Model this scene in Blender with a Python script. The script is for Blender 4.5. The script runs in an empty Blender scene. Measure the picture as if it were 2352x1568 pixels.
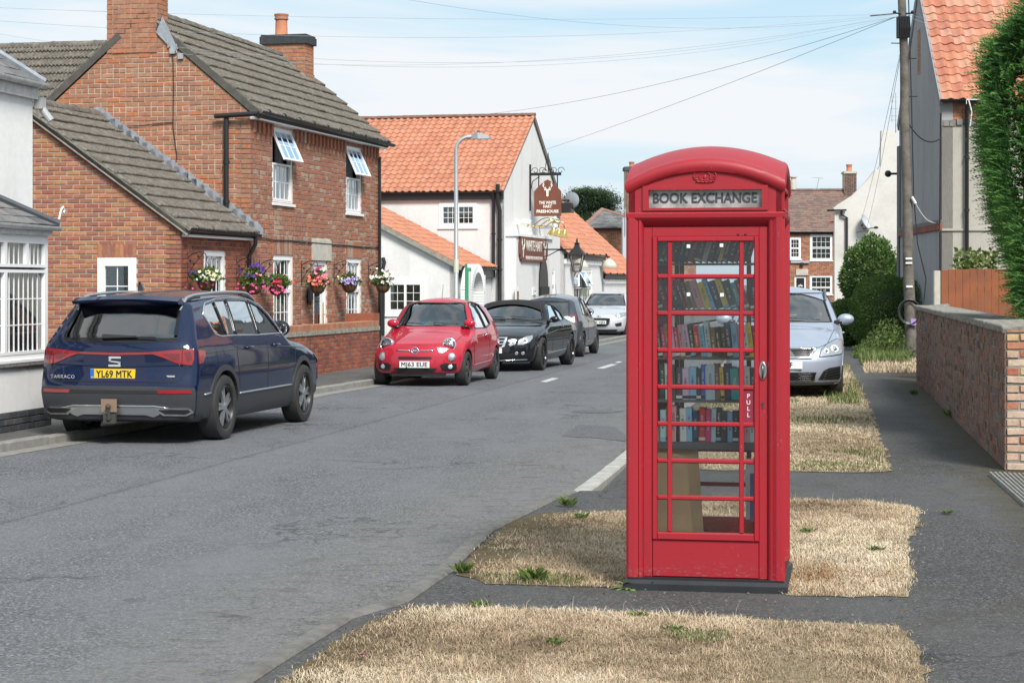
import bpy,bmesh,math,random
import numpy as np
from mathutils import Vector,Matrix
from mathutils.bvhtree import BVHTree
random.seed(7); RNG=np.random.default_rng(7)
SC=bpy.context.scene
COL=SC.collection
R=math.radians
# camera
EYE=1.75; FPX=4450.0; CX=1176.0; HY=650.0
cam=bpy.data.cameras.new('camera'); camo=bpy.data.objects.new('camera',cam); COL.objects.link(camo)
camo.location=(0,0,EYE); camo.rotation_euler=(R(90),0,0)
cam.sensor_width=36; cam.lens=36*FPX/2352; cam.shift_y=-(784-HY)/2352; cam.clip_end=3000; cam.clip_start=.1
SC.camera=camo
# sky, sun, exposure
SUN_EL,SUN_AZ=R(44),R(158)
w=bpy.data.worlds.new('World'); SC.world=w; w.use_nodes=True
nt=w.node_tree; nt.nodes.clear()
def N(t,**k):
 n=nt.nodes.new(t)
 for a,b in k.items():setattr(n,a,b)
 return n
out=N('ShaderNodeOutputWorld'); bg=N('ShaderNodeBackground'); bg.inputs[1].default_value=.1
sky=N('ShaderNodeTexSky',sky_type='NISHITA',sun_disc=False,sun_elevation=SUN_EL,sun_rotation=SUN_AZ,air_density=1.0,dust_density=1.2,ozone_density=1.0)
tc=N('ShaderNodeTexCoord'); mp=N('ShaderNodeMapping'); mp.inputs['Scale'].default_value=(1.0,1.0,5.0)
nz=N('ShaderNodeTexNoise'); nz.inputs['Scale'].default_value=3.4; nz.inputs['Detail'].default_value=7; nz.inputs['Roughness'].default_value=.52; nz.inputs['Distortion'].default_value=.5
rp=N('ShaderNodeValToRGB'); rp.color_ramp.elements[0].position=.43; rp.color_ramp.elements[1].position=.60
tint=N('ShaderNodeMix',data_type='RGBA',blend_type='MIX'); tint.inputs[0].default_value=.75
tint.inputs[7].default_value=(4.9,6.7,7.8,1)
mx=N('ShaderNodeMix',data_type='RGBA'); mx.inputs[7].default_value=(6.9,7.2,7.5,1)
L=nt.links.new
L(tc.outputs['Generated'],mp.inputs[0]); L(mp.outputs[0],nz.inputs['Vector']); L(nz.outputs[0],rp.inputs[0])
L(sky.outputs[0],tint.inputs[6]); L(tint.outputs[2],mx.inputs[6])
L(rp.outputs[0],mx.inputs[0]); L(mx.outputs[2],bg.inputs[0]); L(bg.outputs[0],out.inputs[0])
sun=bpy.data.lights.new('sun','SUN'); sun.energy=3.9; sun.angle=R(18); sun.color=(1,.96,.9)
suno=bpy.data.objects.new('sun',sun); COL.objects.link(suno)
sdir=Vector((math.sin(SUN_AZ)*math.cos(SUN_EL),math.cos(SUN_AZ)*math.cos(SUN_EL),math.sin(SUN_EL)))
suno.rotation_euler=sdir.to_track_quat('Z','Y').to_euler(); suno.location=(0,0,30)
vs=SC.view_settings; vs.view_transform='Standard'; vs.look='None'; vs.exposure=0.38; vs.gamma=1; vs.use_curve_mapping=False
# helpers
WM={}
def gp(px,py,z=0.0):
 Y=FPX*(EYE-z)/(py-HY); return Vector(((px-CX)/FPX*Y,Y,z))
def at(px,py,Y):return Vector(((px-CX)/FPX*Y,Y,EYE-(py-HY)*Y/FPX))
def proj(p):
 return (CX+FPX*p[0]/max(p[1],.1),HY-FPX*(p[2]-EYE)/max(p[1],.1),p[1])
def frame(o,s,t):
 o,s,t=Vector(o),Vector(s).normalized(),Vector(t).normalized(); d=s.cross(t).normalized()
 return Matrix(((s.x,t.x,d.x,o.x),(s.y,t.y,d.y,o.y),(s.z,t.z,d.z,o.z),(0,0,0,1)))
def st(parent,Mf,px,py):
 A=(WM[parent.name]@Mf).inverted(); o=A@Vector((0,0,EYE)); d=A.to_3x3()@Vector(((px-CX)/FPX,1,-(py-HY)/FPX))
 k=-o.z/d.z; return (o.x+k*d.x,o.y+k*d.y)
def link(name,data,parent=None,M=None,**props):
 o=bpy.data.objects.new(name,data); COL.objects.link(o)
 if parent is not None:o.parent=parent
 if M is not None:o.matrix_local=M
 WM[o.name]=(WM[parent.name] if parent is not None else Matrix())@(M if M is not None else Matrix())
 for k,v in props.items():o[k]=v
 return o
def thing(name,label,cat,loc=(0,0,0),rz=0,group=None,M=None):
 o=link(name,None,None,M if M is not None else Matrix.Translation(Vector(loc))@Matrix.Rotation(rz,4,'Z'))
 o['label']=label; o['category']=cat
 if group:o['group']=group
 return o
def tag(o,label,cat,group=None):
 o['label']=label; o['category']=cat
 if group:o['group']=group
 return o
class MB:
 def __init__(s):s.v=[]; s.f=[]
 def add(s,vs,fs,M=None):
  b=len(s.v)
  s.v+=[tuple(M@Vector(v)) for v in vs] if M is not None else [tuple(v) for v in vs]
  s.f+=[tuple(b+i for i in f) for f in fs]; return s
 def box(s,a,b,M=None):
  x0,y0,z0=[min(p,q) for p,q in zip(a,b)]; x1,y1,z1=[max(p,q) for p,q in zip(a,b)]
  return s.add([(x0,y0,z0),(x1,y0,z0),(x1,y1,z0),(x0,y1,z0),(x0,y0,z1),(x1,y0,z1),(x1,y1,z1),(x0,y1,z1)],
  [(0,3,2,1),(4,5,6,7),(0,1,5,4),(1,2,6,5),(2,3,7,6),(3,0,4,7)],M)
 def prism(s,poly,d0,d1,M=None,ch=0,back=True):
  if area(poly)<0:poly=poly[::-1]
  n=len(poly); vs=[(p[0],p[1],d0) for p in poly]; fs=[]
  if ch:
   vs+=[(p[0],p[1],d1-ch) for p in poly]; c=inset(poly,ch); vs+=[(p[0],p[1],d1) for p in c]; k=2
  else:vs+=[(p[0],p[1],d1) for p in poly]; k=1
  for j in range(k):
   for i in range(n):fs.append((j*n+i,j*n+(i+1)%n,(j+1)*n+(i+1)%n,(j+1)*n+i))
  fs.append(tuple(k*n+i for i in range(n)))
  if back:fs.append(tuple(range(n-1,-1,-1)))
  return s.add(vs,fs,M)
 def tube(s,pts,r,n=8,M=None,cap=True,closed=False,flat=None):
  pts=[Vector(p) for p in pts]; rs=r if isinstance(r,(list,tuple)) else [r]*len(pts); vs=[]; m=len(pts)
  up=Vector((0,0,1)); prev=None
  for i,p in enumerate(pts):
   a=pts[(i-1)%m] if (i>0 or closed) else p; b=pts[(i+1)%m] if (i<m-1 or closed) else p
   t=(b-a).normalized()
   if prev is None:
    u=t.cross(up)
    if u.length<.05:u=t.cross(Vector((1,0,0)))
   else:u=prev-t*prev.dot(t)
   u.normalize(); w_=t.cross(u); prev=u
   for k in range(n):
    q=2*math.pi*k/n; vs.append(p+(u*math.cos(q)+w_*math.sin(q))*rs[i])
  fs=[]
  for i in range(m if closed else m-1):
   j=(i+1)%m
   for k in range(n):fs.append((i*n+k,i*n+(k+1)%n,j*n+(k+1)%n,j*n+k))
  if cap and not closed:fs+=[tuple(range(n-1,-1,-1)),tuple((m-1)*n+k for k in range(n))]
  return s.add(vs,fs,M)
 def lathe(s,prof,n=16,M=None,arc=2*math.pi):
  full=abs(arc-2*math.pi)<1e-6; c=n if full else n+1; vs=[]
  for r_,z in prof:
   for k in range(c):q=arc*k/n; vs.append((r_*math.cos(q),r_*math.sin(q),z))
  fs=[]
  for i in range(len(prof)-1):
   for k in range(n):fs.append((i*c+k,i*c+(k+1)%c,(i+1)*c+(k+1)%c,(i+1)*c+k))
  return s.add(vs,fs,M)
 def ball(s,c,r,M=None,n=10):
  r=r if isinstance(r,(list,tuple)) else (r,r,r); T=Matrix.Translation(Vector(c))@Matrix.Diagonal((*r,1))
  return s.lathe([(max(1e-4,math.sin(math.pi*i/n)),-math.cos(math.pi*i/n)) for i in range(n+1)],n+2,(M or Matrix())@T)
 def mesh(s,name='m',smooth=False,mat=None):
  me=bpy.data.meshes.new(name); me.from_pydata(s.v,[],s.f); me.validate()
  if smooth:me.shade_smooth()
  if smooth and smooth is not True:me.set_sharp_from_angle(angle=R(smooth))
  if mat is not None:me.materials.append(mat)
  return me
 def build(s,name,mat,parent=None,M=None,smooth=False,**props):
  return link(name,s.mesh(name,smooth,mat),parent,M,**props)
def area(p):return sum(p[i][0]*p[(i+1)%len(p)][1]-p[(i+1)%len(p)][0]*p[i][1] for i in range(len(p)))/2
def inset(poly,c):
 n=len(poly); res=[]
 for i in range(n):
  p0,p1,p2=Vector(poly[i-1]),Vector(poly[i]),Vector(poly[(i+1)%n])
  a=(p1-p0); b=(p2-p1)
  if a.length<1e-6 or b.length<1e-6:res.append(tuple(p1)); continue
  a.normalize(); b.normalize(); na=Vector((-a.y,a.x)); nb=Vector((-b.y,b.x)); m=na+nb
  k=m.dot(na); res.append(tuple(p1+m*(min(c/k,c*2.5) if k>.1 else 0)))
 return res
def clip(poly,hp):
 a,b,c=hp; o=[]
 for i in range(len(poly)):
  p,q=poly[i-1],poly[i]; dp=a*p[0]+b*p[1]-c; dq=a*q[0]+b*q[1]-c
  if (dp<=0)!=(dq<=0):
   k=dp/(dp-dq); o.append((p[0]+(q[0]-p[0])*k,p[1]+(q[1]-p[1])*k))
  if dq<=0:o.append(q)
 return o
def halfplanes(outline):
 if area(outline)<0:outline=outline[::-1]
 r=[]
 for i in range(len(outline)):
  p,q=outline[i-1],outline[i]; dx,dy=q[0]-p[0],q[1]-p[1]; r.append((dy,-dx,dy*p[0]-dx*p[1]))
 return r
def clipall(poly,hps):
 for h in hps:
  poly=clip(poly,h)
  if len(poly)<3:return []
 c=[]
 for p in poly:
  if not c or (abs(p[0]-c[-1][0])+abs(p[1]-c[-1][1]))>.002:c.append(p)
 if len(c)>2 and abs(c[0][0]-c[-1][0])+abs(c[0][1]-c[-1][1])<.002:c.pop()
 return c if len(c)>2 and abs(area(c))>2e-4 else []
def sheet(poly_xy,z,name,mat,**props):
 me=bpy.data.meshes.new(name); me.from_pydata([(p[0],p[1],z if len(p)<3 else p[2]) for p in poly_xy],[],[tuple(range(len(poly_xy)))])
 bm=bmesh.new(); bm.from_mesh(me); bmesh.ops.triangulate(bm,faces=bm.faces)
 bmesh.ops.recalc_face_normals(bm,faces=bm.faces)
 if bm.faces[0].normal.z<0:bmesh.ops.reverse_faces(bm,faces=bm.faces)
 bm.to_mesh(me); bm.free(); me.materials.append(mat)
 return link(name,me,**props)
 # laying countable pieces (bricks, tiles, boards)
PROTO={}
def proto(key,fn):
 if key not in PROTO:
  mb=MB(); fn(mb); PROTO[key]=mb
 return PROTO[key]
def lay(parent,items,name,mat,limit=300,rest='brickwork',smooth=False):
 """items: (proto key, local matrix, size). The largest in view become parts, the rest one part of kind stuff."""
 W=WM[parent.name]; sc=[]
 for it in items:
  c=W@it[1].translation; px,py,Y=proj(c)
  sc.append(it[2]/(Y*Y)*(1 if (-60<px<2412 and -60<py<1630 and Y>1) else 0))
 order=sorted(range(len(items)),key=lambda i:-sc[i])
 cache={}
 for i in order[:limit]:
  if sc[i]<=0:continue
  k,M,_=items[i]
  if k not in cache:cache[k]=PROTO[k].mesh(name,smooth,mat)
  link(name,cache[k],parent,M)
 done=set(i for i in order[:limit] if sc[i]>0)
 V=[]; F=[]; b=0
 for i in order:
  if i in done:continue
  k,M,_=items[i]; mb=PROTO[k]
  A=np.array(M); v=np.array(mb.v); v=v@A[:3,:3].T+A[:3,3]; V.append(v)
  F+=[tuple(b+j for j in f) for f in mb.f]; b+=len(v)
 if V:
  me=bpy.data.meshes.new(rest); me.from_pydata(np.concatenate(V).tolist(),[],F)
  if smooth:me.shade_smooth()
  if smooth and smooth is not True:me.set_sharp_from_angle(angle=R(smooth))
  me.materials.append(mat); link(rest,me,parent,None,kind='stuff')
def brick_items(Mf,outline,holes=(),bw=.225,bh=.083,j=.010,dep=.012,bond='stretcher',ch=.004,rough=1.0,s_off=0,base=0.0,tiltj=.006):
 hps=halfplanes(outline); s0=min(p[0] for p in outline); s1=max(p[0] for p in outline)
 t0=min(p[1] for p in outline); t1=max(p[1] for p in outline); items=[]; r=0; t=t0+base
 while t<t1-.01:
  hd=bond=='flemish' or (bond=='garden' and r%4==3) or (bond=='english' and r%2)
  s=s0-(bw/2 if r%2 else 0)-s_off; k=r
  while s<s1:
   if bond=='flemish':wdt=bw if k%2 else bw/2
   elif hd:wdt=bw/2
   elif bond=='random':wdt=random.choice((bw,bw,bw/2))
   else:wdt=bw
   k+=1; a,b=s+j/2,s+wdt-j/2; s+=wdt
   c,d=t+j/2,t+bh-j/2
   spans=[(a,b)]
   for (h0,g0,h1,g1) in holes:
    if min(d,g1)-max(c,g0)>.03:
     ns=[]
     for (x,y) in spans:
      if y<=h0 or x>=h1:ns.append((x,y)); continue
      if x<h0:ns.append((x,h0))
      if y>h1:ns.append((h1,y))
     spans=ns
   for (x,y) in spans:
    if y-x<.03:continue
    if all(A*px+B*py-C<=1e-6 for (A,B,C) in hps for px,py in ((x,c),(y,c),(y,d),(x,d))):
     wq=round((y-x)/.005)*.005; h=d-c; key=('b',wq,round(h,3),dep)
     proto(key,lambda m,wq=wq,h=h:m.prism([(-wq/2,-h/2),(wq/2,-h/2),(wq/2,h/2),(-wq/2,h/2)],-.02,dep,ch=ch,back=False))
     Ml=Mf@Matrix.Translation(((x+y)/2,(c+d)/2+random.uniform(-.0015,.0015)*rough,random.uniform(-.003,.002)*rough))@Matrix.Rotation(random.gauss(0,tiltj)*rough,4,'Z')@Matrix.Rotation(random.gauss(0,tiltj*2)*rough,4,'Y')
     items.append((key,Ml,(y-x)*h))
    else:
     q=clipall([(x,c),(y,c),(y,d),(x,d)],hps)
     if q:
      cx_=sum(p[0] for p in q)/len(q); cy_=sum(p[1] for p in q)/len(q); key=('bc',len(PROTO))
      proto(key,lambda m:m.prism([(p[0]-cx_,p[1]-cy_) for p in q],-.02,dep,ch=0,back=False))
      items.append((key,Mf@Matrix.Translation((cx_,cy_,0)),abs(area(q))))
  t+=bh; r+=1
 return items
def wall_mesh(mb,Mf,outline,holes=(),thick=.25,reveal=.1,M=None):
 """wall face at d=0 with real openings; outline convex, holes rectangles; reveals go back by reveal"""
 hps=halfplanes(outline)
 ss=sorted({min(p[0] for p in outline),max(p[0] for p in outline),*[h[0] for h in holes],*[h[2] for h in holes]})
 ts=sorted({min(p[1] for p in outline),max(p[1] for p in outline),*[h[1] for h in holes],*[h[3] for h in holes]})
 for i in range(len(ss)-1):
  for k in range(len(ts)-1):
   c=((ss[i]+ss[i+1])/2,(ts[k]+ts[k+1])/2)
   if any(h[0]<c[0]<h[2] and h[1]<c[1]<h[3] for h in holes):continue
   q=clipall([(ss[i],ts[k]),(ss[i+1],ts[k]),(ss[i+1],ts[k+1]),(ss[i],ts[k+1])],hps)
   if q:mb.add([(p[0],p[1],0) for p in q],[tuple(range(len(q)))],Mf)
 for (a,b,c,d) in holes:
  e=-reveal
  mb.add([(a,b,0),(c,b,0),(c,d,0),(a,d,0),(a,b,e),(c,b,e),(c,d,e),(a,d,e)],[(0,1,5,4),(1,2,6,5),(2,3,7,6),(3,0,4,7)],Mf)
 o=outline if area(outline)>0 else outline[::-1]; n=len(o)
 mb.add([(p[0],p[1],0) for p in o]+[(p[0],p[1],-thick) for p in o],[(i,i+n,(i+1)%n+n,(i+1)%n) for i in range(n)],Mf)
 return mb
 # materials
def newmat(name):
 m=bpy.data.materials.new(name); m.use_nodes=True; t=m.node_tree; b=t.nodes['Principled BSDF']
 return m,t,b
def nd(t,ty,**k):
 n=t.nodes.new(ty)
 for a,b in k.items():
  if a.startswith('i_'):
   key=a[2:]; n.inputs[int(key) if key.isdigit() else key].default_value=b
  else:setattr(n,a,b)
 return n
def c4(c):return (c[0],c[1],c[2],1)
def mixc(t,f,a,b,bt='MIX'):
 n=nd(t,'ShaderNodeMix',data_type='RGBA',blend_type=bt)
 for sock,v in ((0,f),(6,a),(7,b)):
  if isinstance(v,(int,float)):n.inputs[sock].default_value=v
  elif isinstance(v,tuple):n.inputs[sock].default_value=c4(v)
  else:t.links.new(v,n.inputs[sock])
 return n.outputs[2]
def noise(t,scale,detail=4,rough=.55,vec=None,dist=0):
 n=nd(t,'ShaderNodeTexNoise',i_Scale=scale,i_Detail=detail,i_Roughness=rough,i_Distortion=dist)
 if vec is not None:t.links.new(vec,n.inputs['Vector'])
 return n.outputs['Fac']
def ramp(t,f,stops):
 n=nd(t,'ShaderNodeValToRGB'); e=n.color_ramp.elements
 while len(e)>1:e.remove(e[-1])
 for i,(p,c) in enumerate(stops):
  x=e[0] if i==0 else e.new(p)
  x.position=p; x.color=c4(c) if not isinstance(c,(int,float)) else (c,c,c,1)
 t.links.new(f,n.inputs[0]); return n.outputs[0]
def wpos(t,sc=None):
 g=nd(t,'ShaderNodeNewGeometry').outputs['Position']
 if sc is None:return g
 m=nd(t,'ShaderNodeMapping'); m.inputs['Scale'].default_value=sc; t.links.new(g,m.inputs[0]); return m.outputs[0]
def bump(t,b,h,s=.3,d=.01):
 n=nd(t,'ShaderNodeBump',i_Strength=s,i_Distance=d); t.links.new(h,n.inputs['Height']); t.links.new(n.outputs[0],b.inputs['Normal'])
def rnd(t):
 a=nd(t,'ShaderNodeNewGeometry').outputs['Random Per Island']; o=nd(t,'ShaderNodeObjectInfo').outputs['Random']
 s=nd(t,'ShaderNodeMath',operation='ADD'); t.links.new(a,s.inputs[0]); t.links.new(o,s.inputs[1])
 f=nd(t,'ShaderNodeMath',operation='FRACT'); t.links.new(s.outputs[0],f.inputs[0]); return f.outputs[0]
def plain(name,col,rough=.5,metal=0,coat=0,spec=.5,var=0,vscale=6,col2=None,bmp=0,bscale=60,bd=.004,alpha=None,emit=None):
 m,t,b=newmat(name); b.inputs['Roughness'].default_value=rough; b.inputs['Metallic'].default_value=metal
 b.inputs['Coat Weight'].default_value=coat; b.inputs['Coat Roughness'].default_value=.04; b.inputs['Specular IOR Level'].default_value=spec
 if var or col2:
  f=noise(t,vscale,5,.6,wpos(t)); f=ramp(t,f,[(.35,0.0),(.68,1.0)])
  c2=col2 or tuple(x*(1-var) for x in col)
  t.links.new(mixc(t,f,col,c2),b.inputs['Base Color'])
 else:b.inputs['Base Color'].default_value=c4(col)
 if bmp:bump(t,b,noise(t,bscale,4,.6,wpos(t)),bmp,bd)
 return m
def brickmat(name,cols,stain=(.10,.07,.055),stain_amt=.5,grain=.25,fine=90,pale=None,rough=.88):
 m,t,b=newmat(name); b.inputs['Roughness'].default_value=rough; b.inputs['Specular IOR Level'].default_value=.25
 r=rnd(t); n=len(cols); c=ramp(t,r,[(i/n,cc) for i,cc in enumerate(cols)])
 t.nodes[-1].color_ramp.interpolation='CONSTANT'
 P=wpos(t)
 f1=ramp(t,noise(t,14,5,.65,P),[(.3,1.15),(.75,.72)]); c=mixc(t,1.0,c,f1,'MULTIPLY')
 f2=ramp(t,noise(t,fine,3,.6,P),[(.35,.75),(.65,1.15)]); c=mixc(t,grain*2,c,f2,'MULTIPLY')
 big=ramp(t,noise(t,1.1,6,.65,P),[(.52,0.0),(.72,1.0)])
 k=nd(t,'ShaderNodeMath',operation='MULTIPLY',i_1=stain_amt); t.links.new(big,k.inputs[0]); c=mixc(t,k.outputs[0],c,stain)
 if pale is not None:
  pb=ramp(t,noise(t,5.5,5,.7,P),[(.60,0.0),(.72,.7)]); c=mixc(t,pb,c,pale)
 t.links.new(c,b.inputs['Base Color']); bump(t,b,noise(t,70,4,.65,P),.5,.006)
 return m
RED_OLD=brickmat('weathered_red_brick',[(.38,.18,.11),(.40,.195,.12),(.35,.16,.10),(.39,.21,.135),(.37,.17,.105),(.45,.17,.085),(.33,.17,.115),(.39,.185,.11)],stain_amt=.22)
RED_FACADE=brickmat('brown_red_brick',[(.32,.15,.10),(.35,.165,.11),(.30,.135,.095),(.33,.17,.12),(.38,.15,.085),(.31,.15,.105),(.37,.27,.20),(.33,.15,.10)],stain_amt=.18)
RED_NEW=brickmat('orange_red_brick',[(.40,.17,.095),(.35,.135,.09),(.43,.19,.10),(.31,.125,.09),(.39,.16,.09),(.45,.21,.115),(.34,.145,.105)],stain_amt=.1)
RED_WALL=brickmat('deep_red_brick',[(.24,.085,.06),(.30,.10,.06),(.20,.075,.06),(.34,.12,.07),(.27,.09,.06)],stain_amt=.3)
OLD_WALL=brickmat('spalled_old_brick',[(.20,.115,.085),(.24,.125,.09),(.17,.115,.095),(.21,.15,.12),(.16,.10,.08),(.26,.12,.08),(.19,.145,.12)],stain=(.12,.11,.09),stain_amt=.7,grain=.5,pale=(.36,.33,.27))
PIER_BRICK=brickmat('reclaimed_pier_brick',[(.42,.17,.10),(.50,.34,.25),(.45,.20,.12),(.52,.40,.30),(.40,.13,.08),(.50,.36,.20)],stain_amt=.25,grain=.4,pale=(.5,.42,.34))
FAR_BRICK=brickmat('far_red_brick',[(.33,.14,.08),(.38,.17,.10),(.28,.12,.08),(.42,.20,.12)],stain_amt=.3)
DARK_BRICK=brickmat('dark_chimney_brick',[(.12,.08,.07),(.17,.09,.07),(.09,.07,.065),(.2,.1,.08)],stain_amt=.4)
MORTAR=plain('lime_mortar',(.58,.49,.39),.95,col2=(.40,.31,.24),vscale=4)
MORTAR_NEW=plain('grey_buff_mortar',(.45,.39,.31),.95,col2=(.38,.32,.25))
MORTAR_OLD=plain('dirty_mortar',(.29,.275,.24),.95,col2=(.13,.12,.105),vscale=6)
def tilemat(name,cols,lich=(.30,.29,.25),lamt=.5,lscale=9,dark=(.05,.045,.04),damt=.4,rough=.85,spots=0):
 m,t,b=newmat(name); b.inputs['Roughness'].default_value=rough; b.inputs['Specular IOR Level'].default_value=.3
 r=rnd(t); n=len(cols); c=ramp(t,r,[(i/n,cc) for i,cc in enumerate(cols)]); t.nodes[-1].color_ramp.interpolation='CONSTANT'
 P=wpos(t)
 a=ramp(t,noise(t,lscale,6,.75,P),[(.50,0.0),(.62,lamt)]); c=mixc(t,a,c,lich)
 s=ramp(t,noise(t,24,4,.8,P),[(.56,0.0),(.63,lamt)]); c=mixc(t,s,c,tuple(x*1.25 for x in lich))
 d=ramp(t,noise(t,2.2,6,.7,P),[(.55,0.0),(.75,damt)]); c=mixc(t,d,c,dark)
 if spots:q=ramp(t,noise(t,4.2,5,.75,P),[(.645,0.0),(.67,spots)]); c=mixc(t,q,c,(.13,.085,.055))
 t.links.new(c,b.inputs['Base Color']); bump(t,b,noise(t,60,4,.7,P),.4,.006)
 return m
GREY_TILE=tilemat('lichened_grey_concrete_tile',[(.115,.100,.082),(.138,.120,.098),(.10,.088,.073),(.125,.108,.088)],lich=(.25,.235,.205),lamt=.6)
PANTILE=tilemat('orange_clay_pantile',[(.43,.175,.105),(.47,.20,.12),(.39,.16,.10),(.45,.205,.13)],lich=(.50,.26,.16),lamt=.3,dark=(.16,.10,.06),damt=.25,spots=.8)
PANTILE_R=tilemat('mottled_clay_pantile',[(.43,.17,.10),(.48,.21,.13),(.38,.135,.085),(.46,.24,.165),(.40,.155,.095)],lich=(.40,.24,.17),lamt=.45,dark=(.10,.07,.05),damt=.45,spots=.6)
BROWN_TILE=tilemat('brown_plain_tile',[(.16,.10,.085),(.20,.12,.095),(.13,.09,.08),(.18,.125,.105)],lamt=.2)
SLATE=tilemat('blue_grey_slate',[(.13,.13,.135),(.17,.165,.165),(.10,.10,.11),(.19,.18,.175)],lich=(.24,.23,.21),lamt=.35)
def render_mat(name,col,dirt,damt=.5,vscale=1.5,streak=True,bs=.6):
 m,t,b=newmat(name); b.inputs['Roughness'].default_value=.9; b.inputs['Specular IOR Level'].default_value=.2
 f=ramp(t,noise(t,vscale,6,.65,wpos(t,(1,1,.28) if streak else None)),[(.48,0.0),(.78,damt)]); c=mixc(t,f,col,dirt)
 g=ramp(t,noise(t,9,5,.7,wpos(t)),[(.3,.94),(.7,1.04)]); c=mixc(t,1.0,c,g,'MULTIPLY')
 t.links.new(c,b.inputs['Base Color']); bump(t,b,noise(t,75,3,.7,wpos(t)),bs,.008); return m
WHITE_REND=render_mat('white_painted_render',(.79,.78,.77),(.52,.51,.48),.3)
WHITE_PUB=render_mat('off_white_pub_render',(.72,.71,.70),(.44,.43,.41),.4)
WHITE_GABLE=render_mat('patchy_white_render',(.60,.585,.55),(.38,.36,.32),.6,.9,False)
GREY_REND=render_mat('stained_grey_render',(.33,.33,.335),(.17,.17,.172),.7,.8)
CREAM_REND=render_mat('cream_pebbledash',(.42,.40,.35),(.22,.20,.17),.6,1.2,True,1.0)
UPVC=plain('white_plastic',(.80,.80,.80),.3,spec=.5)
UPVC_G=plain('aged_white_plastic',(.60,.60,.60),.45,col2=(.42,.42,.41),vscale=12)
WHITE_PAINT=plain('white_paint',(.78,.78,.77),.5)
BLACK_PL=plain('black_plastic',(.018,.018,.02),.35)
BLACK_MAT=plain('matt_black',(.012,.012,.013),.7)
IRON=plain('black_iron',(.02,.02,.022),.5,metal=.3)
LEAD=plain('lead_flashing',(.27,.29,.32),.55,metal=.2,col2=(.36,.39,.43),vscale=12)
TERRA=plain('terracotta',(.50,.20,.11),.8,var=.3)
STONE=plain('pale_stone',(.52,.49,.42),.9,col2=(.40,.38,.33),bmp=.3)
GALV=plain('galvanised_steel',(.40,.42,.44),.5,metal=.5,col2=(.48,.50,.52),vscale=20)
CEMENT=plain('cement_verge',(.33,.31,.26),.9,col2=(.20,.19,.16),vscale=9,bmp=.3)
CURTAIN=plain('net_curtain',(.45,.47,.47),.9,var=.5,vscale=20)
ROOM_DARK=plain('painted_room_dark',(.03,.032,.035),.9)  # near-black colour standing in for unlit rooms behind glass
BLIND=plain('slatted_blind',(.13,.125,.115),.7)
BRASS=plain('polished_brass',(.80,.55,.18),.18,metal=1)
def glassmat(name,tintc=(.55,.6,.6),rough=.01,dirt=0.0,k_=2.2,dcol=.45,gcol=(1,1,1,1)):
 m,t,b=newmat(name); o=t.nodes['Material Output']; t.nodes.remove(b)
 tr=nd(t,'ShaderNodeBsdfTransparent'); tr.inputs[0].default_value=c4(tintc)
 gl=nd(t,'ShaderNodeBsdfGlossy',i_Roughness=rough); gl.inputs[0].default_value=gcol
 fr=nd(t,'ShaderNodeFresnel',i_IOR=1.55); mx=nd(t,'ShaderNodeMixShader')
 k=nd(t,'ShaderNodeMath',operation='MULTIPLY',i_1=k_); t.links.new(fr.outputs[0],k.inputs[0])
 t.links.new(k.outputs[0],mx.inputs[0]); t.links.new(tr.outputs[0],mx.inputs[1]); t.links.new(gl.outputs[0],mx.inputs[2])
 sh=mx.outputs[0]
 if dirt:
  df=nd(t,'ShaderNodeBsdfDiffuse'); df.inputs[0].default_value=(dcol,dcol,dcol*.98,1); m2=nd(t,'ShaderNodeMixShader')
  f=ramp(t,noise(t,7,6,.7,wpos(t)),[(.4,dirt*.3),(.75,dirt)]); t.links.new(f,m2.inputs[0])
  t.links.new(sh,m2.inputs[1]); t.links.new(df.outputs[0],m2.inputs[2]); sh=m2.outputs[0]
 t.links.new(sh,o.inputs[0]); return m
SKY_GLASS=glassmat('sky_tinted_glass',(.5,.6,.7),.02,.0,11,.5,(.62,.80,1,1))  # blue gloss tint and boosted reflection paint the reflected sky into open panes
WIN_GLASS=glassmat('window_glass',(.75,.8,.8))
CAR_GLASS=glassmat('car_glass',(.50,.56,.56),k_=3.2)
TINT_GLASS=glassmat('tinted_car_glass',(.25,.28,.29),k_=3.8)
BOX_GLASS=glassmat('dusty_box_glass',(.94,.95,.95),.03,.02,.7)
SIGN_GLASS=glassmat('opal_sign_glass',(.55,.58,.6),.2,.95,1.0,.62)
LAMP_GLASS=glassmat('lamp_glass',(.85,.85,.85),.02,.1)
def text_mesh(txt,size,depth=.002,bold=0,align='CENTER',sx=1.0,spacing=1.0,line=1.0):
 cu=bpy.data.curves.new('lettering','FONT'); cu.body=txt; cu.size=size; cu.extrude=depth; cu.offset=0
 cu.align_x=align; cu.align_y='CENTER'; cu.space_character=spacing; cu.space_line=line; cu.resolution_u=4
 o=bpy.data.objects.new('lettering',cu); COL.objects.link(o)
 bpy.context.view_layer.update()
 me=bpy.data.meshes.new_from_object(o.evaluated_get(bpy.context.evaluated_depsgraph_get()))
 bpy.data.objects.remove(o); bpy.data.curves.remove(cu)
 for v in me.vertices:v.co.x*=sx
 if bold:
  bm=bmesh.new()
  for i,(dx,dy) in enumerate(((0,0),(-1,0),(1,0),(0,-1),(0,1),(-.7,-.7),(.7,.7),(-.7,.7),(.7,-.7))):
   me.transform(Matrix.Translation((dx*bold,dy*bold,i*.00012))); bm.from_mesh(me); me.transform(Matrix.Translation((-dx*bold,-dy*bold,-i*.00012)))
  bm.to_mesh(me); bm.free()
 return me
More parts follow.
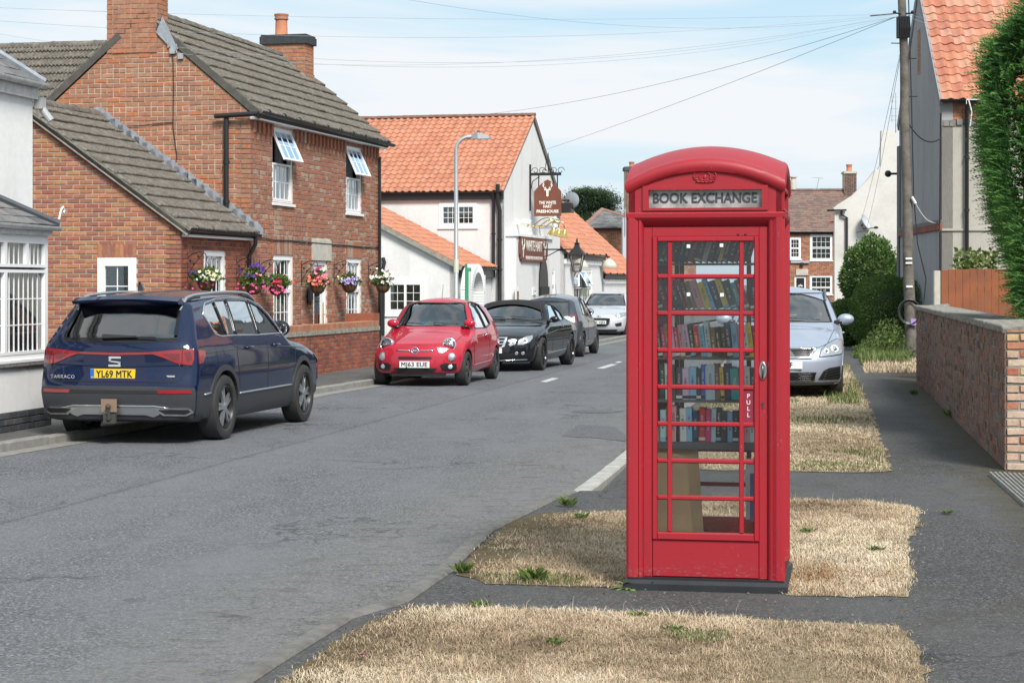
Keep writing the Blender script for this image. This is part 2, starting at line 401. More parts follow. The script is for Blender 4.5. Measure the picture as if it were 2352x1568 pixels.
def lettering(txt,size,mat,parent,M,name='lettering',fitw=None,**k):
 me=text_mesh(txt,size,**k)
 if fitw:
  xs=[v.co.x for v in me.vertices]; f=fitw/(max(xs)-min(xs)); me.transform(Matrix.Diagonal((f,1,1,1)))
 me.materials.clear(); me.materials.append(mat); return link(name,me,parent,M)
 # building parts
def window(parent,Mf,rect,lights,fw=.06,d=-.07,curtain='net',sill=True,mat=UPVC,glass=WIN_GLASS,open_light=None,bar=.016,sillw=.05,back=ROOM_DARK,name='window'):
 """lights: (s0,t0,s1,t1,cols,rows) as fractions of the opening; open_light = (index, degrees) hangs open from its top edge"""
 a,b,c,e=rect; w_,h_=c-a,e-b; fr=MB(); dd=d+.055
 fr.box((a,b,d-.03),(a+fw,e,dd),Mf); fr.box((c-fw,b,d-.03),(c,e,dd),Mf)
 fr.box((a+fw,e-fw,d-.03),(c-fw,e,dd),Mf); fr.box((a+fw,b,d-.03),(c-fw,b+fw,dd),Mf)
 W_=fr.build(name,mat,parent)
 for i,(x0,y0,x1,y1,nc,nr) in enumerate(lights):
  p,q,r,s=a+x0*w_,b+y0*h_,a+x1*w_,b+y1*h_; cw=.035
  ins=(p+(fw if x0==0 else .0),q+(fw if y0==0 else 0),r-(fw if x1==1 else 0),s-(fw if y1==1 else 0))
  p,q,r,s=ins; T=Mf
  isopen=open_light and open_light[0]==i
  if isopen:
   hinge=Matrix.Translation((0,s,dd)); T=Mf@hinge@Matrix.Rotation(R(open_light[1]),4,'X')@hinge.inverted()
   e2=d+.055
  else:e2=d+.05
  cs=MB(); z0=d-.02 if not isopen else d+.03
  cs.box((p,q,z0),(p+cw,s,e2+.012),T); cs.box((r-cw,q,z0),(r,s,e2+.012),T)
  cs.box((p+cw,q,z0),(r-cw,q+cw,e2+.012),T); cs.box((p+cw,s-cw,z0),(r-cw,s,e2+.012),T)
  cs.build('casement',mat,W_)
  P0,Q0,R0,S0=p+cw,q+cw,r-cw,s-cw; gw,gh=(R0-P0)/nc,(S0-Q0)/nr; zg=(z0+e2)/2
  pm=None
  for ii in range(nc):
   for jj in range(nr):
    if pm is None:pm=MB().box((-gw/2,-gh/2,-.004),(gw/2,gh/2,.004)).mesh('pane',False,SKY_GLASS if isopen else glass)
    link('pane',pm,W_,T@Matrix.Translation((P0+(ii+.5)*gw,Q0+(jj+.5)*gh,zg)))
  for ii in range(1,nc):MB().box((P0+ii*gw-bar/2,Q0,zg-.012),(P0+ii*gw+bar/2,S0,zg+.012),T).build('glazing_bar',mat,W_)
  for jj in range(1,nr):MB().box((P0,Q0+jj*gh-bar/2,zg-.010),(R0,Q0+jj*gh+bar/2,zg+.010),T).build('glazing_bar',mat,W_)
 if sill:MB().box((a-.04,b-sillw,d-.02),(c+.04,b,.05),Mf).build('sill',mat,W_)
 zc=d-.12
 MB().box((a-.1,b-.1,zc-.32),(c+.1,e+.1,zc-.30),Mf).build('dark_room_backing',back,W_)  # added dark sheet, painted as the unlit room behind the panes
 if curtain:
  spans={'net':[(0,1)],'sides':[(0,.28),(.72,1)],'blind':[],'right':[(.62,1)]}[curtain]
  for (u,v) in spans:
   cb=MB(); n=max(6,int((v-u)*w_/.03)); top=[(a+(u+(v-u)*k/n)*w_,zc+.02*math.sin(k*1.9+a*9)) for k in range(n+1)]
   cb.add([(x,b,z) for x,z in top]+[(x,e,z) for x,z in top],[(k,k+1,k+n+2,k+n+1) for k in range(n)],Mf)
   cb.build('curtain',CURTAIN,W_,smooth=True)
  if curtain=='blind':
   bb=MB(); k=b
   while k<e:bb.add([(a,k,zc),(c,k,zc),(c,k+.035,zc+.03),(a,k+.035,zc+.03)],[(0,1,2,3)],Mf); k+=.05
   for x in (a+.25*w_,a+.75*w_):bb.box((x-.012,b,zc+.03),(x+.012,e,zc+.035),Mf)
   o=bb.build('blind',BLIND,W_)
 return W_
def gutter(parent,pts,r=.055,mat=BLACK_PL,brackets=0,name='gutter'):
 m=MB(); pts=[Vector(p) for p in pts]; ax=(pts[-1]-pts[0]).normalized(); side=ax.cross(Vector((0,0,1))).normalized()
 ring=[(math.cos(q),math.sin(q)) for q in [math.pi*(1+k/8) for k in range(9)]]
 vs=[]
 for p in (pts[0],pts[-1]):
  for rr in (r,r*.82):
   vs+=[tuple(p+side*(c*rr)+Vector((0,0,s*rr))) for c,s in ring]
 n=9; fs=[]
 for k in range(8):fs+=[(k,k+1,2*n+k+1,2*n+k),(n+k+1,n+k,3*n+k,3*n+k+1),(k+1,k,n+k,n+k+1),(2*n+k,2*n+k+1,3*n+k+1,3*n+k)]
 fs+=[(0,2*n,3*n,n),(n-1,2*n-1,4*n-1,3*n-1)]
 m.add(vs,fs)
 L_=(pts[-1]-pts[0]).length
 for i in range(brackets):
  c=pts[0]+ax*(L_*(i+.5)/brackets)
  m.tube([c-ax*.018,c+ax*.018],r*1.05,12)
 return m.build(name,mat,parent,smooth=40)
def pipe(parent,pts,r=.034,mat=BLACK_PL,name='downpipe',clips=()):
 m=MB(); m.tube(pts,r,10)
 for c in clips:m.tube([Vector(c)-Vector((0,0,.03)),Vector(c)+Vector((0,0,.03))],r*1.35,10)
 return m.build(name,mat,parent,smooth=40)
def wavy_tile(tw,tl,prof,lift=.028,th=.014):
 """roof tile: profile points (s fraction, height); lower edge lifted over the course below"""
 def fn(m):
  n=len(prof); v=[]
  for t,z in ((0,lift),(tl,0)):
   for s,h in prof:v.append((s*tw,t,z+h))
  for s,h in prof:v.append((s*tw,0.0,lift+h-th-.012))
  m.add(v,[(k,k+1,n+k+1,n+k) for k in range(n-1)]+[(2*n+k,2*n+k+1,k+1,k) for k in range(n-1)])
  m.add([(0,0,lift+prof[0][1]),(0,tl,prof[0][1]),(0,0,lift+prof[0][1]-th-.012),(prof[-1][0]*tw,0,lift+prof[-1][1]),(prof[-1][0]*tw,tl,prof[-1][1]),(prof[-1][0]*tw,0,lift+prof[-1][1]-th-.012)],[(0,1,2),(3,5,4)])
 return fn
PAN=[(0,.012),(.12,.0),(.28,-.006),(.45,.0),(.60,.022),(.74,.042),(.88,.040),(1.0,.018),(1.06,.008)]
CON=[]
for k in range(4):CON+=[((k)/4+.0,.0),((k)/4+.07,.03),((k)/4+.14,.03),((k)/4+.21,.0)]
CON.append((1.0,0))
def roof_tiles(parent,Mf,w_,h_,kind,mat,limit=300,outline=None,tw=.25,ex=.28,name='tile',rest='far_tiles',jit=.005,smooth=35):
 key=(kind,tw,ex)
 if kind=='pan':proto(key,wavy_tile(tw,ex+.05,PAN))
 elif kind=='con':proto(key,wavy_tile(tw,ex+.05,CON,lift=.048,th=.022))
 elif kind=='flat':proto(key,lambda m:m.add([(.002,0,.014),(tw-.002,0,.014),(tw-.002,ex+.03,.002),(.002,ex+.03,.002),(.002,0,0),(tw-.002,0,0)],[(0,1,2,3),(4,5,1,0),(0,3,4),(1,5,2)]))
 hps=halfplanes(outline) if outline else None
 nr=max(1,round(h_/ex)); ex2=h_/nr; nc=max(1,round(w_/tw)); sx=w_/nc/tw; items=[]
 for r_ in range(nr):
  for c in range(nc+(1 if kind=='flat' else 0)):
   s=c*w_/nc-(w_/nc/2 if (kind=='flat' and r_%2) else 0); t=r_*ex2
   if hps and any(A*(s+w_/nc/2)+B*(t+ex2*.45)-C>0.02 for A,B,C in hps):continue
   M=Mf@Matrix.Translation((s+random.uniform(-jit,jit)*.4,t+random.gauss(0,jit),random.uniform(0,jit)))@Matrix.Rotation(random.gauss(0,.008),4,'Z')@Matrix.Rotation(random.gauss(0,.01),4,'Y')@Matrix.Diagonal((sx,ex2/ex,1,1))
   items.append((key,M,w_/nc*ex2))
 lay(parent,items,name,mat,limit,rest,smooth)
def ridge(parent,p0,p1,mat,r=.11,seg=.45,name='ridge_tile',z=0):
 p0,p1=Vector(p0),Vector(p1); ax=p1-p0; L_=ax.length; n=max(1,round(L_/seg)); ax.normalize(); yy=Vector((0,0,1)).cross(ax).normalized()
 me=None
 for i in range(n):
  sg=L_/n
  if me is None:
   m=MB(); rn=8
   ring=[(math.cos(math.pi*k/rn)*r,math.sin(math.pi*k/rn)*r*.85-.03) for k in range(rn+1)]
   vs=[]
   for x,f in ((0,1.08),(sg*.12,1.08),(sg*.121,1.0),(sg+.02,1.0)):vs+=[(x,a*f,b*f) for a,b in ring]
   k_=rn+1; fs=[(j*k_+k,j*k_+k+1,(j+1)*k_+k+1,(j+1)*k_+k) for j in range(3) for k in range(rn)]; fs.append(tuple(range(rn+1))); fs.append(tuple(3*k_+q for q in range(rn,-1,-1)))
   m.add(vs,fs); me=m.mesh(name,40,mat)
  o=p0+ax*(sg*i); zz=ax.cross(yy)
  M=Matrix(((ax.x,yy.x,zz.x,o.x),(ax.y,yy.y,zz.y,o.y),(ax.z,yy.z,zz.z,o.z+random.uniform(-.004,.006)),(0,0,0,1)))
  link(name,me,parent,M)
def chimney(parent,x0,x1,y0,y1,z0,z1,mat,pot=(),cap=None,name='chimney',limit=120,bh=.083,bw=.225,mort=MORTAR,capmat=None):
 o=MB().box((x0,y0,z0),(x1,y1,z1)).build(name,mort,parent)
 its=[]
 its+=brick_items(frame((x0,y0,z0),(1,0,0),(0,0,1)),[(0,0),(x1-x0,0),(x1-x0,z1-z0),(0,z1-z0)],bw=bw,bh=bh,bond='flemish')
 its+=brick_items(frame((x1,y0,z0),(0,1,0),(0,0,1)),[(0,0),(y1-y0,0),(y1-y0,z1-z0),(0,z1-z0)],bw=bw,bh=bh,bond='flemish')
 lay(o,its,'brick',mat,limit)
 if cap:
  c=MB().box((x0-.06,y0-.06,z1),(x1+.06,y1+.06,z1+cap)); c.box((x0-.04,y0-.04,z1+cap),(x1+.04,y1+.04,z1+cap+.04)); c.build('chimney_cap',capmat or DARK_CAP,parent)
 for (px,py,h,r_) in pot:
  zb=z1+(cap or 0)
  MB().lathe([(r_*1.1,zb),(r_*1.05,zb+.05),(r_*.9,zb+.08),(r_*.85,zb+h*.75),(r_*1.02,zb+h*.78),(r_*1.02,zb+h*.84),(r_*.9,zb+h*.86),(r_*1.05,zb+h*.95),(r_*1.05,zb+h),(r_*.8,zb+h),(r_*.75,zb+h*.6),(.001,zb+h*.6)],16,Matrix.Translation((px,py,0))).build('chimney_pot',TERRA,parent,smooth=40)
 return o
DARK_CAP=brickmat('blue_engineering_brick',[(.06,.065,.075),(.08,.085,.09),(.05,.055,.06)],stain_amt=.2)
def gable_frame():return frame((0,0,0),(1,0,0),(0,0,1))
def side_frame():return frame((0,0,0),(0,1,0),(0,0,1))
A_ST=R(-13.2)
PZ=.08
# the brick house
def brick_house():
 H=thing('brick_house','two storey red brick house with grey tiled roof, two chimneys and hanging baskets','house',(-4.66,34.5,0),A_ST)
 G,F=gable_frame(),side_frame(); hw=2.05; Lh=7.75; ez=4.78; rz=6.50
 go=[(-2*hw,0),(0,0),(0,ez),(-hw,rz),(-2*hw,ez)]
 def fr(a,b,c,d):
  s0,t1=st(H,F,a,b); s1,t0=st(H,F,c,d); return (s0,t0,s1,t1)
 ups=[fr(625,291,672,470),fr(794,334,830,492)]
 low=[fr(627,585,672,760),fr(795,593,829,750)]
 low=[(a,.75,c,d) for a,b,c,d in low]
 s0,t1=st(H,F,719,600); s1,_=st(H,F,751,600); door=(s0,.12,s1,t1)
 holes=ups+low+[door]
 m=MB(); wall_mesh(m,G,go); wall_mesh(m,F,[(0,0),(Lh,0),(Lh,ez),(0,ez)],holes,reveal=.11)
 wall_mesh(m,frame((0,Lh,0),(-1,0,0),(0,0,1)),[(0,0),(2*hw,0),(2*hw,ez),(hw,rz),(0,ez)])
 wall_mesh(m,frame((-2*hw,Lh,0),(0,-1,0),(0,0,1)),[(0,0),(Lh,0),(Lh,ez),(0,ez)])
 W=m.build('wall',MORTAR,H)
 gi=brick_items(G,go,bw=.245,bh=.088,j=.017,bond='garden',rough=1.5)
 lay(W,gi,'brick',RED_OLD,170,'brickwork')
 lint=[(h[0]-.05,h[3],h[2]+.05,h[3]+.36) for h in low]
 stone=(door[0]-.12,door[3]+.02,door[2]+.2,door[3]+.42)
 fi=brick_items(F,[(0,0),(Lh,0),(Lh,ez),(0,ez)],holes+lint+[stone],bw=.245,bh=.088,j=.015,bond='flemish',rough=1.8)
 for h in lint:
  n=9
  for k in range(n):
   a=h[0]+(h[2]-h[0])*k/n+.004; b=h[0]+(h[2]-h[0])*(k+1)/n-.004; key=('sold',round(b-a,3)); proto(key,lambda mm:mm.prism([(-(b-a)/2,-.175),((b-a)/2,-.175),((b-a)/2,.175),(-(b-a)/2,.175)],-.02,.013,ch=.004,back=False))
   fi.append((key,F@Matrix.Translation(((a+b)/2,(h[1]+h[3])/2,0)),.03))
 k=0.12
 while k<Lh:
  for q,(dz,hh) in enumerate(((.0,.22),(.22,.12),)):
   key=('dent',q); proto(key,lambda mm,hh=hh,q=q:mm.prism([(-.05,-hh),(.05-.05*q,-hh),(.05-.05*q,0),(-.05,0)],0,.055-.02*q,ch=.003,back=False))
   if not any(h[0]-.03<k<h[2]+.03 and h[3]>ez-.1-dz-hh for h in ups):fi.append((key,F@Matrix.Translation((k,ez-.12-dz,0)),.03))
  k+=.225
 lay(W,fi,'brick',RED_FACADE,80,'facade_brickwork')
 MB().box((0,stone[0],stone[1]),(.03,stone[2],stone[3])).build('stone_lintel',STONE,H)
 for i,h in enumerate(ups):
  window(H,F,h,[(0,0,1,.53,4,2),(0,.53,1,1,3,2)],open_light=(1,-24),curtain='right',fw=.05)
 for i,h in enumerate(low):
  window(H,F,h,[(0,0,1,.56,4,2),(0,.56,1,1,4,2)],curtain='sides',fw=.06)
 a,b,c,d=door
 fo=MB().box((a,b,-.10),(a+.07,d,-.02),F).box((c-.07,b,-.10),(c,d,-.02),F).box((a+.07,d-.07,-.10),(c-.07,d,-.02),F)
 fo.build('door_frame',UPVC,H)
 dm=MB(); dm.box((a+.075,b,-.09),(c-.075,b+.75,-.05),F); dm.box((a+.075,b+.75,-.09),(a+.21,d-.08,-.05),F); dm.box((c-.25,b+.75,-.09),(c-.075,d-.08,-.05),F); dm.box((a+.21,d-.22,-.09),(c-.25,d-.08,-.05),F)
 D=dm.build('door',UPVC,H)
 MB().box((a+.21,b+.75,-.08),(c-.25,d-.22,-.06),F).build('glass_panel',WIN_GLASS,D)
 MB().box((a+.15,b,-.45),(c-.15,d,-.43),F).build('dark_hall_backing',ROOM_DARK,D)  # hall sheet is added, its dark colour stands in for the unlit hall
 MB().box((a+.28,b+.62,-.05),(a+.52,b+.70,-.035),F).build('letterbox',BRASS,D)
 MB().tube([F@Vector((c-.14,b+.75,-.03)),F@Vector((c-.14,b+1.25,-.03))],.012).box((c-.15,b+1.0,-.05),(c-.13,b+1.02,-.0),F).build('door_handle',BRASS,D)
 ov=.22; th=math.atan2(rz-ez,hw); sl=math.hypot(hw,rz-ez)
 es=(ov,-.03,ez-ov*math.tan(th)+.16)
 up=Vector((-math.cos(th),0,math.sin(th)))
 RFr=frame(es,(0,1,0),up); slope=(hw+ov)/math.cos(th)
 rm=MB(); rm.box((0,0,-.09),(Lh+.16,slope,0),RFr)
 upl=Vector((math.cos(th),0,math.sin(th))); RFl=frame((-2*hw-ov,Lh+.13,es[2]),(0,-1,0),upl); rm.box((0,0,-.09),(Lh+.16,slope,-.002),RFl)
 Rf=rm.build('roof',plain('roof_underlay',(.05,.05,.05),.9),H)
 roof_tiles(Rf,RFr,Lh+.16,slope,'con',GREY_TILE,300,tw=.33,ex=.33,rest='far_tiles')
 roof_tiles(Rf,RFl,Lh+.16,slope,'con',GREY_TILE,0,tw=.33,ex=.33,rest='rear_tiles')
 rp_=RFr@Vector((0,slope,0)); ridge(Rf,(rp_.x,rp_.y,rp_.z+.01),(rp_.x,Lh+.08,rp_.z+.01),GREY_TILE,.13)
 for Fr_,s_ in ((RFr,0),(RFl,Lh+.16-.05)):
  MB().box((-.012 if s_==0 else s_,-.02,-.10),(s_+.05 if s_==0 else s_+.062,slope-(.42 if s_==0 else .62),.02),Fr_).build('verge',plain('grey_verge_cement',(.10,.095,.085),.9,var=.4),H)
 MB().box((.0,-.02,ez-.12),(.16,Lh+.1,ez+.04)).build('fascia',UPVC,H)
 gutter(H,[(.235,-.12,ez+.02),(.235,Lh+.3,ez-.01)],.06,BLACK_PL,10)
 pipe(H,[(.2,-.13,ez-.03),(-.62,-.13,ez-.06)],.045,name='gutter_return')
 g0=st(H,G,525,262); g1=st(H,G,534,500)
 pipe(H,[(-.42,-.09,ez-.08),(-.42,-.09,g1[1])],.045,clips=[(-.42,-.09,3.9),(-.42,-.09,3.2)])
 cx0,_=st(H,G,247,150); cx1,_=st(H,G,361,150)
 chimney(H,cx0,cx1,-.022,.46,5.9,8.4,RED_OLD,limit=40,bh=.088,bw=.235)
 MB().prism([(0,0),(.35,-.35),(.42,-.3),(.12,.28)],0,.02,frame((cx1,-.03,6.25),(1,0,0),(0,0,1))).build('flashing',LEAD,H)
 yc=Lh-.75; chimney(H,-hw-.33,-hw+.62,yc,yc+.55,5.7,6.90,RED_OLD,pot=[(-hw-.02,yc+.3,.52,.15)],cap=.16,limit=20)
 fl=MB()
 for k in range(6):
  xx=-hw+.05+k*.115; zz=rz+.02-(k*.115)*math.tan(th)
  fl.prism([(0,-.12),(.14,-.2),(.14,.07),(.0,.17)],0,.012,frame((xx,yc-.02,zz),(1,0,0),(0,0,1)))
 fl.build('flashing',LEAD,H)
 ry=3.6; rzz=6.55; wz=4.9; L2=7.0; th2=math.atan2(rzz-wz,2.6)
 MB().box((-hw*2-L2,ry-2.5,0),(-2*hw-.05,ry+2.5,wz)).build('rear_wing',MORTAR,H)
 RR=frame((-2*hw-L2,ry-2.6,wz),(1,0,0),(0,math.cos(th2),math.sin(th2))); sl2=2.6/math.cos(th2)
 ro=MB().box((0,0,-.06),(L2+.6,sl2,0),RR).build('rear_roof',BLACK_MAT,H)
 roof_tiles(ro,RR,L2+1.2,sl2,'con',GREY_TILE,200,tw=.33,ex=.33)
 ridge(ro,(-2*hw-L2,ry,rzz+.01),(-2*hw+1.2,ry,rzz+.01),GREY_TILE,.13)
 def gpt(px,py,off=.03):s,t=st(H,G,px,py); return G@Vector((s,t,off))
 MB().tube([gpt(397,125),gpt(399,140),gpt(400,200),gpt(399,290),gpt(404,330),gpt(408,360),gpt(402,390)],.008,6).build('cable',BLACK_PL,H)
 MB().tube([gpt(399,281),gpt(370,284),gpt(325,289),gpt(290,291)],.008,6).build('cable',BLACK_PL,H)
 for px,py in ((398,118),(417,130)):
  c=gpt(px,py,.04); MB().box((c.x-.05,c.y-.02,c.z-.05),(c.x+.05,c.y+.03,c.z+.05)).box((c.x-.09,c.y-.01,c.z+.06),(c.x-.07,c.y+.01,c.z+.22)).build('cable_bracket',GALV,H)
 def fpt(px,py,off=.03):s,t=st(H,F,px,py); return F@Vector((s,t,off))
 MB().tube([fpt(x,y) for x,y in ((582,545),(600,546),(625,551),(660,552),(700,556),(745,560),(790,563),(830,567),(872,568))],.012,6).build('cable',BLACK_PL,H)
 c=fpt(706,676,.06); MB().lathe([(.001,.03),(.10,.03),(.13,0),(.10,-.03),(.001,-.03)],14,Matrix.Translation(c)@Matrix.Rotation(R(90),4,'Y')@Matrix.Diagonal((1.7,1,1,1))).build('wall_plaque',plain('dark_iron_plaque',(.06,.055,.05),.7),H)
 pipe(H,[(.06,Lh-.12,ez-.3),(.06,Lh-.12,.1)],.03,name='corner_pipe')
 return H,G,F,fpt
H1,H1G,H1F,h1pt=brick_house()
# the single storey brick annexe in front of its gable
def annexe():
 A=thing('brick_annexe','single storey orange brick annexe with grey tiled roof against the taller gable','house',(-5.376,31.44,0),A_ST)
 G,F=gable_frame(),side_frame(); La=3.08; ez=2.66; th=R(35); hw=2.95; rz=ez+hw*math.tan(th)
 s0,t1=st(A,G,225,592); s1,_=st(A,G,314,592); wg=(s0,.9,s1,t1)
 a0,b1=st(A,F,467,573); a1,_=st(A,F,518,573); wf=(a0,.85,a1,b1)
 go=[(-2*hw,0),(0,0),(0,ez),(-hw,rz),(-2*hw,ez)]
 m=MB(); wall_mesh(m,G,go,[wg]); wall_mesh(m,F,[(0,0),(La-.03,0),(La-.03,ez),(0,ez)],[wf]); W=m.build('wall',MORTAR_NEW,A)
 sold=(wg[0]+.0,wg[3],wg[2]-.0,wg[3]+.22)
 it=brick_items(G,[(-3.6,0),(0,0),(0,ez),(-hw,rz),(-3.6,ez+1.4)],[wg,sold],bw=.228,bh=.0765,j=.017,dep=.012,ch=.004)
 n=9
 for k in range(n):
  a=sold[0]+(sold[2]-sold[0])*k/n+.006; b=sold[0]+(sold[2]-sold[0])*(k+1)/n-.006
  key=('sol2',round(b-a,3)); proto(key,lambda mm:mm.prism([(-(b-a)/2,-.104),((b-a)/2,-.104),((b-a)/2,.104),(-(b-a)/2,.104)],-.02,.016,ch=.004,back=False))
  it.append((key,G@Matrix.Translation(((a+b)/2,(sold[1]+sold[3])/2+.003,0)),.03))
 lay(W,it,'brick',RED_NEW,230)
 lay(W,brick_items(F,[(0,0),(La-.03,0),(La-.03,ez),(0,ez)],[wf],bw=.228,bh=.0765,j=.012,dep=.014),'brick',RED_WALL,60,'side_brickwork')
 window(A,G,wg,[(0,0,1,1,2,3)],curtain='blind',fw=.1,d=-.03)
 window(A,F,wf,[(0,0,1,1,4,3)],curtain='sides',fw=.07)
 ov=.2; up=Vector((-math.cos(th),0,math.sin(th))); Rr=frame((ov,-.10,ez-ov*math.tan(th)+.07),(0,1,0),up); sl=(hw+ov)/math.cos(th)
 Ro=MB().box((0,0,-.06),(La+.05,sl,0),Rr).build('roof',BLACK_MAT,A)
 roof_tiles(Ro,Rr,La+.07,sl,'con',GREY_TILE,300,tw=.31,ex=.33)
 rp_=Rr@Vector((0,sl,0)); ridge(Ro,(rp_.x,rp_.y,rp_.z+.01),(rp_.x,La-.03,rp_.z+.01),GREY_TILE,.13)
 Rl=frame((-2*hw-ov,La,ez-ov*math.tan(th)+.07),(0,-1,0),Vector((math.cos(th),0,math.sin(th)))); MB().box((0,0,-.06),(La+.07,sl,.02),Rl).build('rear_roof_slope',GREY_TILE,A)
 MB().box((-.0,.0,-.085),(.055,sl,.012),Rr).build('verge',CEMENT,A)
 b=MB(); k=.1
 its=[]
 key=('vb',); proto(key,lambda mm:mm.prism([(-.11,-.035),(.11,-.035),(.11,.035),(-.11,.035)],0,.03,ch=.004,back=False))
 VF=frame((0+.02,0,ez-.06),up,Vector((0,0,1)).cross(Vector((0,1,0))).cross(up) if False else (math.sin(th),0,math.cos(th)))
 while k<sl-.3:its.append((key,frame((0,0,0),(1,0,0),(0,0,1))@Matrix.Translation((ov-.2-k*math.cos(th)+.02,ez-.07+k*math.sin(th),0))@Matrix.Rotation(-th,4,'Z'),.02)); k+=.235
 lay(A,its,'verge_brick',RED_WALL,60)
 MB().box((0,.02,ez-.16),(.13,La-.04,ez+.0)).build('fascia',UPVC,A)
 gutter(A,[(.19,-.12,ez-.02),(.19,La+.02,ez-.05)],.055,BLACK_PL,5)
 pipe(A,[(.19,La-.18,ez-.08),(.19,La-.18,ez-.22),(.06,La-.14,ez-.42),(.06,La-.14,.1)],.036,clips=[(.06,La-.14,1.9)])
 fl=MB(); n=20
 for k in range(n):
  s=.1+(sl-.2)*k/(n-1); P=Rr@Vector((La+.06,s,0)); fl.prism([(-.13,-.02),(.13,-.14),(.13,.02),(.02,.15),(-.13,.15)],0,.012,frame((P.x,La+.038,P.z+.05),(1,0,0),(0,0,1)))
 fl.box((La-.02,0,.01),(La+.06,sl,.045),Rr); fl.build('flashing',LEAD,A)
 return A
annexe()
# garden wall in front of the brick house
def front_wall():
 p0=Vector((-3.62,35.3)); p1=Vector((-2.78,38.9)); ang=math.atan2(-(p1-p0).x,(p1-p0).y)
 st_=p0-(p1-p0).normalized()*1.6; Lw=(p1-st_).length+.35
 Wl=thing('garden_wall','low red brick garden wall with brick on edge coping between the two parked cars','wall',(st_.x,st_.y,0),ang)
 F=side_frame(); hz=1.0
 MB().box((-.215,0,0),(0,Lw,hz-.12)).build('core',plain('pale_mortar',(.45,.40,.33),.95),Wl)
 it=brick_items(F,[(0,0.02),(Lw,.02),(Lw,hz-.2),(0,hz-.2)],bw=.225,bh=.0765,j=.012,bond='flemish',dep=.012)
 it+=brick_items(frame((-.215,0,0),(1,0,0),(0,0,1)),[(0,0.02),(.215,.02),(.215,hz-.2),(0,hz-.2)],bh=.0765)
 lay(Wl,it,'brick',RED_WALL,300)
 MB().box((-.24,-.02,hz-.2),(.03,Lw,hz-.12)).build('creasing_course',plain('mossy_cement',(.36,.34,.29),.95,col2=(.16,.155,.12),vscale=14),Wl)
 its=[]; key=('cop',); proto(key,lambda mm:mm.prism([(-.034,-.12),(.034,-.12),(.034,.12),(-.034,.12)],0,.11,ch=.005,back=False))
 n=int(Lw/.078)
 for k in range(n):its.append((key,frame((-.105,.04+k*.078,hz-.12),(0,1,0),(-1,0,0))@Matrix.Translation((0,random.uniform(-.003,.003),random.uniform(-.002,.003))),.02))
 lay(Wl,its,'coping_brick',RED_OLD,120)
 MB().box((-.6,Lw-.35,0),(.0,Lw+.05,hz+.14)).build('end_pier',RED_WALL,Wl)
front_wall()
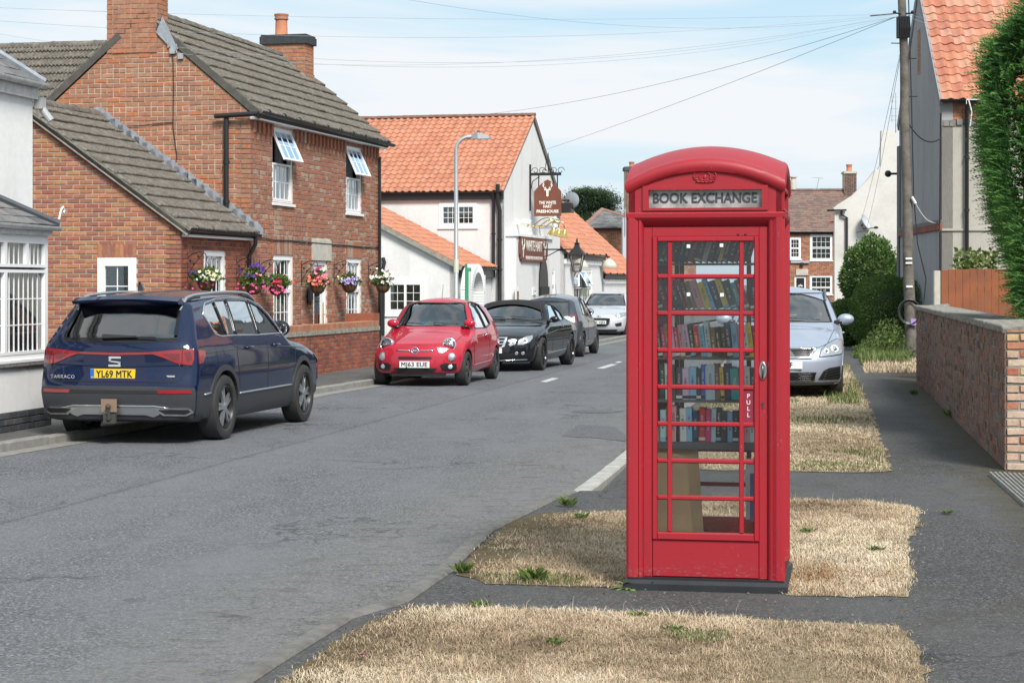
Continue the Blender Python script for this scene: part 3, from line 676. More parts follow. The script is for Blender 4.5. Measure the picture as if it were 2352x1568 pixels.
# white house at the left edge
def white_house():
 a=R(-11.5); Hh=thing('white_house','white rendered house at the left edge with slate roof and bay window','house',(-5.83,23.56,0),a)
 F=side_frame(); ez=4.15; Ln=9.0
 m=MB(); m.box((-6,-Ln,0),(0,0,ez)); W=m.build('wall',WHITE_REND,Hh)
 MB().box((0,-Ln,ez-.17),(.07,.02,ez)).build('fascia',UPVC_G,Hh)
 gutter(Hh,[(.13,-Ln,ez+.04),(.13,.06,ez+.02)],.06,UPVC_G,0)
 th=R(38); up=Vector((-math.cos(th),0,math.sin(th))); Rr=frame((.11,-Ln,ez+.03),(0,1,0),up)
 hip=[(0,0),(Ln+.06,0),(Ln-3.2,4.2),(0,4.2)]
 r=MB().prism(hip,-.05,0,Rr); Ro=r.build('roof',BLACK_MAT,Hh)
 roof_tiles(Ro,Rr,Ln+.2,4.2,'flat',SLATE,200,outline=hip,tw=.3,ex=.2,name='slate',rest='far_slates')
 p0=Rr@Vector((Ln+.06,0,.02)); p1=Rr@Vector((Ln-3.2,4.2,.02)); MB().tube([p0,p1],.05,6).build('hip_flashing',LEAD,Hh)
 Rb=frame((.11,.06,ez+.03),(-1,0,0),(0,-math.cos(th)*1.0,math.sin(th))); MB().prism([(0,0),(6.4,0),(3.2,4.1),(3.0,4.1)],-.05,.01,Rb).build('rear_hip',SLATE,Hh)
 c=Vector((.06,.08,ez-.26)); MB().box((c.x-.05,c.y-.06,c.z-.02),(c.x+.05,c.y+.06,c.z+.12)).tube([c+Vector((.02,.02,-.02)),c+Vector((.12,.05,-.16))],.045,10).build('camera',plain('grey_camera',(.35,.36,.37),.4),Hh)
 bx=.53; by0,by1=-4.0,-.72; sz,tz=.98,2.30
 B=MB().box((0,by0,PZ),(bx,by1,sz-.12)).build('bay_base',WHITE_REND,Hh)
 MB().box((-.0,by0-.02,PZ),(bx+.012,by1+.012,PZ+.22)).build('plinth',plain('black_plinth',(.02,.02,.022),.6),Hh)
 its=brick_items(frame((bx+.012,by0,PZ),(0,1,0),(0,0,1)),[(0,0),(by1-by0,0),(by1-by0,.22),(0,.22)],bh=.073,dep=.01)
 lay(Hh,its,'plinth_brick',DARK_CAP,60)
 BF=frame((bx,by0,0),(0,1,0),(0,0,1)); Lb=by1-by0
 nn=3; lw=1.0/nn; li=[]
 for i in range(nn):li+=[(i*lw,0,(i+1)*lw,.72,8,3),(i*lw,.74,(i+.5)*lw,1,4,1),((i+.5)*lw,.74,(i+1)*lw,1,4,1)]
 window(Hh,BF,(0,sz-.1,Lb,tz),li,fw=.06,d=.0-.05,sillw=.03,curtain='net',bar=.014)
 MB().box((0,by1-.06,sz-.1),(bx-.06,by1,tz)).build('bay_return',UPVC,Hh)
 MB().box((-.02,by0-.03,tz),(bx+.05,by1+.03,tz+.10)).build('bay_fascia',UPVC_G,Hh)
 gutter(Hh,[(bx+.09,by0-.1,tz+.13),(bx+.09,by1+.10,tz+.11)],.055,UPVC_G,0)
 th=R(30); up=Vector((-math.cos(th),0,math.sin(th))); Rr=frame((bx+.08,by0-.1,tz+.12),(0,1,0),up); lb=Lb+.2; s2=(bx+.08)/math.cos(th)
 hip=[(0,0),(lb,0),(lb-s2*.9,s2),(0,s2)]
 Ro=MB().prism(hip,-.04,0,Rr).build('bay_roof',BLACK_MAT,Hh)
 roof_tiles(Ro,Rr,lb,s2,'flat',SLATE,150,outline=hip,tw=.25,ex=.17,name='slate',rest='far_slates')
 Rb=frame((bx+.08,by1+.1,tz+.12),(-1,0,0),(0,-.82,.57)); MB().prism([(0,0),(.74,0),(.74,.85),(.70,.85)],-.03,.01,Rb).build('bay_hip',SLATE,Hh)
 p0=Rr@Vector((lb,0,.03)); p1=Rr@Vector((lb-s2*.9,s2,.03)); MB().tube([p0,p1],.045,6).build('hip_ridge',plain('dark_lead',(.07,.08,.09),.5),Hh)
 MB().tube([(bx+.10,by1+.10,tz+.2),(bx+.11,by1+.13,tz+.31),(bx+.11,by1+.19,tz+.35),(bx+.11,by1+.23,tz+.31),(bx+.11,by1+.20,tz+.28)],.012,6).build('gutter_hook',UPVC,Hh)
 T=thing('low_white_wall','low white roughcast wall with grey stone coping below the bay window','wall',(-5.55,22.3,0),a)
 MB().box((-.15,-2.4,PZ),(0,.55,.86)).build('roughcast',render_mat('roughcast_white',(.74,.74,.72),(.5,.47,.42),.5,2,False,1.2),T)
 for k in range(4):MB().prism([(-2.45+k*.76,0),(-1.71+k*.76,0),(-1.71+k*.76,.25),(-2.45+k*.76,.25)],0,.07,frame((-.2,0,.86),(0,1,0),(1,0,0)),ch=.02).build('coping_stone',plain('grey_coping',(.22,.215,.20),.9,var=.5,vscale=18,bmp=.6) if k==0 else bpy.data.materials['grey_coping'],T)
 MB().box((-.145,-2.4,PZ),(.008,.555,PZ+.2)).build('tarred_base',plain('tarred_brick',(.03,.03,.035),.6,bmp=.4),T)
 P=gp(71,972,PZ); o=MB().prism([(-.035,0),(.035,0),(.03,.86),(-.02,.87)],-.03,.03,frame((P.x+.02,P.y-.05,PZ),(1,0,0),(0,0,1)),ch=.006).build('timber_post',plain('weathered_timber',(.17,.15,.13),.9,var=.5,vscale=20,bmp=.5)); tag(o,'weathered grey timber post standing against the low white wall','post')
white_house()
# the white public house
def deer(M,k,mat,parent,name='stag_emblem'):
 """stag head with antlers, flat, height about 1*k, facing out"""
 m=MB(); z=.004
 def pl(p):m.prism([(x*k,y*k) for x,y in p],0,z,M)
 pl([(-.10,-.05),(-.07,-.30),(-.09,-.42),(0,-.50),(.09,-.42),(.07,-.30),(.10,-.05),(0,.04)])
 pl([(-.10,-.05),(-.10,.02),(-.25,.08),(-.22,-.04)]); pl([(.10,-.05),(.22,-.04),(.25,.08),(.10,.02)])
 for s in (-1,1):
  def seg(pts,r):
   m.tube([M@Vector((s*x*k,y*k,z)) for x,y in pts],[q*k for q in r],5)
  seg([(.05,-.02),(.14,.10),(.27,.17),(.31,.30),(.26,.48),(.30,.55)],[.03,.03,.03,.028,.02,.008])
  seg([(.27,.17),(.36,.30),(.35,.40)],[.025,.018,.006]); seg([(.14,.10),(.13,.24)],[.022,.006]); seg([(.30,.27),(.20,.38)],[.02,.006]); seg([(.29,.40),(.36,.50)],[.018,.006])
 return m.build(name,mat,parent)
SIGN_BROWN=plain('brown_sign_board',(.17,.055,.032),.55,var=.12)
SIGN_WHITE=plain('cream_sign_lettering',(.78,.75,.68),.6)
def pub():
 P=thing('white_pub','white rendered public house with orange pantile roof and lean-to front range','pub',(-.33,65,0),A_ST)
 G,F=gable_frame(),side_frame(); ez=4.78; hw=4.75; rz=7.62; Lw=9.2
 a0,b1=st(P,G,1009,466); a1,b0=st(P,G,1096,522); wn=(a0,b0,a1,b1)
 m=MB(); wall_mesh(m,G,[(-Lw,0),(0,0),(0,ez),(-Lw,ez)],[wn])
 fo=[(0,0),(2*hw,0),(2*hw,ez),(hw,rz),(0,ez)]
 s0,t1=st(P,F,1268,478); s1,t0=st(P,F,1288,508); w2=(s0,t0,s1-.1,t1); s0,t1=st(P,F,1254,618); s1,_=st(P,F,1274,618); w3=(s0,.7,s1,t1)
 wall_mesh(m,F,fo,[w2,w3]); m.box((-Lw,2*hw,0),(-.02,2*hw-.1,ez)); W=m.build('wall',WHITE_PUB,P)
 window(P,G,wn,[(0,0,.5,1,3,3),(.5,0,1,1,3,3)],fw=.11,d=-.03,curtain=None)
 window(P,F,w2,[(0,0,.5,1,2,1),(.5,0,1,1,2,1)],fw=.06); window(P,F,w3,[(0,0,1,.6,4,2),(0,.62,1,1,4,1)],fw=.08)
 th=math.atan2(rz-ez,hw); ov=.18; Rr=frame((-Lw-.05,-ov,ez-ov*math.tan(th)+.14),(1,0,0),(0,math.cos(th),math.sin(th))); sl=(hw+ov)/math.cos(th)
 Ro=MB().box((0,0,-.05),(Lw+.10,sl,0),Rr).build('roof',BLACK_MAT,P)
 roof_tiles(Ro,Rr,Lw+.12,sl,'pan',PANTILE,300,tw=.246,ex=.315)
 rp_=Rr@Vector((0,sl,0)); ridge(Ro,(rp_.x,rp_.y,rp_.z+.03),(.07,rp_.y,rp_.z+.03),plain('brown_ridge_clay',(.20,.10,.07),.9,var=.4),.12,.5)
 Rb=frame((.07,2*hw+ov,ez-ov*math.tan(th)+.14),(-1,0,0),(0,-math.cos(th),math.sin(th))); MB().box((0,0,-.05),(Lw+.12,sl,.02),Rb).build('rear_roof',PANTILE,P)
 MB().box((Lw+.02,0,-.14),(Lw+.09,sl,.03),Rr).box((0,0,-.14),(.07,sl,.03),Rb).build('verge',plain('grey_verge_board',(.16,.155,.14),.9),P)
 MB().box((-Lw,-.13,ez-.22),(.06,0,ez+.03)).build('fascia',BLACK_PL,P)
 gutter(P,[(-Lw,-.2,ez+.05),(.06,-.2,ez+.03)],.06,BLACK_PL,8)
 x1=st(P,G,1135,500)[0]; x2=st(P,G,1144.5,500)[0]
 pipe(P,[(x1,-.2,ez),(x1,-.1,ez-.35),(x1,-.1,2.4),(x1-.06,-.1,1.95),(x1-.25,-.1,1.8),(x1-.28,-.1,.1)],.055,clips=[(x1,-.1,3.4)])
 pipe(P,[(x2+.02,-.16,ez+.28),(x2+.02,-.16,ez-.3),(x2+.08,-.12,ez-.6),(x2+.08,-.12,.1)],.07,clips=[(x2+.08,-.12,3.2),(x2+.08,-.12,2.2)],name='soil_pipe')
 e0=.55; e1=6.4; ex=.36; et=st(P,F,1200,546)[1]
 MB().box((0,e0,0),(ex,e1,et)).build('entrance_block',WHITE_PUB,P)
 MB().box((-.02,e0-.06,et),(ex+.08,e1+.06,et+.09)).build('ledge',WHITE_PAINT,P)
 EF=frame((ex,0,0),(0,1,0),(0,0,1))
 def rect(a,b,c,d):s0,t1=st(P,EF,a,b); s1,t0=st(P,EF,c,d); return s0,t0,s1,t1
 for (a,b,c,d) in ((1183,662,1192,690),(1222,661,1231,678)):
  q=rect(a,b,c,d); MB().box((q[0],q[1],0),(q[2],q[3],.02),EF).build('slit_frame',WHITE_PAINT,P); MB().box((q[0]+.2,q[1],.02),(q[2]-.12,q[3]-.1,.03),EF).build('slit_window',WIN_GLASS,P)
 q=rect(1237,600,1256,690); s0,s1=q[0],q[2]; dm=(s0+s1)/2; h=2.65
 arch=[(s0,0),(s1,0),(s1,1.75)]+[(dm+(s1-dm)*math.cos(x),1.75+(h-1.75)*math.sin(x)) for x in (.4,.8,1.2,1.57,1.95,2.35,2.75)]+[(s0,1.75)]
 MB().prism(arch,.0,.05,EF).build('door',BLACK_PL,P); MB().box((s0-.02,0,.05),(s1+.02,1.62,.10),EF).build('door_leaf',IRON,P)
 q=rect(1190,548,1254,594); sc,tcn=(q[0]+q[2])/2,(q[1]+q[3])/2; ww,hh=abs(q[2]-q[0])/2,.46
 S=thing('wall_sign','brown board lettered WHITE HART on the white entrance block','sign',M=WM[P.name]@EF@Matrix.Translation((sc,tcn,.02)))
 bd=[(-ww*.86,-hh),(ww*.86,-hh),(ww*.86,-hh*.85),(ww*.95,-hh*.8),(ww*.95,-hh*.55),(ww,-hh*.5),(ww,hh*.5),(ww*.95,hh*.55),(ww*.95,hh*.8),(ww*.86,hh*.85),(ww*.86,hh),(-ww*.86,hh),(-ww*.86,hh*.85),(-ww*.95,hh*.8),(-ww*.95,hh*.55),(-ww,hh*.5),(-ww,-hh*.5),(-ww*.95,-hh*.55),(-ww*.95,-hh*.8),(-ww*.86,-hh*.85)]
 MB().prism(bd,0,.05).build('board',SIGN_BROWN,S)
 lettering('WHITE HART',.50,SIGN_WHITE,S,Matrix.Translation((0,.08,.052)),bold=.009,fitw=ww*1.16)
 lettering('FREEHOUSE VILLAGE PUB AND RESTAURANT',.17,SIGN_WHITE,S,Matrix.Translation((0,-.33,.052)),fitw=ww*1.22,name='small_lettering')
 for sx in (-1,1):deer(Matrix.Translation((sx*ww*.78,-.02,.05))@Matrix.Diagonal((1.0,1,1,1)),.62,SIGN_WHITE,S)
 for i,(px,py) in enumerate(((1224,533),(1237,536),(1250,537))):
  s,t=st(P,EF,px,py); s-=.9; L_=thing('brass_lamp',['brass swan neck lamp nearest the corner pipe above the brown wall sign','brass swan neck lamp in the middle of three above the brown wall sign','brass swan neck lamp furthest along the wall above the brown wall sign'][i],'lamp',M=WM[P.name]@EF@Matrix.Translation((s,t,0)),group='brass lamps above the pub sign')
  pts=[(0,.22,0),(0,.24,.25),(0,.42,.5),(0,.48,.72),(0,.36,.9),(0,.18,.92)]
  MB().tube(pts,.02,8).tube([(0,.22,-.0),(0,.22,.03)],.07,10).build('arm',BRASS,L_,smooth=True)
  MB().lathe([(.035,.16),(.05,.08),(.12,.02),(.17,-.14),(.19,-.15),(.15,-.13),(.001,.0)],14,Matrix.Translation((0,0,.92))@Matrix.Rotation(R(-90),4,'X')@Matrix.Rotation(R(14),4,'X')).build('shade',BRASS,L_,smooth=True)
 for i,(px,py,pl_) in enumerate(((1184,552-2,F),)):pass
 s,t=st(P,F,1187,510); c=thing('security_camera','white security camera on the gable beside the brown hanging sign','camera',M=WM[P.name]@F@Matrix.Translation((s,t,0)))
 MB().box((-.05,-.08,0),(.05,.08,.1)).tube([(0,0,.1),(0,0,.25)],.03).build('mount',WHITE_PAINT,c); MB().tube([(0,.03,.2),(.0,-.03,.5)],.09,12).build('housing',WHITE_PAINT,c)
 s,t=st(P,F,1238,522); c=thing('security_camera','white dome camera just above the three brass lamps','camera',M=WM[P.name]@F@Matrix.Translation((s,t,ex)))
 MB().box((-.06,-.06,-.3),(.06,.06,.12)).build('mount',GALV,c); MB().ball((.1,.03,.2),(.2,.11,.11)).build('housing',WHITE_PAINT,c,smooth=True)
 s,t=st(P,EF,1246,577); s0=s
 Ln=thing('wall_lantern','black and glass lantern on a scrolled bracket by the pub door','lantern',M=WM[P.name]@EF@Matrix.Translation((s0-.2,2.95,0)))
 q=1.30
 MB().tube([(0,0,0),(0,0,q)],.025).tube([(0,-.28,.02),(0,-.2,.3),(0,-.04,.6),(0,-.02,.9)],.018,6).tube([(0,.1,0),(0,-.35,0)],.03).build('bracket',IRON,Ln)
 T=Matrix.Translation((0,-.55,q))@Matrix.Rotation(R(-90),4,'X')
 b=MB()
 for k in range(4):
  a=math.pi/4+k*math.pi/2; b.tube([T@Vector((.17*math.cos(a),.17*math.sin(a),-.22)),T@Vector((.33*math.cos(a),.33*math.sin(a),.36))],.018,6)
 b.lathe([(.18,-.26),(.18,-.22),(.001,-.22)],4,T@Matrix.Rotation(R(45),4,'Z')); b.lathe([(.40,.34),(.38,.40),(.14,.62),(.10,.72),(.13,.76),(.05,.80),(.03,.92),(.001,.95)],4,T@Matrix.Rotation(R(45),4,'Z'))
 b.tube([T@Vector((0,0,.34)),(0,-.02,q)],.02); b.build('frame',IRON,Ln)
 MB().lathe([(.165,-.22),(.315,.35)],4,T@Matrix.Rotation(R(45),4,'Z')).build('glass',LAMP_GLASS,Ln); MB().ball(T@Vector((0,0,.02)),(.05,.05,.12)).build('bulb',WHITE_PAINT,Ln)
 s,t=st(P,F,1216,391); Hs=thing('hanging_sign','brown hanging pub sign with stag head lettered THE WHITE HART FREEHOUSE on iron bracket','sign',M=WM[P.name]@F@Matrix.Translation((s,0,0))@Matrix.Rotation(R(90),4,'Y'))
 zt=1.75+(650-391)*66.5/FPX
 outL=4.6*.0+(1290-1216)/FPX*66.5/.974
 Mx=Matrix(((0,0,1,0),(1,0,0,0),(0,1,0,0),(0,0,0,1)))
 fr=WM[P.name]@frame((0.02,s,0),(1,0,0),(0,0,1)); Hs.matrix_local=fr; WM[Hs.name]=fr
 b=MB(); b.box((0,zt-.05,-.03),(outL,zt+.05,.03)); b.box((-.02,zt-1.3,-.03),(.04,zt+.35,.03))
 for x in (outL*.28,outL*.88):b.tube([(x,zt,0),(x,zt-.5,0)],.022,6)
 def scroll(cx,cy,r,n,sgn):return [(cx+sgn*r*(1-k/n*.75)*math.cos(k*.7),cy+r*(1-k/n*.75)*math.sin(k*.7),0) for k in range(n)]
 for cx in (outL*.28,outL*.88):
  for sg in (-1,1):b.tube(scroll(cx+sg*.12,zt+.12,.14,10,sg),.012,5)
 cx=outL*.585; b.tube([(cx,zt,0),(cx,zt+.75,0)],.016,5); b.tube([(cx-.12,zt+.12,0),(cx-.08,zt+.4,0),(cx,zt+.68,0),(cx+.08,zt+.4,0),(cx+.12,zt+.12,0)],.014,5)
 for sg in (-1,1):b.tube(scroll(cx+sg*.14,zt+.1,.1,9,-sg),.012,5)
 b.tube([(.03,zt-.55,0),(.1,zt-.25,0),(.35,zt-.08,0)],.016,5); b.build('bracket',IRON,Hs)
 xl,xr=(1226-1216)/(1290-1216)*outL,outL; yb=1.75+(650-491)*66.5/FPX; yt=1.75+(650-404)*66.5/FPX; ys=yt-.42; xm=(xl+xr)/2
 arc=[(xl,yb),(xr,yb),(xr,ys)]+[(xm+(xr-xm)*c,ys+(yt-ys)*(1-abs(c)**1.35)) for c in (.8,.5,.2,0,-.2,-.5,-.8)]+[(xl,ys)]
 B=MB().prism(arc,-.03,.03).build('board',SIGN_BROWN,Hs)
 zz=.031
 deer(Matrix.Translation((xm,yt-.36,zz)),.50,SIGN_WHITE,Hs)
 lettering('THE WHITE',.15,SIGN_WHITE,Hs,Matrix.Translation((xm,yb+.475,zz)),bold=.004,fitw=.62); lettering('HART',.15,SIGN_WHITE,Hs,Matrix.Translation((xm,yb+.34,zz)),bold=.004,fitw=.31); lettering('FREEHOUSE',.14,SIGN_WHITE,Hs,Matrix.Translation((xm,yb+.165,zz)),bold=.005,fitw=.80,name='lower_lettering')
 s,t=st(P,F,1312,465); D=thing('satellite_dish','dark grey satellite dish on the far corner of the pub','satellite dish',M=WM[P.name]@F@Matrix.Translation((2*hw+.1,t,.35)))
 MB().lathe([(.001,.0),(.2,.03),(.36,.1),(.40,.14),(.36,.12),(.2,.05),(.001,.02)],20,Matrix.Rotation(R(20),4,'X')@Matrix.Rotation(R(55),4,'Y')@Matrix.Diagonal((1.05,.85,.85,1))).build('dish',plain('dark_dish',(.22,.24,.26),.5),D,smooth=True); MB().tube([(0,0,-.35),(0,0,0)],.03).build('arm',IRON,D)
 Fr=MB().box((-.02,2*hw-.4,ez-.35),(.5,2*hw+.25,ez+.02)).build('far_fascia',BLACK_PL,P); MB().prism([(0,0),(.75,0),(.7,.5),(0,.5)],0,.05,frame((-.1,2*hw-.5,ez+.1),(0,1,0),(-.8,0,.5))).build('far_eave_tiles',PANTILE,P)
 x0=st(P,G,1060,612)[0]
 Lt=thing('lean_to_range','white single storey range with sloping pantile roof in front of the pub','outbuilding',(-1.70,60.5,0),A_ST)
 G2=gable_frame(); ez2=2.28; th=R(27); wl=6.0; zl=ez2+wl*math.tan(th)
 a0,b1=st(Lt,G2,885,641); a1,_=st(Lt,G2,978,641); ww=(a0,.75,a1,b1)
 m=MB(); wall_mesh(m,G2,[(-wl,0),(0,0),(0,ez2-.02),(-wl,zl)],[ww]); wall_mesh(m,F,[(0,0),(4.4,0),(4.4,ez2),(0,ez2)]); W2=m.build('wall',WHITE_PUB,Lt)
 window(Lt,G2,ww,[(0,0,.5,1,2,3),(.5,0,1,1,2,3)],curtain='blind',fw=.14,d=-.02)
 up=Vector((-math.cos(th),0,math.sin(th))); Rr=frame((.2,-.12,ez2-.1+.08),(0,1,0),up); Ro=MB().box((0,0,-.05),(4.5,wl/math.cos(th)+.2,0),Rr).build('roof',BLACK_MAT,Lt)
 roof_tiles(Ro,Rr,4.5,wl/math.cos(th)+.2,'pan',PANTILE,260,tw=.246,ex=.33)
 MB().box((-.05,0,-.13),(.01,wl/math.cos(th)+.2,.01),Rr).build('verge',CEMENT,Lt)
 MB().box((0,-.02,ez2-.35),(.14,4.4,ez2-.06)).build('fascia',BLACK_PL,Lt); gutter(Lt,[(.2,-.1,ez2-.03),(.2,4.5,ez2-.05)],.06,BLACK_PL,4)
 xx=st(Lt,G2,881,620)[0]; pipe(Lt,[(xx,-.08,2.55),(xx+.05,-.08,2.4),(xx,-.08,2.2),(xx,-.08,.1)],.06)
 a0=gp(1084,700,0); Ar=thing('white_archway','white painted brick archway in front of the pub lean-to','archway',(-1.22,58.5,0),A_ST)
 m=MB(); Fa=side_frame(); r0,r1,hh=.62,.88,1.45; n=14
 pts=[(r1*math.cos(math.pi*k/n)+.88,hh+r1*math.sin(math.pi*k/n)) for k in range(n+1)]; pin=[(r0*math.cos(math.pi*k/n)+1.28,hh+r0*math.sin(math.pi*k/n)) for k in range(n+1)]
 its=[]
 for k in range(n*2):
  a,b=math.pi*k/(2*n)+.01,math.pi*(k+1)/(2*n)-.01; q=[(.88+r0*math.cos(a),hh+r0*math.sin(a)),(.88+r1*math.cos(a),hh+r1*math.sin(a)),(.88+r1*math.cos(b),hh+r1*math.sin(b)),(.88+r0*math.cos(b),hh+r0*math.sin(b))]
  key=('ar',k); proto(key,lambda mm:mm.prism(q,-.34,0,ch=.01)); its.append((key,Fa,.05))
 for sx in (0,1):
  k=0
  while k*.083<hh:
   key=('arj',); proto(key,lambda mm:mm.prism([(0,.005),(r1-r0,.005),(r1-r0,.078),(0,.078)],-.34,0,ch=.008)); its.append((key,Fa@Matrix.Translation((sx*(r1+r0),k*.083,0)),.03)); k+=1
 lay(Ar,its,'brick',WHITE_PAINT,80)
 MB().box((-.6,1.8,0),(-.05,1.95,2.0)).build('return_wall',WHITE_PUB,Ar)
 N_=thing('notice_panel','narrow green and white notice panel seen edge on behind the lamp column','notice board',(-1.16,50,0),R(78)); MB().box((0,0,0),(.06,.06,2.25)).build('post',plain('green_paint',(.05,.28,.14),.5),N_); MB().box((.05,-.02,.3),(.42,.0,2.15)).build('board',plain('notice_green',(.07,.33,.18),.5),N_); MB().box((.1,-.025,.4),(.4,-.02,2.05)).build('sheet',WHITE_PAINT,N_)
pub()
def wings():
 for i,(X0,Y0,Ln,ez,dep,lab) in enumerate(((2.02,75.2,8.3,2.92,3.6,'white painted low wing with orange pantile roof next to the pub'),(3.9,83.6,9.5,2.15,4.4,'lowest white wing with pantile roof half hidden by the red box'))):
  W_=thing('low_wing',lab,'outbuilding',(X0,Y0,0),A_ST); F=side_frame(); G=gable_frame(); th=R(42); hw=dep; rz=ez+hw*math.tan(th)
  holes=[]
  if i==0:
   s0,t1=st(W_,F,1318,618); s1,_=st(W_,F,1359,618); holes=[(s0,.35,s1,t1)]
  m=MB(); wall_mesh(m,F,[(0,0),(Ln,0),(Ln,ez),(0,ez)],holes); wall_mesh(m,G,[(-2*hw,0),(0,0),(0,ez),(-hw,rz),(-2*hw,ez)]); wall_mesh(m,frame((0,Ln,0),(-1,0,0),(0,0,1)),[(0,0),(2*hw,0),(2*hw,ez),(hw,rz),(0,ez)])
  m.build('wall',WHITE_REND,W_)
  for h in holes:window(W_,F,h,[(0,0,.5,.62,3,3),(.5,0,1,.62,3,3),(0,.64,.34,1,2,2),(.34,.64,.67,1,1,1),(.67,.64,1,1,2,2)],fw=.09,open_light=(3,-30),curtain='sides')
  up=Vector((-math.cos(th),0,math.sin(th))); Rr=frame((.18,-.1,ez-.02),(0,1,0),up); sl=hw/math.cos(th)+.2
  Ro=MB().box((0,0,-.05),(Ln+.15,sl,0),Rr).build('roof',BLACK_MAT,W_); roof_tiles(Ro,Rr,Ln+.15,sl,'pan',PANTILE,200,tw=.25,ex=.33)
  rp_=Rr@Vector((0,sl,0)); ridge(Ro,(rp_.x,rp_.y,rp_.z),(rp_.x,Ln,rp_.z),PANTILE,.14)
  MB().box((0,0,ez-.2),(.13,Ln,ez-.02)).build('fascia',BLACK_PL,W_); gutter(W_,[(.22,-.1,ez),(.22,Ln+.2,ez-.02)],.06,BLACK_PL,6)
  for k in range(int(Ln/.35)):MB().box((.0,k*.35,ez-.42),(.09,k*.35+.14,ez-.24)).build('corbel',WHITE_PAINT,W_) if k<24 else None
  if i==0:
   for k,px in enumerate((1312,1380)):
    s,t=st(W_,F,px,600); LL=thing('wall_light',['cream shaded wall light left of the white wing window','cream shaded wall light right of the white wing window'][k],'lamp',M=WM[W_.name]@F@Matrix.Translation((s,t,0)),group='wall lights on the low white wing')
    MB().tube([(0,.25,0),(0,.3,.25),(0,.12,.3)],.03).build('arm',IRON,LL); MB().lathe([(.06,.1),(.2,.02),(.42,-.28),(.38,-.28),(.001,.0)],14,Matrix.Translation((0,0,.35))@Matrix.Rotation(R(-90),4,'X')).build('shade',plain('cream_enamel',(.62,.60,.50),.5),LL,smooth=True)
 B=thing('hipped_brick_building','brown brick building with hipped slate roof behind the white wings','house',(at(1352,600,100).x,100,0),R(4))
 wz=1.75+(650-527)*100/FPX; wd=5.6
 W_=MB().box((0,0,0),(wd,6,wz)).build('wall',MORTAR,B)
 lay(W_,brick_items(frame((0,0,1.6),(1,0,0),(0,0,1)),[(0,0),(wd,0),(wd,wz-1.6),(0,wz-1.6)],bond='flemish'),'brick',FAR_BRICK,200)
 MB().box((-.1,-.1,wz-.06),(wd+.1,0,wz+.05)).build('eaves_course',RED_WALL,B)
 az=1.75+(650-484)*100/FPX; mb=MB().add([(-.35,-.3,wz+.05),(3.9,-.3,wz+.05),(1.05,3,az+.15),(-.35,6,wz+.05),(3.9,6,wz+.05)],[(0,1,2),(0,2,3),(1,4,2),(3,2,4)]); Rr=mb.build('roof',SLATE,B)
 F3=frame((-.35,-.3,wz+.07),(1,0,0),Vector((1.05,3,az+.15))-Vector((1.05,-.3,wz+.05))); hh=(Vector((1.05,3,az+.15))-Vector((1.05,-.3,wz+.05))).length
 roof_tiles(Rr,F3,4.25,hh,'flat',SLATE,150,outline=[(0,0),(4.25,0),(1.6,hh*.98),(1.2,hh*.98)],tw=.3,ex=.26,name='slate',rest='far_slates')
 rm=plain('pink_hip_tile',(.30,.17,.14),.9,var=.3); ridge(Rr,(-.35,-.3,wz+.1),(1.05,3,az+.2),rm,.12,.4,'hip_tile'); ridge(Rr,(3.9,-.3,wz+.1),(1.05,3,az+.2),rm,.12,.4,'hip_tile')
 C_=thing('chimney_stack','tall dark brick chimney stack just left of the red box roof','chimney',(at(1437,600,97).x,97,0),R(3)); zt=1.75+(650-392)*97/FPX
 chimney(C_,0,1.0,0,.8,2.2,zt,DARK_BRICK,pot=[(.35,.4,.3,.14)],cap=.16,limit=100)
 MB().box((-.16,-.1,2.2),(.2,.4,1.75+(650-500)*97/FPX)).box((-.2,-.05,1.75+(650-510)*97/FPX),(1.2,.5,1.75+(650-505)*97/FPX)).build('lead_gutter_box',plain('pale_grey_render',(.45,.47,.50),.7),C_)
 A=thing('tv_aerial','thin television aerial beside the dark chimney stack','aerial',(at(1436,490,97).x,96.8,0)); m=MB(); z=1.75+(650-484)*97/FPX
 m.tube([(0,0,z-1.2),(0,0,z+.1)],.02,5).tube([(-.45,0,z),(.05,0,z)],.015,5)
 for k in range(5):m.tube([(-.42+k*.09,-.12,z-.08),(-.42+k*.09,.12,z+.08)],.01,4)
 m.build('mast',GALV,A)
wings()
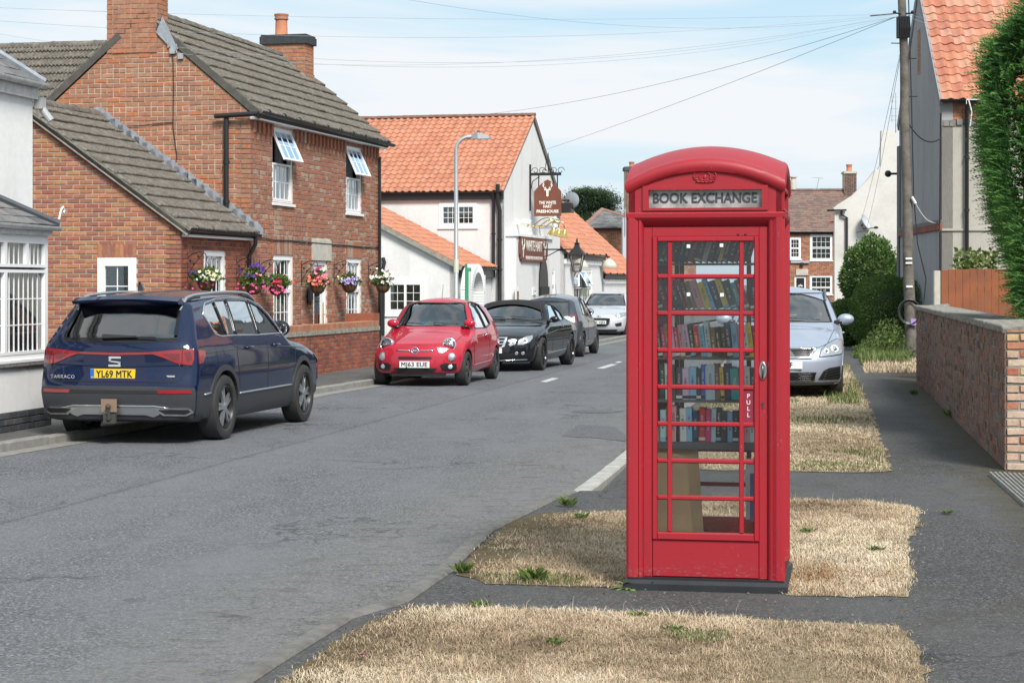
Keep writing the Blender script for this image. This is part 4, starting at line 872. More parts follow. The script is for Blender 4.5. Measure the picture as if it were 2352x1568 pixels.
# brick terrace, white gable and grey house on the right
def terrace():
 Y=100; x0=at(1780,0,Y).x; x1=at(1962,0,Y).x; T=thing('brick_terrace','red brick cottage with brown tiled roof and white windows behind the silver car','house',(x0,Y,0),R(0)); wd=x1-x0
 z=lambda py:1.75+(650-py)*Y/FPX; xx=lambda px:at(px,0,Y).x-x0; G=gable_frame()
 up=[(xx(1812),z(595),xx(1840),z(545)),(xx(1861),z(598),xx(1912),z(539))]; lo=[(xx(1860),z(676),xx(1912),z(632))]; dr=(xx(1825),.1,xx(1852),z(634))
 m=MB(); wall_mesh(m,G,[(0,0),(wd,0),(wd,z(535)),(0,z(535))],up+lo+[dr]); W=m.build('wall',MORTAR,T)
 lay(W,brick_items(G,[(0,.8),(wd,.8),(wd,z(535)),(0,z(535))],up+lo+[dr],bond='flemish'),'brick',FAR_BRICK,220)
 window(T,G,up[0],[(0,0,1,.5,3,2),(0,.5,1,1,3,2)],fw=.09); window(T,G,up[1],[(0,0,1,.48,4,2),(0,.5,1,1,4,2)],fw=.08)
 window(T,G,lo[0],[(0,0,1,.35,4,1),(0,.37,1,1,4,2)],fw=.08,curtain='sides')
 MB().box((dr[0]-.02,0,-.1),(dr[2]+.02,dr[3],-.05),G).build('door_frame',WHITE_PAINT,T); D=MB().box((dr[0]+.1,0,-.05),(dr[2]-.1,dr[3]-.1,-.03),G).build('door',BLACK_PL,T)
 fan=MB()
 for k in range(5):a=math.pi*(k+.5)/5; fan.tube([G@Vector(((dr[0]+dr[2])/2+.05*math.cos(a),1.55+.05*math.sin(a),-.02)),G@Vector(((dr[0]+dr[2])/2+.14*math.cos(a),1.55+.14*math.sin(a),-.02))],.02,5)
 fan.build('fanlight',WHITE_PAINT,D)
 MB().box((xx(1828),z(632),0),(xx(1856),z(618),.06),G).build('stone_lintel',STONE,T); MB().box((xx(1816),z(604),0),(xx(1858),z(599),.12),G).build('band_course',plain('blue_grey_sill',(.35,.38,.43),.7),T)
 MB().box((xx(1838),z(612),0),(xx(1844),z(603),.15),G).build('door_lamp',IRON,T)
 rz=z(431); ez=z(533); th=R(42); dz=rz-ez; Rr=frame((-.1,-.25,ez),(1,0,0),(0,math.cos(th),math.sin(th))); sl=dz/math.sin(th)
 Ro=MB().box((0,0,-.05),(wd+.1,sl,0),Rr).build('roof',BLACK_MAT,T); roof_tiles(Ro,Rr,wd+.1,sl,'flat',BROWN_TILE,300,tw=.28,ex=.15,name='tile')
 p=Rr@Vector((0,sl,0)); ridge(Ro,(p.x,p.y,p.z),(wd,p.y,p.z),BROWN_TILE,.11)
 MB().box((-.1,p.y,0),(wd,p.y+.2,p.z)).build('rear_wall',MORTAR,T)
 MB().box((0,-.1,ez-.12),(wd,.0,ez-.02)).build('fascia',BLACK_PL,T)
 chimney(T,xx(1955),xx(1982),p.y-.4,p.y+.4,ez+.8,z(394),DARK_BRICK,pot=[(xx(1968),p.y,.42,.16)],cap=.08,limit=60,capmat=STONE)
 MB().lathe([(.16,0),(.16,.5),(.13,.55),(.13,.62),(.2,.64),(.2,.7),(.001,.7)],12,Matrix.Translation((xx(1837),p.y,p.z))).build('chimney_pot',STONE,T,smooth=40)
 A=thing('tv_aerial','television aerial on the brown tiled ridge of the brick cottage','aerial',(x0+xx(1897),Y+p.y,p.z)); m=MB(); m.tube([(-.15,0,-.1),(.0,0,.6)],.018,5).tube([(-.4,0,.66),(.25,0,.60)],.014,5)
 for k in range(6):m.tube([(-.38+k*.11,-.2,.65),(-.38+k*.11,.2,.65)],.008,4)
 m.build('mast',GALV,A)
 Y=86; x0=at(1917,0,Y).x; W_=thing('white_gable_house','tall white rendered gable wall with raised parapet and chimney behind the hedges','house',(x0,Y,0),R(-2)); z=lambda py:1.75+(650-py)*Y/FPX; xx=lambda px:at(px,0,Y).x-x0
 G=gable_frame(); xr=xx(2150)
 out=[(0,0),(0,z(481)),(-.06,z(479)),(xx(1925),z(470)),(xx(1958),z(449)),(xx(1990),z(416)),(xx(2008),z(392)),(xx(2016),z(389)),(xx(2022),z(380)),(xx(2024),z(300)),(xx(2060),z(299)),(xx(2064),z(392)),(xr,z(470)),(xr,0)]
 m=MB(); n=len(out); m.add([(x,0,zz) for x,zz in out]+[(x,.4,zz) for x,zz in out],[tuple(range(n-1,-1,-1)),tuple(range(n,2*n))]+[(i,(i+1)%n,(i+1)%n+n,i+n) for i in range(n)])
 m.build('gable_wall',WHITE_GABLE,W_); MB().box((1.5,.4,0),(xr,7,z(490))).build('rear_walls',WHITE_GABLE,W_)
 MB().prism([(xx(1930)+.3,z(500)),(xx(2012),z(425)),(xr,z(500))],-7,-.45,G).build('roof',PANTILE,W_)
 gutter(W_,[(-.35,-.14,z(482)),(.5,-.14,z(481))],.07,BLACK_PL); pipe(W_,[(xx(1932),-.14,z(483)),(xx(1932),-.12,z(494)),(xx(1944),-.1,z(500)),(xx(1944),-.1,.2)],.06)
 D=thing('satellite_dish','grey oval satellite dish fixed on the white gable wall','satellite dish',M=WM[W_.name]@Matrix.Translation((xx(1981),0,z(513))))
 MB().lathe([(.001,.0),(.2,.03),(.36,.1),(.38,.14),(.36,.12),(.2,.05),(.001,.02)],20,Matrix.Translation((.0,-.3,0))@Matrix.Rotation(R(62),4,'Y')@Matrix.Rotation(R(25),4,'X')).build('dish',plain('grey_dish',(.42,.44,.47),.5),D,smooth=True)
 MB().tube([(-.05,0,-.1),(-.05,-.3,-.05)],.03).tube([(-.05,-.3,-.25),(.5,-.5,-.22)],.02).ball((.52,-.5,-.2),(.1,.06,.06)).build('arm',IRON,D)
 MB().tube([(xx(1966),-.03,z(534)),(xx(1975),-.03,z(531)),(xx(1996),-.03,z(530))],.015,5).build('cable',plain('grey_cable',(.3,.3,.3),.6),W_)
terrace()
def grey_house():
 d=Vector((.051,1)).normalized(); ang=-math.atan2(d.x,d.y); H=thing('grey_rendered_house','tall house with stained grey gable, cream pebbledash front and orange pantile roof','house',(9.76,44,0),ang)
 GL=frame((0,6.5,0),(0,-1,0),(0,0,1)); G=gable_frame(); ez=5.9; hw=3.25; rz=9.0; Lr=9
 m=MB(); wall_mesh(m,GL,[(0,0),(6.5,0),(6.5,ez),(hw,rz),(0,ez)]); m.build('gable_wall',GREY_REND,H)
 fz=st(H,G,2200,288)[1]
 m=MB(); wall_mesh(m,G,[(0,0),(Lr,0),(Lr,fz),(0,fz)]); m.box((Lr,0,0),(Lr+.1,6.5,ez)); m.build('front_wall',CREAM_REND,H)
 bk=MB().box((0,.02,fz),(Lr,.2,ez)).build('brick_band_core',MORTAR_OLD,H)
 lay(bk,brick_items(frame((0,.02,fz),(1,0,0),(0,0,1)),[(0,.12),(Lr,.12),(Lr,ez-fz-.1),(0,ez-fz-.1)],bw=.23,bh=.08,rough=2),'brick',RED_OLD,60)
 r=random.Random(4); st_=MB()
 for k in range(14):x=.03+k*.15; st_.box((x,-.02-r.random()*.03,fz-.02+r.random()*.03),(x+.13,.03,fz+.10+r.random()*.05))
 st_.build('broken_render_edge',plain('crumbling_render',(.25,.24,.22),.95,var=.4),H)
 MB().box((-.03,-.04,st(H,G,2200,527)[1]-.03),(Lr,.0,st(H,G,2200,527)[1]+.02)).build('string_course',CREAM_REND,H)
 zb=1.75+(650-521)*44/FPX
 its=[]; key=('gb',); proto(key,lambda mm:mm.prism([(-.11,-.07),(.11,-.07),(.11,.07),(-.11,.07)],0,.05,ch=.005,back=False)); k=.1
 while k<6.5:its.append((key,GL@Matrix.Translation((k,zb,0)),.03)); k+=.235
 lay(H,its,'band_brick',RED_WALL,60); MB().box((0,zb+.07,0),(6.5,zb+.16,.055),GL).build('band_capping',plain('mortar_capping',(.14,.13,.125),.9),H)
 s,t=st(H,GL,2111,120); its=brick_items(GL,[(s-.22,t-.55),(s+.22,t-.55),(s+.22,t+.55),(s-.22,t+.55)],bw=.22,bh=.08,dep=.006); lay(H,its,'exposed_brick',RED_OLD,40)
 th=math.atan2(rz-ez,hw); Rr=frame((-.05,-.2,ez-.03),(1,0,0),(0,math.cos(th),math.sin(th))); sl=(hw+.2)/math.cos(th)
 Ro=MB().box((0,0,-.05),(Lr,sl,0),Rr).build('roof',BLACK_MAT,H); roof_tiles(Ro,Rr,Lr,sl,'pan',PANTILE_R,200,tw=.27,ex=.29,jit=.012)
 Rb=frame((Lr,6.7,ez-.03),(-1,0,0),(0,-math.cos(th),math.sin(th))); MB().box((0,0,-.05),(Lr,sl,.02),Rb).build('rear_roof',PANTILE_R,H)
 MB().box((-.03,-.03,-.14),(.04,sl,.03),Rr).box((Lr-.05,0,-.2),(Lr+.03,sl,.02),Rb).build('verge',plain('grey_verge_render',(.25,.25,.255),.9),H)
 gutter(H,[(-.08,-.22,ez+.0),(Lr,-.22,ez-.03)],.06,BLACK_PL,6)
 px=st(H,G,2219,400)[0]; pipe(H,[(px,-.2,ez-.05),(px,-.1,ez-.3),(px,-.1,.1)],.045,clips=[(px,-.1,z) for z in (4.6,3.4,2.3)])
 MB().tube([(-.03,-.02,ez-.3),(-.05,-.03,3.2),(-.04,-.03,.2)],.02,6).build('corner_cable',BLACK_PL,H)
 MB().tube([GL@Vector((.12,0.1,.04)),GL@Vector((.12,ez-.6,.04))],.04,8).tube([GL@Vector((.3,3,.04)),GL@Vector((.3,ez-.6,.04))],.03,8).build('far_corner_pipe',plain('grey_pipe',(.18,.19,.2),.6),H)
 A=thing('tv_aerial','ladder shaped aerial on the far corner of the grey gable','aerial',M=WM[H.name]@Matrix.Translation((-.06,6.7,5.9))@Matrix.Diagonal((.55,.55,.55,1))); m=MB()
 m.tube([(0,0,-.4),(0,0,1.5)],.02,5).tube([(-.18,0,.1),(-.18,0,1.5)],.015,5)
 for z in (.2,.4,.75,1.1,1.3):m.tube([(-.28,0,z),(.1,0,z)],.012,5)
 m.build('mast',GALV,A)
 c=thing('security_light','small black lamp on the far corner of the grey gable','lamp',M=WM[H.name]@Matrix.Translation((-.1,6.55,4.6)))
 MB().tube([(.1,0,0),(-.1,0,0)],.03).ball((-.18,0,0),.09).build('head',BLACK_PL,c)
 S=MB();
 for k in range(20):
  x=.5+k*.11; S.tube([(x,-.3,ez-.02),(x+.11,-.3,ez-.02)],.012,5)
  if k%3==0:S.tube([(x,-.3,ez-.03),(x,-.3,ez-.12-.1*(k%2))],.008,4)
 S.tube([(.55,-.3,ez-.03),(.62,-.3,ez-.3),(.58,-.3,ez-.62)],.014,5)
 o=S.build('light_string',WHITE_PAINT,None,WM[H.name]); tag(o,'white string of icicle lights hung under the pantile eaves','lights')
grey_house()
# ground surfaces
def asphalt(name,base,pale,dark,moss=None,grain=1.0,crack=0.0,dirt=None):
 m,t,b=newmat(name); b.inputs['Roughness'].default_value=.85; b.inputs['Specular IOR Level'].default_value=.35; P=wpos(t)
 v=nd(t,'ShaderNodeTexVoronoi',i_Scale=85); t.links.new(P,v.inputs['Vector'])
 sc_=nd(t,'ShaderNodeSeparateColor'); t.links.new(v.outputs['Color'],sc_.inputs[0]); sp=ramp(t,sc_.outputs[0],[(0,.45),(.5,.9),(.85,1.3),(1.0,2.2)]); c=mixc(t,grain,base,sp,'MULTIPLY')
 n2=ramp(t,noise(t,38,4,.75,P),[(.38,.55),(.60,1.35)]); c=mixc(t,.9*grain,c,n2,'MULTIPLY')
 f=ramp(t,noise(t,.55,7,.68,wpos(t,(1.6,.55,1))),[(.42,0.0),(.66,.8)]); c=mixc(t,f,c,pale)
 g=ramp(t,noise(t,2.8,6,.7,P),[(.55,0.0),(.72,.7)]); c=mixc(t,g,c,dark)
 if crack:
  vo=nd(t,'ShaderNodeTexVoronoi',feature='DISTANCE_TO_EDGE',i_Scale=.8); ds=nd(t,'ShaderNodeVectorMath',operation='ADD'); nn=nd(t,'ShaderNodeTexNoise',i_Scale=2.2,i_Detail=6)
  t.links.new(P,nn.inputs['Vector']); t.links.new(P,ds.inputs[0]); t.links.new(nn.outputs['Color'],ds.inputs[1]); t.links.new(ds.outputs[0],vo.inputs['Vector'])
  k=ramp(t,vo.outputs['Distance'],[(0,1.0),(.022,0.0)]); msk=ramp(t,noise(t,.5,3,.5,P),[(.5,0.0),(.6,crack)])
  mm=nd(t,'ShaderNodeMath',operation='MULTIPLY'); t.links.new(k,mm.inputs[0]); t.links.new(msk,mm.inputs[1]); c=mixc(t,mm.outputs[0],c,(.02,.02,.02))
 if dirt is not None:c=dirt(t,c)
 if moss:
  f=ramp(t,noise(t,1.3,7,.7,P),[(.54,0.0),(.66,moss[1])]); c=mixc(t,f,c,moss[0])
 t.links.new(c,b.inputs['Base Color']); h=mixc(t,.5,v.outputs['Distance'],noise(t,60,3,.7,P)); bump(t,b,h,.75,.012); return m
KERB_R=[(-2.6,0),(-1.75,5.0),(-1.14,8.48),(-.90,9.70),(-.65,10.2),(-.45,11.33),(-.24,13.07),(.25,15.06),(.42,15.6),(1.16,19.9),(2.95,30),(4.6,42),(7.5,60),(12.5,84),(20,120)]
KERB_L=[(-8.6,6),(-6.3,15.5),(-5.28,20),(-4.45,23),(-3.10,30.5),(-2.43,33.1),(-.75,41),(.9,48),(3.4,60),(6.6,76),(14,110)]
def side_dirt(t,c):
 sp=nd(t,'ShaderNodeSeparateXYZ'); t.links.new(nd(t,'ShaderNodeNewGeometry').outputs['Position'],sp.inputs[0])
 ml=nd(t,'ShaderNodeMath',operation='MULTIPLY_ADD',i_1=-.19,i_2=0.0); t.links.new(sp.outputs['Y'],ml.inputs[0])
 d=nd(t,'ShaderNodeMath',operation='ADD'); t.links.new(sp.outputs['X'],d.inputs[0]); t.links.new(ml.outputs[0],d.inputs[1])
 nn=nd(t,'ShaderNodeMath',operation='MULTIPLY_ADD',i_1=1.6,i_2=-.8); t.links.new(noise(t,1.4,7,.75,wpos(t)),nn.inputs[0])
 e=nd(t,'ShaderNodeMath',operation='ADD'); t.links.new(d.outputs[0],e.inputs[0]); t.links.new(nn.outputs[0],e.inputs[1])
 f=ramp(t,nd_map(t,e.outputs[0],-4.4,-3.1),[(0,0.0),(.5,.45),(1,.8)])
 mo=ramp(t,noise(t,26,6,.85,wpos(t)),[(.46,.05),(.56,1.0)]); mm=nd(t,'ShaderNodeMath',operation='MULTIPLY'); t.links.new(f,mm.inputs[0]); t.links.new(mo,mm.inputs[1])
 c=mixc(t,mm.outputs[0],c,(.185,.172,.15)); dk=ramp(t,noise(t,7,8,.85,wpos(t,(.5,1,1))),[(.52,0.0),(.60,.75)]); m3=nd(t,'ShaderNodeMath',operation='MULTIPLY'); t.links.new(dk,m3.inputs[0]); t.links.new(f,m3.inputs[1]); c=mixc(t,m3.outputs[0],c,(.045,.044,.042))
 n4=nd(t,'ShaderNodeMath',operation='MULTIPLY_ADD',i_1=.16,i_2=-.08); t.links.new(noise(t,5,5,.7,wpos(t)),n4.inputs[0]); e4=nd(t,'ShaderNodeMath',operation='ADD'); t.links.new(d.outputs[0],e4.inputs[0]); t.links.new(n4.outputs[0],e4.inputs[1])
 sm=ramp(t,nd_map(t,e4.outputs[0],-6.9,-5.4),[(.30,0.0),(.335,.5),(.36,0.0)]); c=mixc(t,sm,c,(.05,.048,.045)); lt=ramp(t,nd_map(t,e4.outputs[0],-6.9,-5.4),[(.34,0.0),(.40,.35),(.8,.3),(1,0.0)]); c=mixc(t,lt,c,(.155,.16,.17))
 return c
def nd_map(t,v,a,b):
 n=nd(t,'ShaderNodeMapRange',i_1=a,i_2=b); t.links.new(v,n.inputs[0]); return n.outputs[0]
def wall_moss(t,c):
 sp=nd(t,'ShaderNodeSeparateXYZ'); t.links.new(wpos(t),sp.inputs[0]); ml=nd(t,'ShaderNodeMath',operation='MULTIPLY_ADD',i_1=-.157,i_2=0.0); t.links.new(sp.outputs['Y'],ml.inputs[0])
 d=nd(t,'ShaderNodeMath',operation='ADD'); t.links.new(sp.outputs['X'],d.inputs[0]); t.links.new(ml.outputs[0],d.inputs[1])
 nn=nd(t,'ShaderNodeMath',operation='MULTIPLY_ADD',i_1=1.3,i_2=-.65); t.links.new(noise(t,1.6,7,.75,wpos(t)),nn.inputs[0]); e=nd(t,'ShaderNodeMath',operation='ADD'); t.links.new(d.outputs[0],e.inputs[0]); t.links.new(nn.outputs[0],e.inputs[1])
 f=ramp(t,nd_map(t,e.outputs[0],1.18,1.62),[(0,0.0),(1,.85)]); g_=ramp(t,noise(t,14,6,.8,wpos(t)),[(.4,(.035,.028,.010)),(.65,(.085,.065,.035))]); return mixc(t,f,c,g_)
ROAD=asphalt('worn_road_asphalt',(.118,.122,.130),(.150,.156,.168),(.080,.080,.083),crack=.8,dirt=side_dirt)
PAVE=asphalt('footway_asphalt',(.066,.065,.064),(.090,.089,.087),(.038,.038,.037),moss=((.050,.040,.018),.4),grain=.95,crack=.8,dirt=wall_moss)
PAVE_L=asphalt('left_footway_asphalt',(.085,.083,.08),(.12,.117,.11),(.05,.05,.05),grain=.5)
PATCH=asphalt('road_patch_asphalt',(.10,.103,.108),(.125,.128,.134),(.075,.075,.078),grain=.8)
KERB_M=plain('old_grey_kerb',(.165,.158,.145),.95,col2=(.095,.09,.082),vscale=9,bmp=.6,bscale=40,bd=.01)
KERB_P=plain('pale_concrete_kerb',(.25,.24,.22),.9,col2=(.17,.165,.15),vscale=8,bmp=.4)
SOIL=plain('dry_mossy_soil',(.20,.15,.095),.95,col2=(.075,.060,.025),vscale=3,bmp=.8,bscale=30,bd=.02)
def soilmat():
 m,t,b=newmat('dry_turf_soil'); b.inputs['Roughness'].default_value=.95; P=wpos(t)
 c=ramp(t,noise(t,26,6,.75,P),[(.3,(.16,.115,.06)),(.55,(.32,.25,.15)),(.72,(.42,.34,.22))])
 f=ramp(t,noise(t,1.3,5,.65,P),[(.55,0.0),(.68,.75)]); c=mixc(t,f,c,(.085,.065,.025))
 sp=nd(t,'ShaderNodeSeparateXYZ'); t.links.new(wpos(t),sp.inputs[0]); ml=nd(t,'ShaderNodeMath',operation='MULTIPLY_ADD',i_1=-.19,i_2=0.0); t.links.new(sp.outputs['Y'],ml.inputs[0]); d=nd(t,'ShaderNodeMath',operation='ADD'); t.links.new(sp.outputs['X'],d.inputs[0]); t.links.new(ml.outputs[0],d.inputs[1])
 nn=nd(t,'ShaderNodeMath',operation='MULTIPLY_ADD',i_1=1.0,i_2=-.5); t.links.new(noise(t,2.5,7,.75,wpos(t)),nn.inputs[0]); e=nd(t,'ShaderNodeMath',operation='ADD'); t.links.new(d.outputs[0],e.inputs[0]); t.links.new(nn.outputs[0],e.inputs[1])
 f=ramp(t,nd_map(t,e.outputs[0],-1.9,-2.3),[(0,0.0),(1,.9)]); g_=ramp(t,noise(t,16,6,.8,wpos(t)),[(.38,(.045,.032,.010)),(.55,(.11,.075,.025)),(.7,(.22,.17,.10))]); c=mixc(t,f,c,g_)
 t.links.new(c,b.inputs['Base Color']); bump(t,b,noise(t,45,5,.8,P),.9,.02); return m
def nd_map(t,v,a,b):
 n=nd(t,'ShaderNodeMapRange',i_1=a,i_2=b); t.links.new(v,n.inputs[0]); return n.outputs[0]
TURF=soilmat()
sheet([(-900,-60),(900,-60),(900,1500),(-900,1500)],-.06,'ground',plain('distant_fields',(.16,.15,.08),.95,col2=(.10,.11,.05),vscale=.05),kind='structure')
def strip(left,right,z,name,mat):
 v=[(x,y,z) for x,y in left]+[(x,y,z) for x,y in right]; n,m_=len(left),len(right)
 ys=sorted({p[1] for p in left}|{p[1] for p in right}); ys=[y for y in ys if max(left[0][1],right[0][1])<=y<=min(left[-1][1],right[-1][1])]
 ip=lambda pl,y:float(np.interp(y,[p[1] for p in pl],[p[0] for p in pl]))
 mb=MB(); mb.v=[(ip(left,y),y,z) for y in ys]+[(ip(right,y),y,z) for y in ys]; k=len(ys); mb.f=[(i,k+i,k+i+1,i+1) for i in range(k-1)]
 return mb.build(name,mat,None,kind='structure')
KL=[(-9.8,0)]+KERB_L; KR=KERB_R
road_l=[(-12,-20)]+KL; road_r=[(-6,-20)]+KR
strip([(-14,-20)]+[(x-.06,y) for x,y in KL],[(-4.5,-20)]+[(x+.06,y) for x,y in KR],0,'road',ROAD)
sheet([(4,96),(40,84),(60,120),(14,125)],.004,'side_road',ROAD,kind='structure')
def kerb(line,wdt,z0,z1,side,name,mat,group_lab,seg=.9,lo=0,hi=400,lab=None):
 """kerb stones laid along a polyline; side=+1 stones lie to the right of the line"""
 root=link(name,MB().mesh('x',False,mat),None,None,kind='structure'); me={}
 items=[]
 for i in range(len(line)-1):
  a,b=Vector(line[i]),Vector(line[i+1])
  if b.y<lo or a.y>hi:continue
  d=b-a; L_=d.length; n=max(1,round(L_/seg)); ang=math.atan2(d.y,d.x)
  sg=L_/n; key=('kerb',name,round(sg,3))
  proto(key,lambda m:m.prism([(0,-wdt if side>0 else 0),(sg-.008,-wdt if side>0 else 0),(sg-.008,0 if side>0 else wdt),(0,0 if side>0 else wdt)],z0,z1,ch=.015))
  for k in range(n):
   p=a+d*(k/n); items.append((key,Matrix.Translation((p.x,p.y,random.uniform(-.006,.004)))@Matrix.Rotation(ang+random.gauss(0,.006),4,'Z'),sg*wdt))
 lay(root,items,'kerb_stone',mat,150,'far_kerb_stones')
kerb(KERB_R[1:9],.105,-.05,PZ+.012,1,'kerb',KERB_M,'')
kerb([(.42,15.62),(1.16,19.9)],.15,-.05,.035,1,'dropped_kerb',plain('bleached_kerb',(.40,.39,.36),.9,col2=(.28,.27,.25),vscale=8),'')
kerb([(1.16,19.95)]+KERB_R[10:14],.14,-.05,PZ+.012,1,'far_kerb',KERB_P,'')
kerb(KERB_L[0:10],.14,-.05,PZ+.02,-1,'left_kerb',KERB_P,'',lo=10)
strip([(x+.0,y) for x,y in KERB_L],[(x+.26,y) for x,y in KERB_L],.004,'gutter_channel',KERB_P)
strip([(-22,4)]+[(x-9,y) for x,y in KERB_L],[(-8.9,4)]+[(x-.13,y) for x,y in KERB_L],PZ,'left_pavement',PAVE_L)
rp=[(x+.13,y) for x,y in KERB_R]
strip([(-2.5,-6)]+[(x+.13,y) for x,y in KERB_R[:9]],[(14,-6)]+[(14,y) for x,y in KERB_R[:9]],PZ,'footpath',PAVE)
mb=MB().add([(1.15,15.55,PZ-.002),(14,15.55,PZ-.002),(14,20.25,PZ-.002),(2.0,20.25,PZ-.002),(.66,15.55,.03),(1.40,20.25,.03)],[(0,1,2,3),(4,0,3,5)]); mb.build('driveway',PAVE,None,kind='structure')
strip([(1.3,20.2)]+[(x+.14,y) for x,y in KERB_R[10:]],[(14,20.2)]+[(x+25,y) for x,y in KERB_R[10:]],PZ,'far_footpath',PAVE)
def g(px,py):p=gp(px,py,PZ); return (p.x,p.y)
V1=[(-1.25,7.3)]+[g(*p) for p in ((640,1568),(720,1510),(790,1462),(862,1430),(900,1408),(960,1392),(1050,1394),(1180,1398),(1300,1402),(1420,1404),(1560,1412),(1700,1420),(1850,1430),(1980,1435),(2060,1440),(2085,1455),(2110,1490),(2130,1568))]+[(2.05,7.3)]
V2=[g(*p) for p in ((1045,1320),(1080,1275),(1140,1225),(1180,1196),(1250,1178),(1330,1176),(1437,1174),(1600,1152),(1700,1150),(1813,1146),(1950,1150),(2060,1158),(2112,1172),(2110,1200),(2085,1240),(2090,1300),(2098,1345),(2080,1368),(1950,1370),(1810,1368),(1760,1345),(1600,1335),(1500,1352),(1400,1350),(1300,1347),(1180,1344),(1120,1340))]
V3=[g(*p) for p in ((1470,1062),(1600,1078),(1813,1083),(1900,1084),(2000,1084),(2048,1080),(2035,1040),(2018,985),(1995,930),(1975,895),(1960,865),(1945,838))]+[(5.4,45),(4.95,45),(3.2,30.2),(1.45,20.4)]
def rough(V,sc=1.0):
 r=random.Random(len(V)); o_=[]
 for i in range(len(V)):
  a,b=V[i-1],V[i]; n=max(1,int(math.hypot(b[0]-a[0],b[1]-a[1])/(.09*sc)))
  for k in range(n):o_.append((a[0]+(b[0]-a[0])*k/n+r.gauss(0,.014*sc),a[1]+(b[1]-a[1])*k/n+r.gauss(0,.022*sc)))
 return o_
V1,V2,V3=rough(V1),rough(V2),rough(V3,2)
for nm,V in (('near_verge',V1),('box_verge',V2),('far_verge',V3)):sheet(V,PZ+.004,nm,TURF,kind='structure')
o=sheet([gp(*p).xy for p in ((1330,975),(1412,980),(1437,1000),(1437,1014),(1370,1006),(1290,1002))],.004,'road_patch',PATCH,kind='structure')
def blob(px,py,rx,ry,n=22,seed=1):
 r=random.Random(seed); return [gp(px+rx*math.cos(2*math.pi*k/n)*(1+r.uniform(-.12,.12)),py+ry*math.sin(2*math.pi*k/n)*(1+r.uniform(-.12,.12))).xy for k in range(n)]
sheet(blob(1370,945,62,3.5,seed=8),.004,'road_patch',PATCH,kind='structure')
ROADPAINT=plain('worn_road_paint',(.62,.62,.60),.8,col2=(.25,.25,.25),vscale=30)
for i,(q,lab) in enumerate((([(1240,877),(1256,878),(1284,869),(1268,868)],'white centre line dash nearest the red hatchback'),([(1370,846),(1386,847),(1418,837),(1404,836)],'white centre line dash left of the red box, middle one'),([(1411,833),(1420,834),(1430,831),(1421,830)],'small distant white road dash beside the red box'))):
 o=sheet([gp(*p).xy for p in q],.005,'road_marking',ROADPAINT); tag(o,lab,'road marking','centre line dashes')
 # grass
def grassmat(name,cols,rough=.8):
 m,t,b=newmat(name); b.inputs['Roughness'].default_value=rough; b.inputs['Specular IOR Level'].default_value=.2
 a=nd(t,'ShaderNodeAttribute',attribute_name='shade'); c=ramp(t,a.outputs['Fac'],[(i/(len(cols)-1),cc) for i,cc in enumerate(cols)]); t.links.new(c,b.inputs['Base Color'])
 b.inputs['Subsurface Weight'].default_value=0; return m
STRAW=grassmat('straw_grass',[(.18,.125,.08),(.38,.28,.18),(.51,.395,.265),(.60,.485,.34),(.70,.60,.45)])
GREEN=grassmat('green_grass',[(.05,.08,.02),(.09,.13,.035),(.14,.18,.06),(.20,.22,.09)])
def inside(P,poly):
 x,y=P[:,0],P[:,1]; r=np.zeros(len(P),bool); n=len(poly)
 for i in range(n):
  x0,y0=poly[i-1][:2]; x1,y1=poly[i][:2]
  c=((y0>y)!=(y1>y))&(x<(x1-x0)*(y-y0)/(y1-y0+1e-12)+x0); r^=c
 return r
def vnoise(P,s,seed=0):
 r=np.random.default_rng(seed); k=r.random((64,64)); q=P*s; i=np.floor(q).astype(int); f=q-i; f=f*f*(3-2*f)
 a=k[i[:,0]%64,i[:,1]%64]; b=k[(i[:,0]+1)%64,i[:,1]%64]; c=k[i[:,0]%64,(i[:,1]+1)%64]; d=k[(i[:,0]+1)%64,(i[:,1]+1)%64]
 return (a*(1-f[:,0])+b*f[:,0])*(1-f[:,1])+(c*(1-f[:,0])+d*f[:,0])*f[:,1]
def blades(P,h,wdt,lean,shade,z,name,mat,rng=RNG,**props):
 n=len(P); a=rng.random(n)*2*math.pi; d=np.stack([np.cos(a),np.sin(a)],1); q=np.stack([-d[:,1],d[:,0]],1)
 h=h[:,None]; lean=lean[:,None]; wd=wdt[:,None]; z0=np.full((n,1),z) if np.isscalar(z) else z[:,None]
 b1=np.hstack([P-q*wd,z0-.004]); b2=np.hstack([P+q*wd,z0-.004]); mid=P+d*h*lean*.35; m1=np.hstack([mid-q*wd*.8,z0+h*(.10+.52*np.sqrt(np.maximum(.0,1-lean*lean)))]); m2=np.hstack([mid+q*wd*.8,m1[:,2:3]])
 tip=np.hstack([P+d*h*lean,z0+h*np.sqrt(np.maximum(.04,1-lean**2))*1.0])
 V=np.stack([b1,b2,m2,m1,tip],1).reshape(-1,3); i=np.arange(n)*5
 me=bpy.data.meshes.new(name); nf=2*n; loops=np.empty(n*7,np.int32); L_=np.stack([i,i+1,i+2,i+3,i+3,i+2,i+4],1).reshape(-1)
 me.vertices.add(len(V)); me.vertices.foreach_set('co',V.astype(np.float32).ravel()); me.loops.add(n*7); me.loops.foreach_set('vertex_index',L_.astype(np.int32))
 st_=np.stack([np.arange(n)*7,np.arange(n)*7+4],1).reshape(-1); me.polygons.add(2*n); me.polygons.foreach_set('loop_start',st_.astype(np.int32)); me.update(calc_edges=True)
 at_=me.attributes.new('shade','FLOAT','POINT'); at_.data.foreach_set('value',np.repeat(shade,5).astype(np.float32)); me.materials.append(mat)
 return link(name,me,None,None,**props)
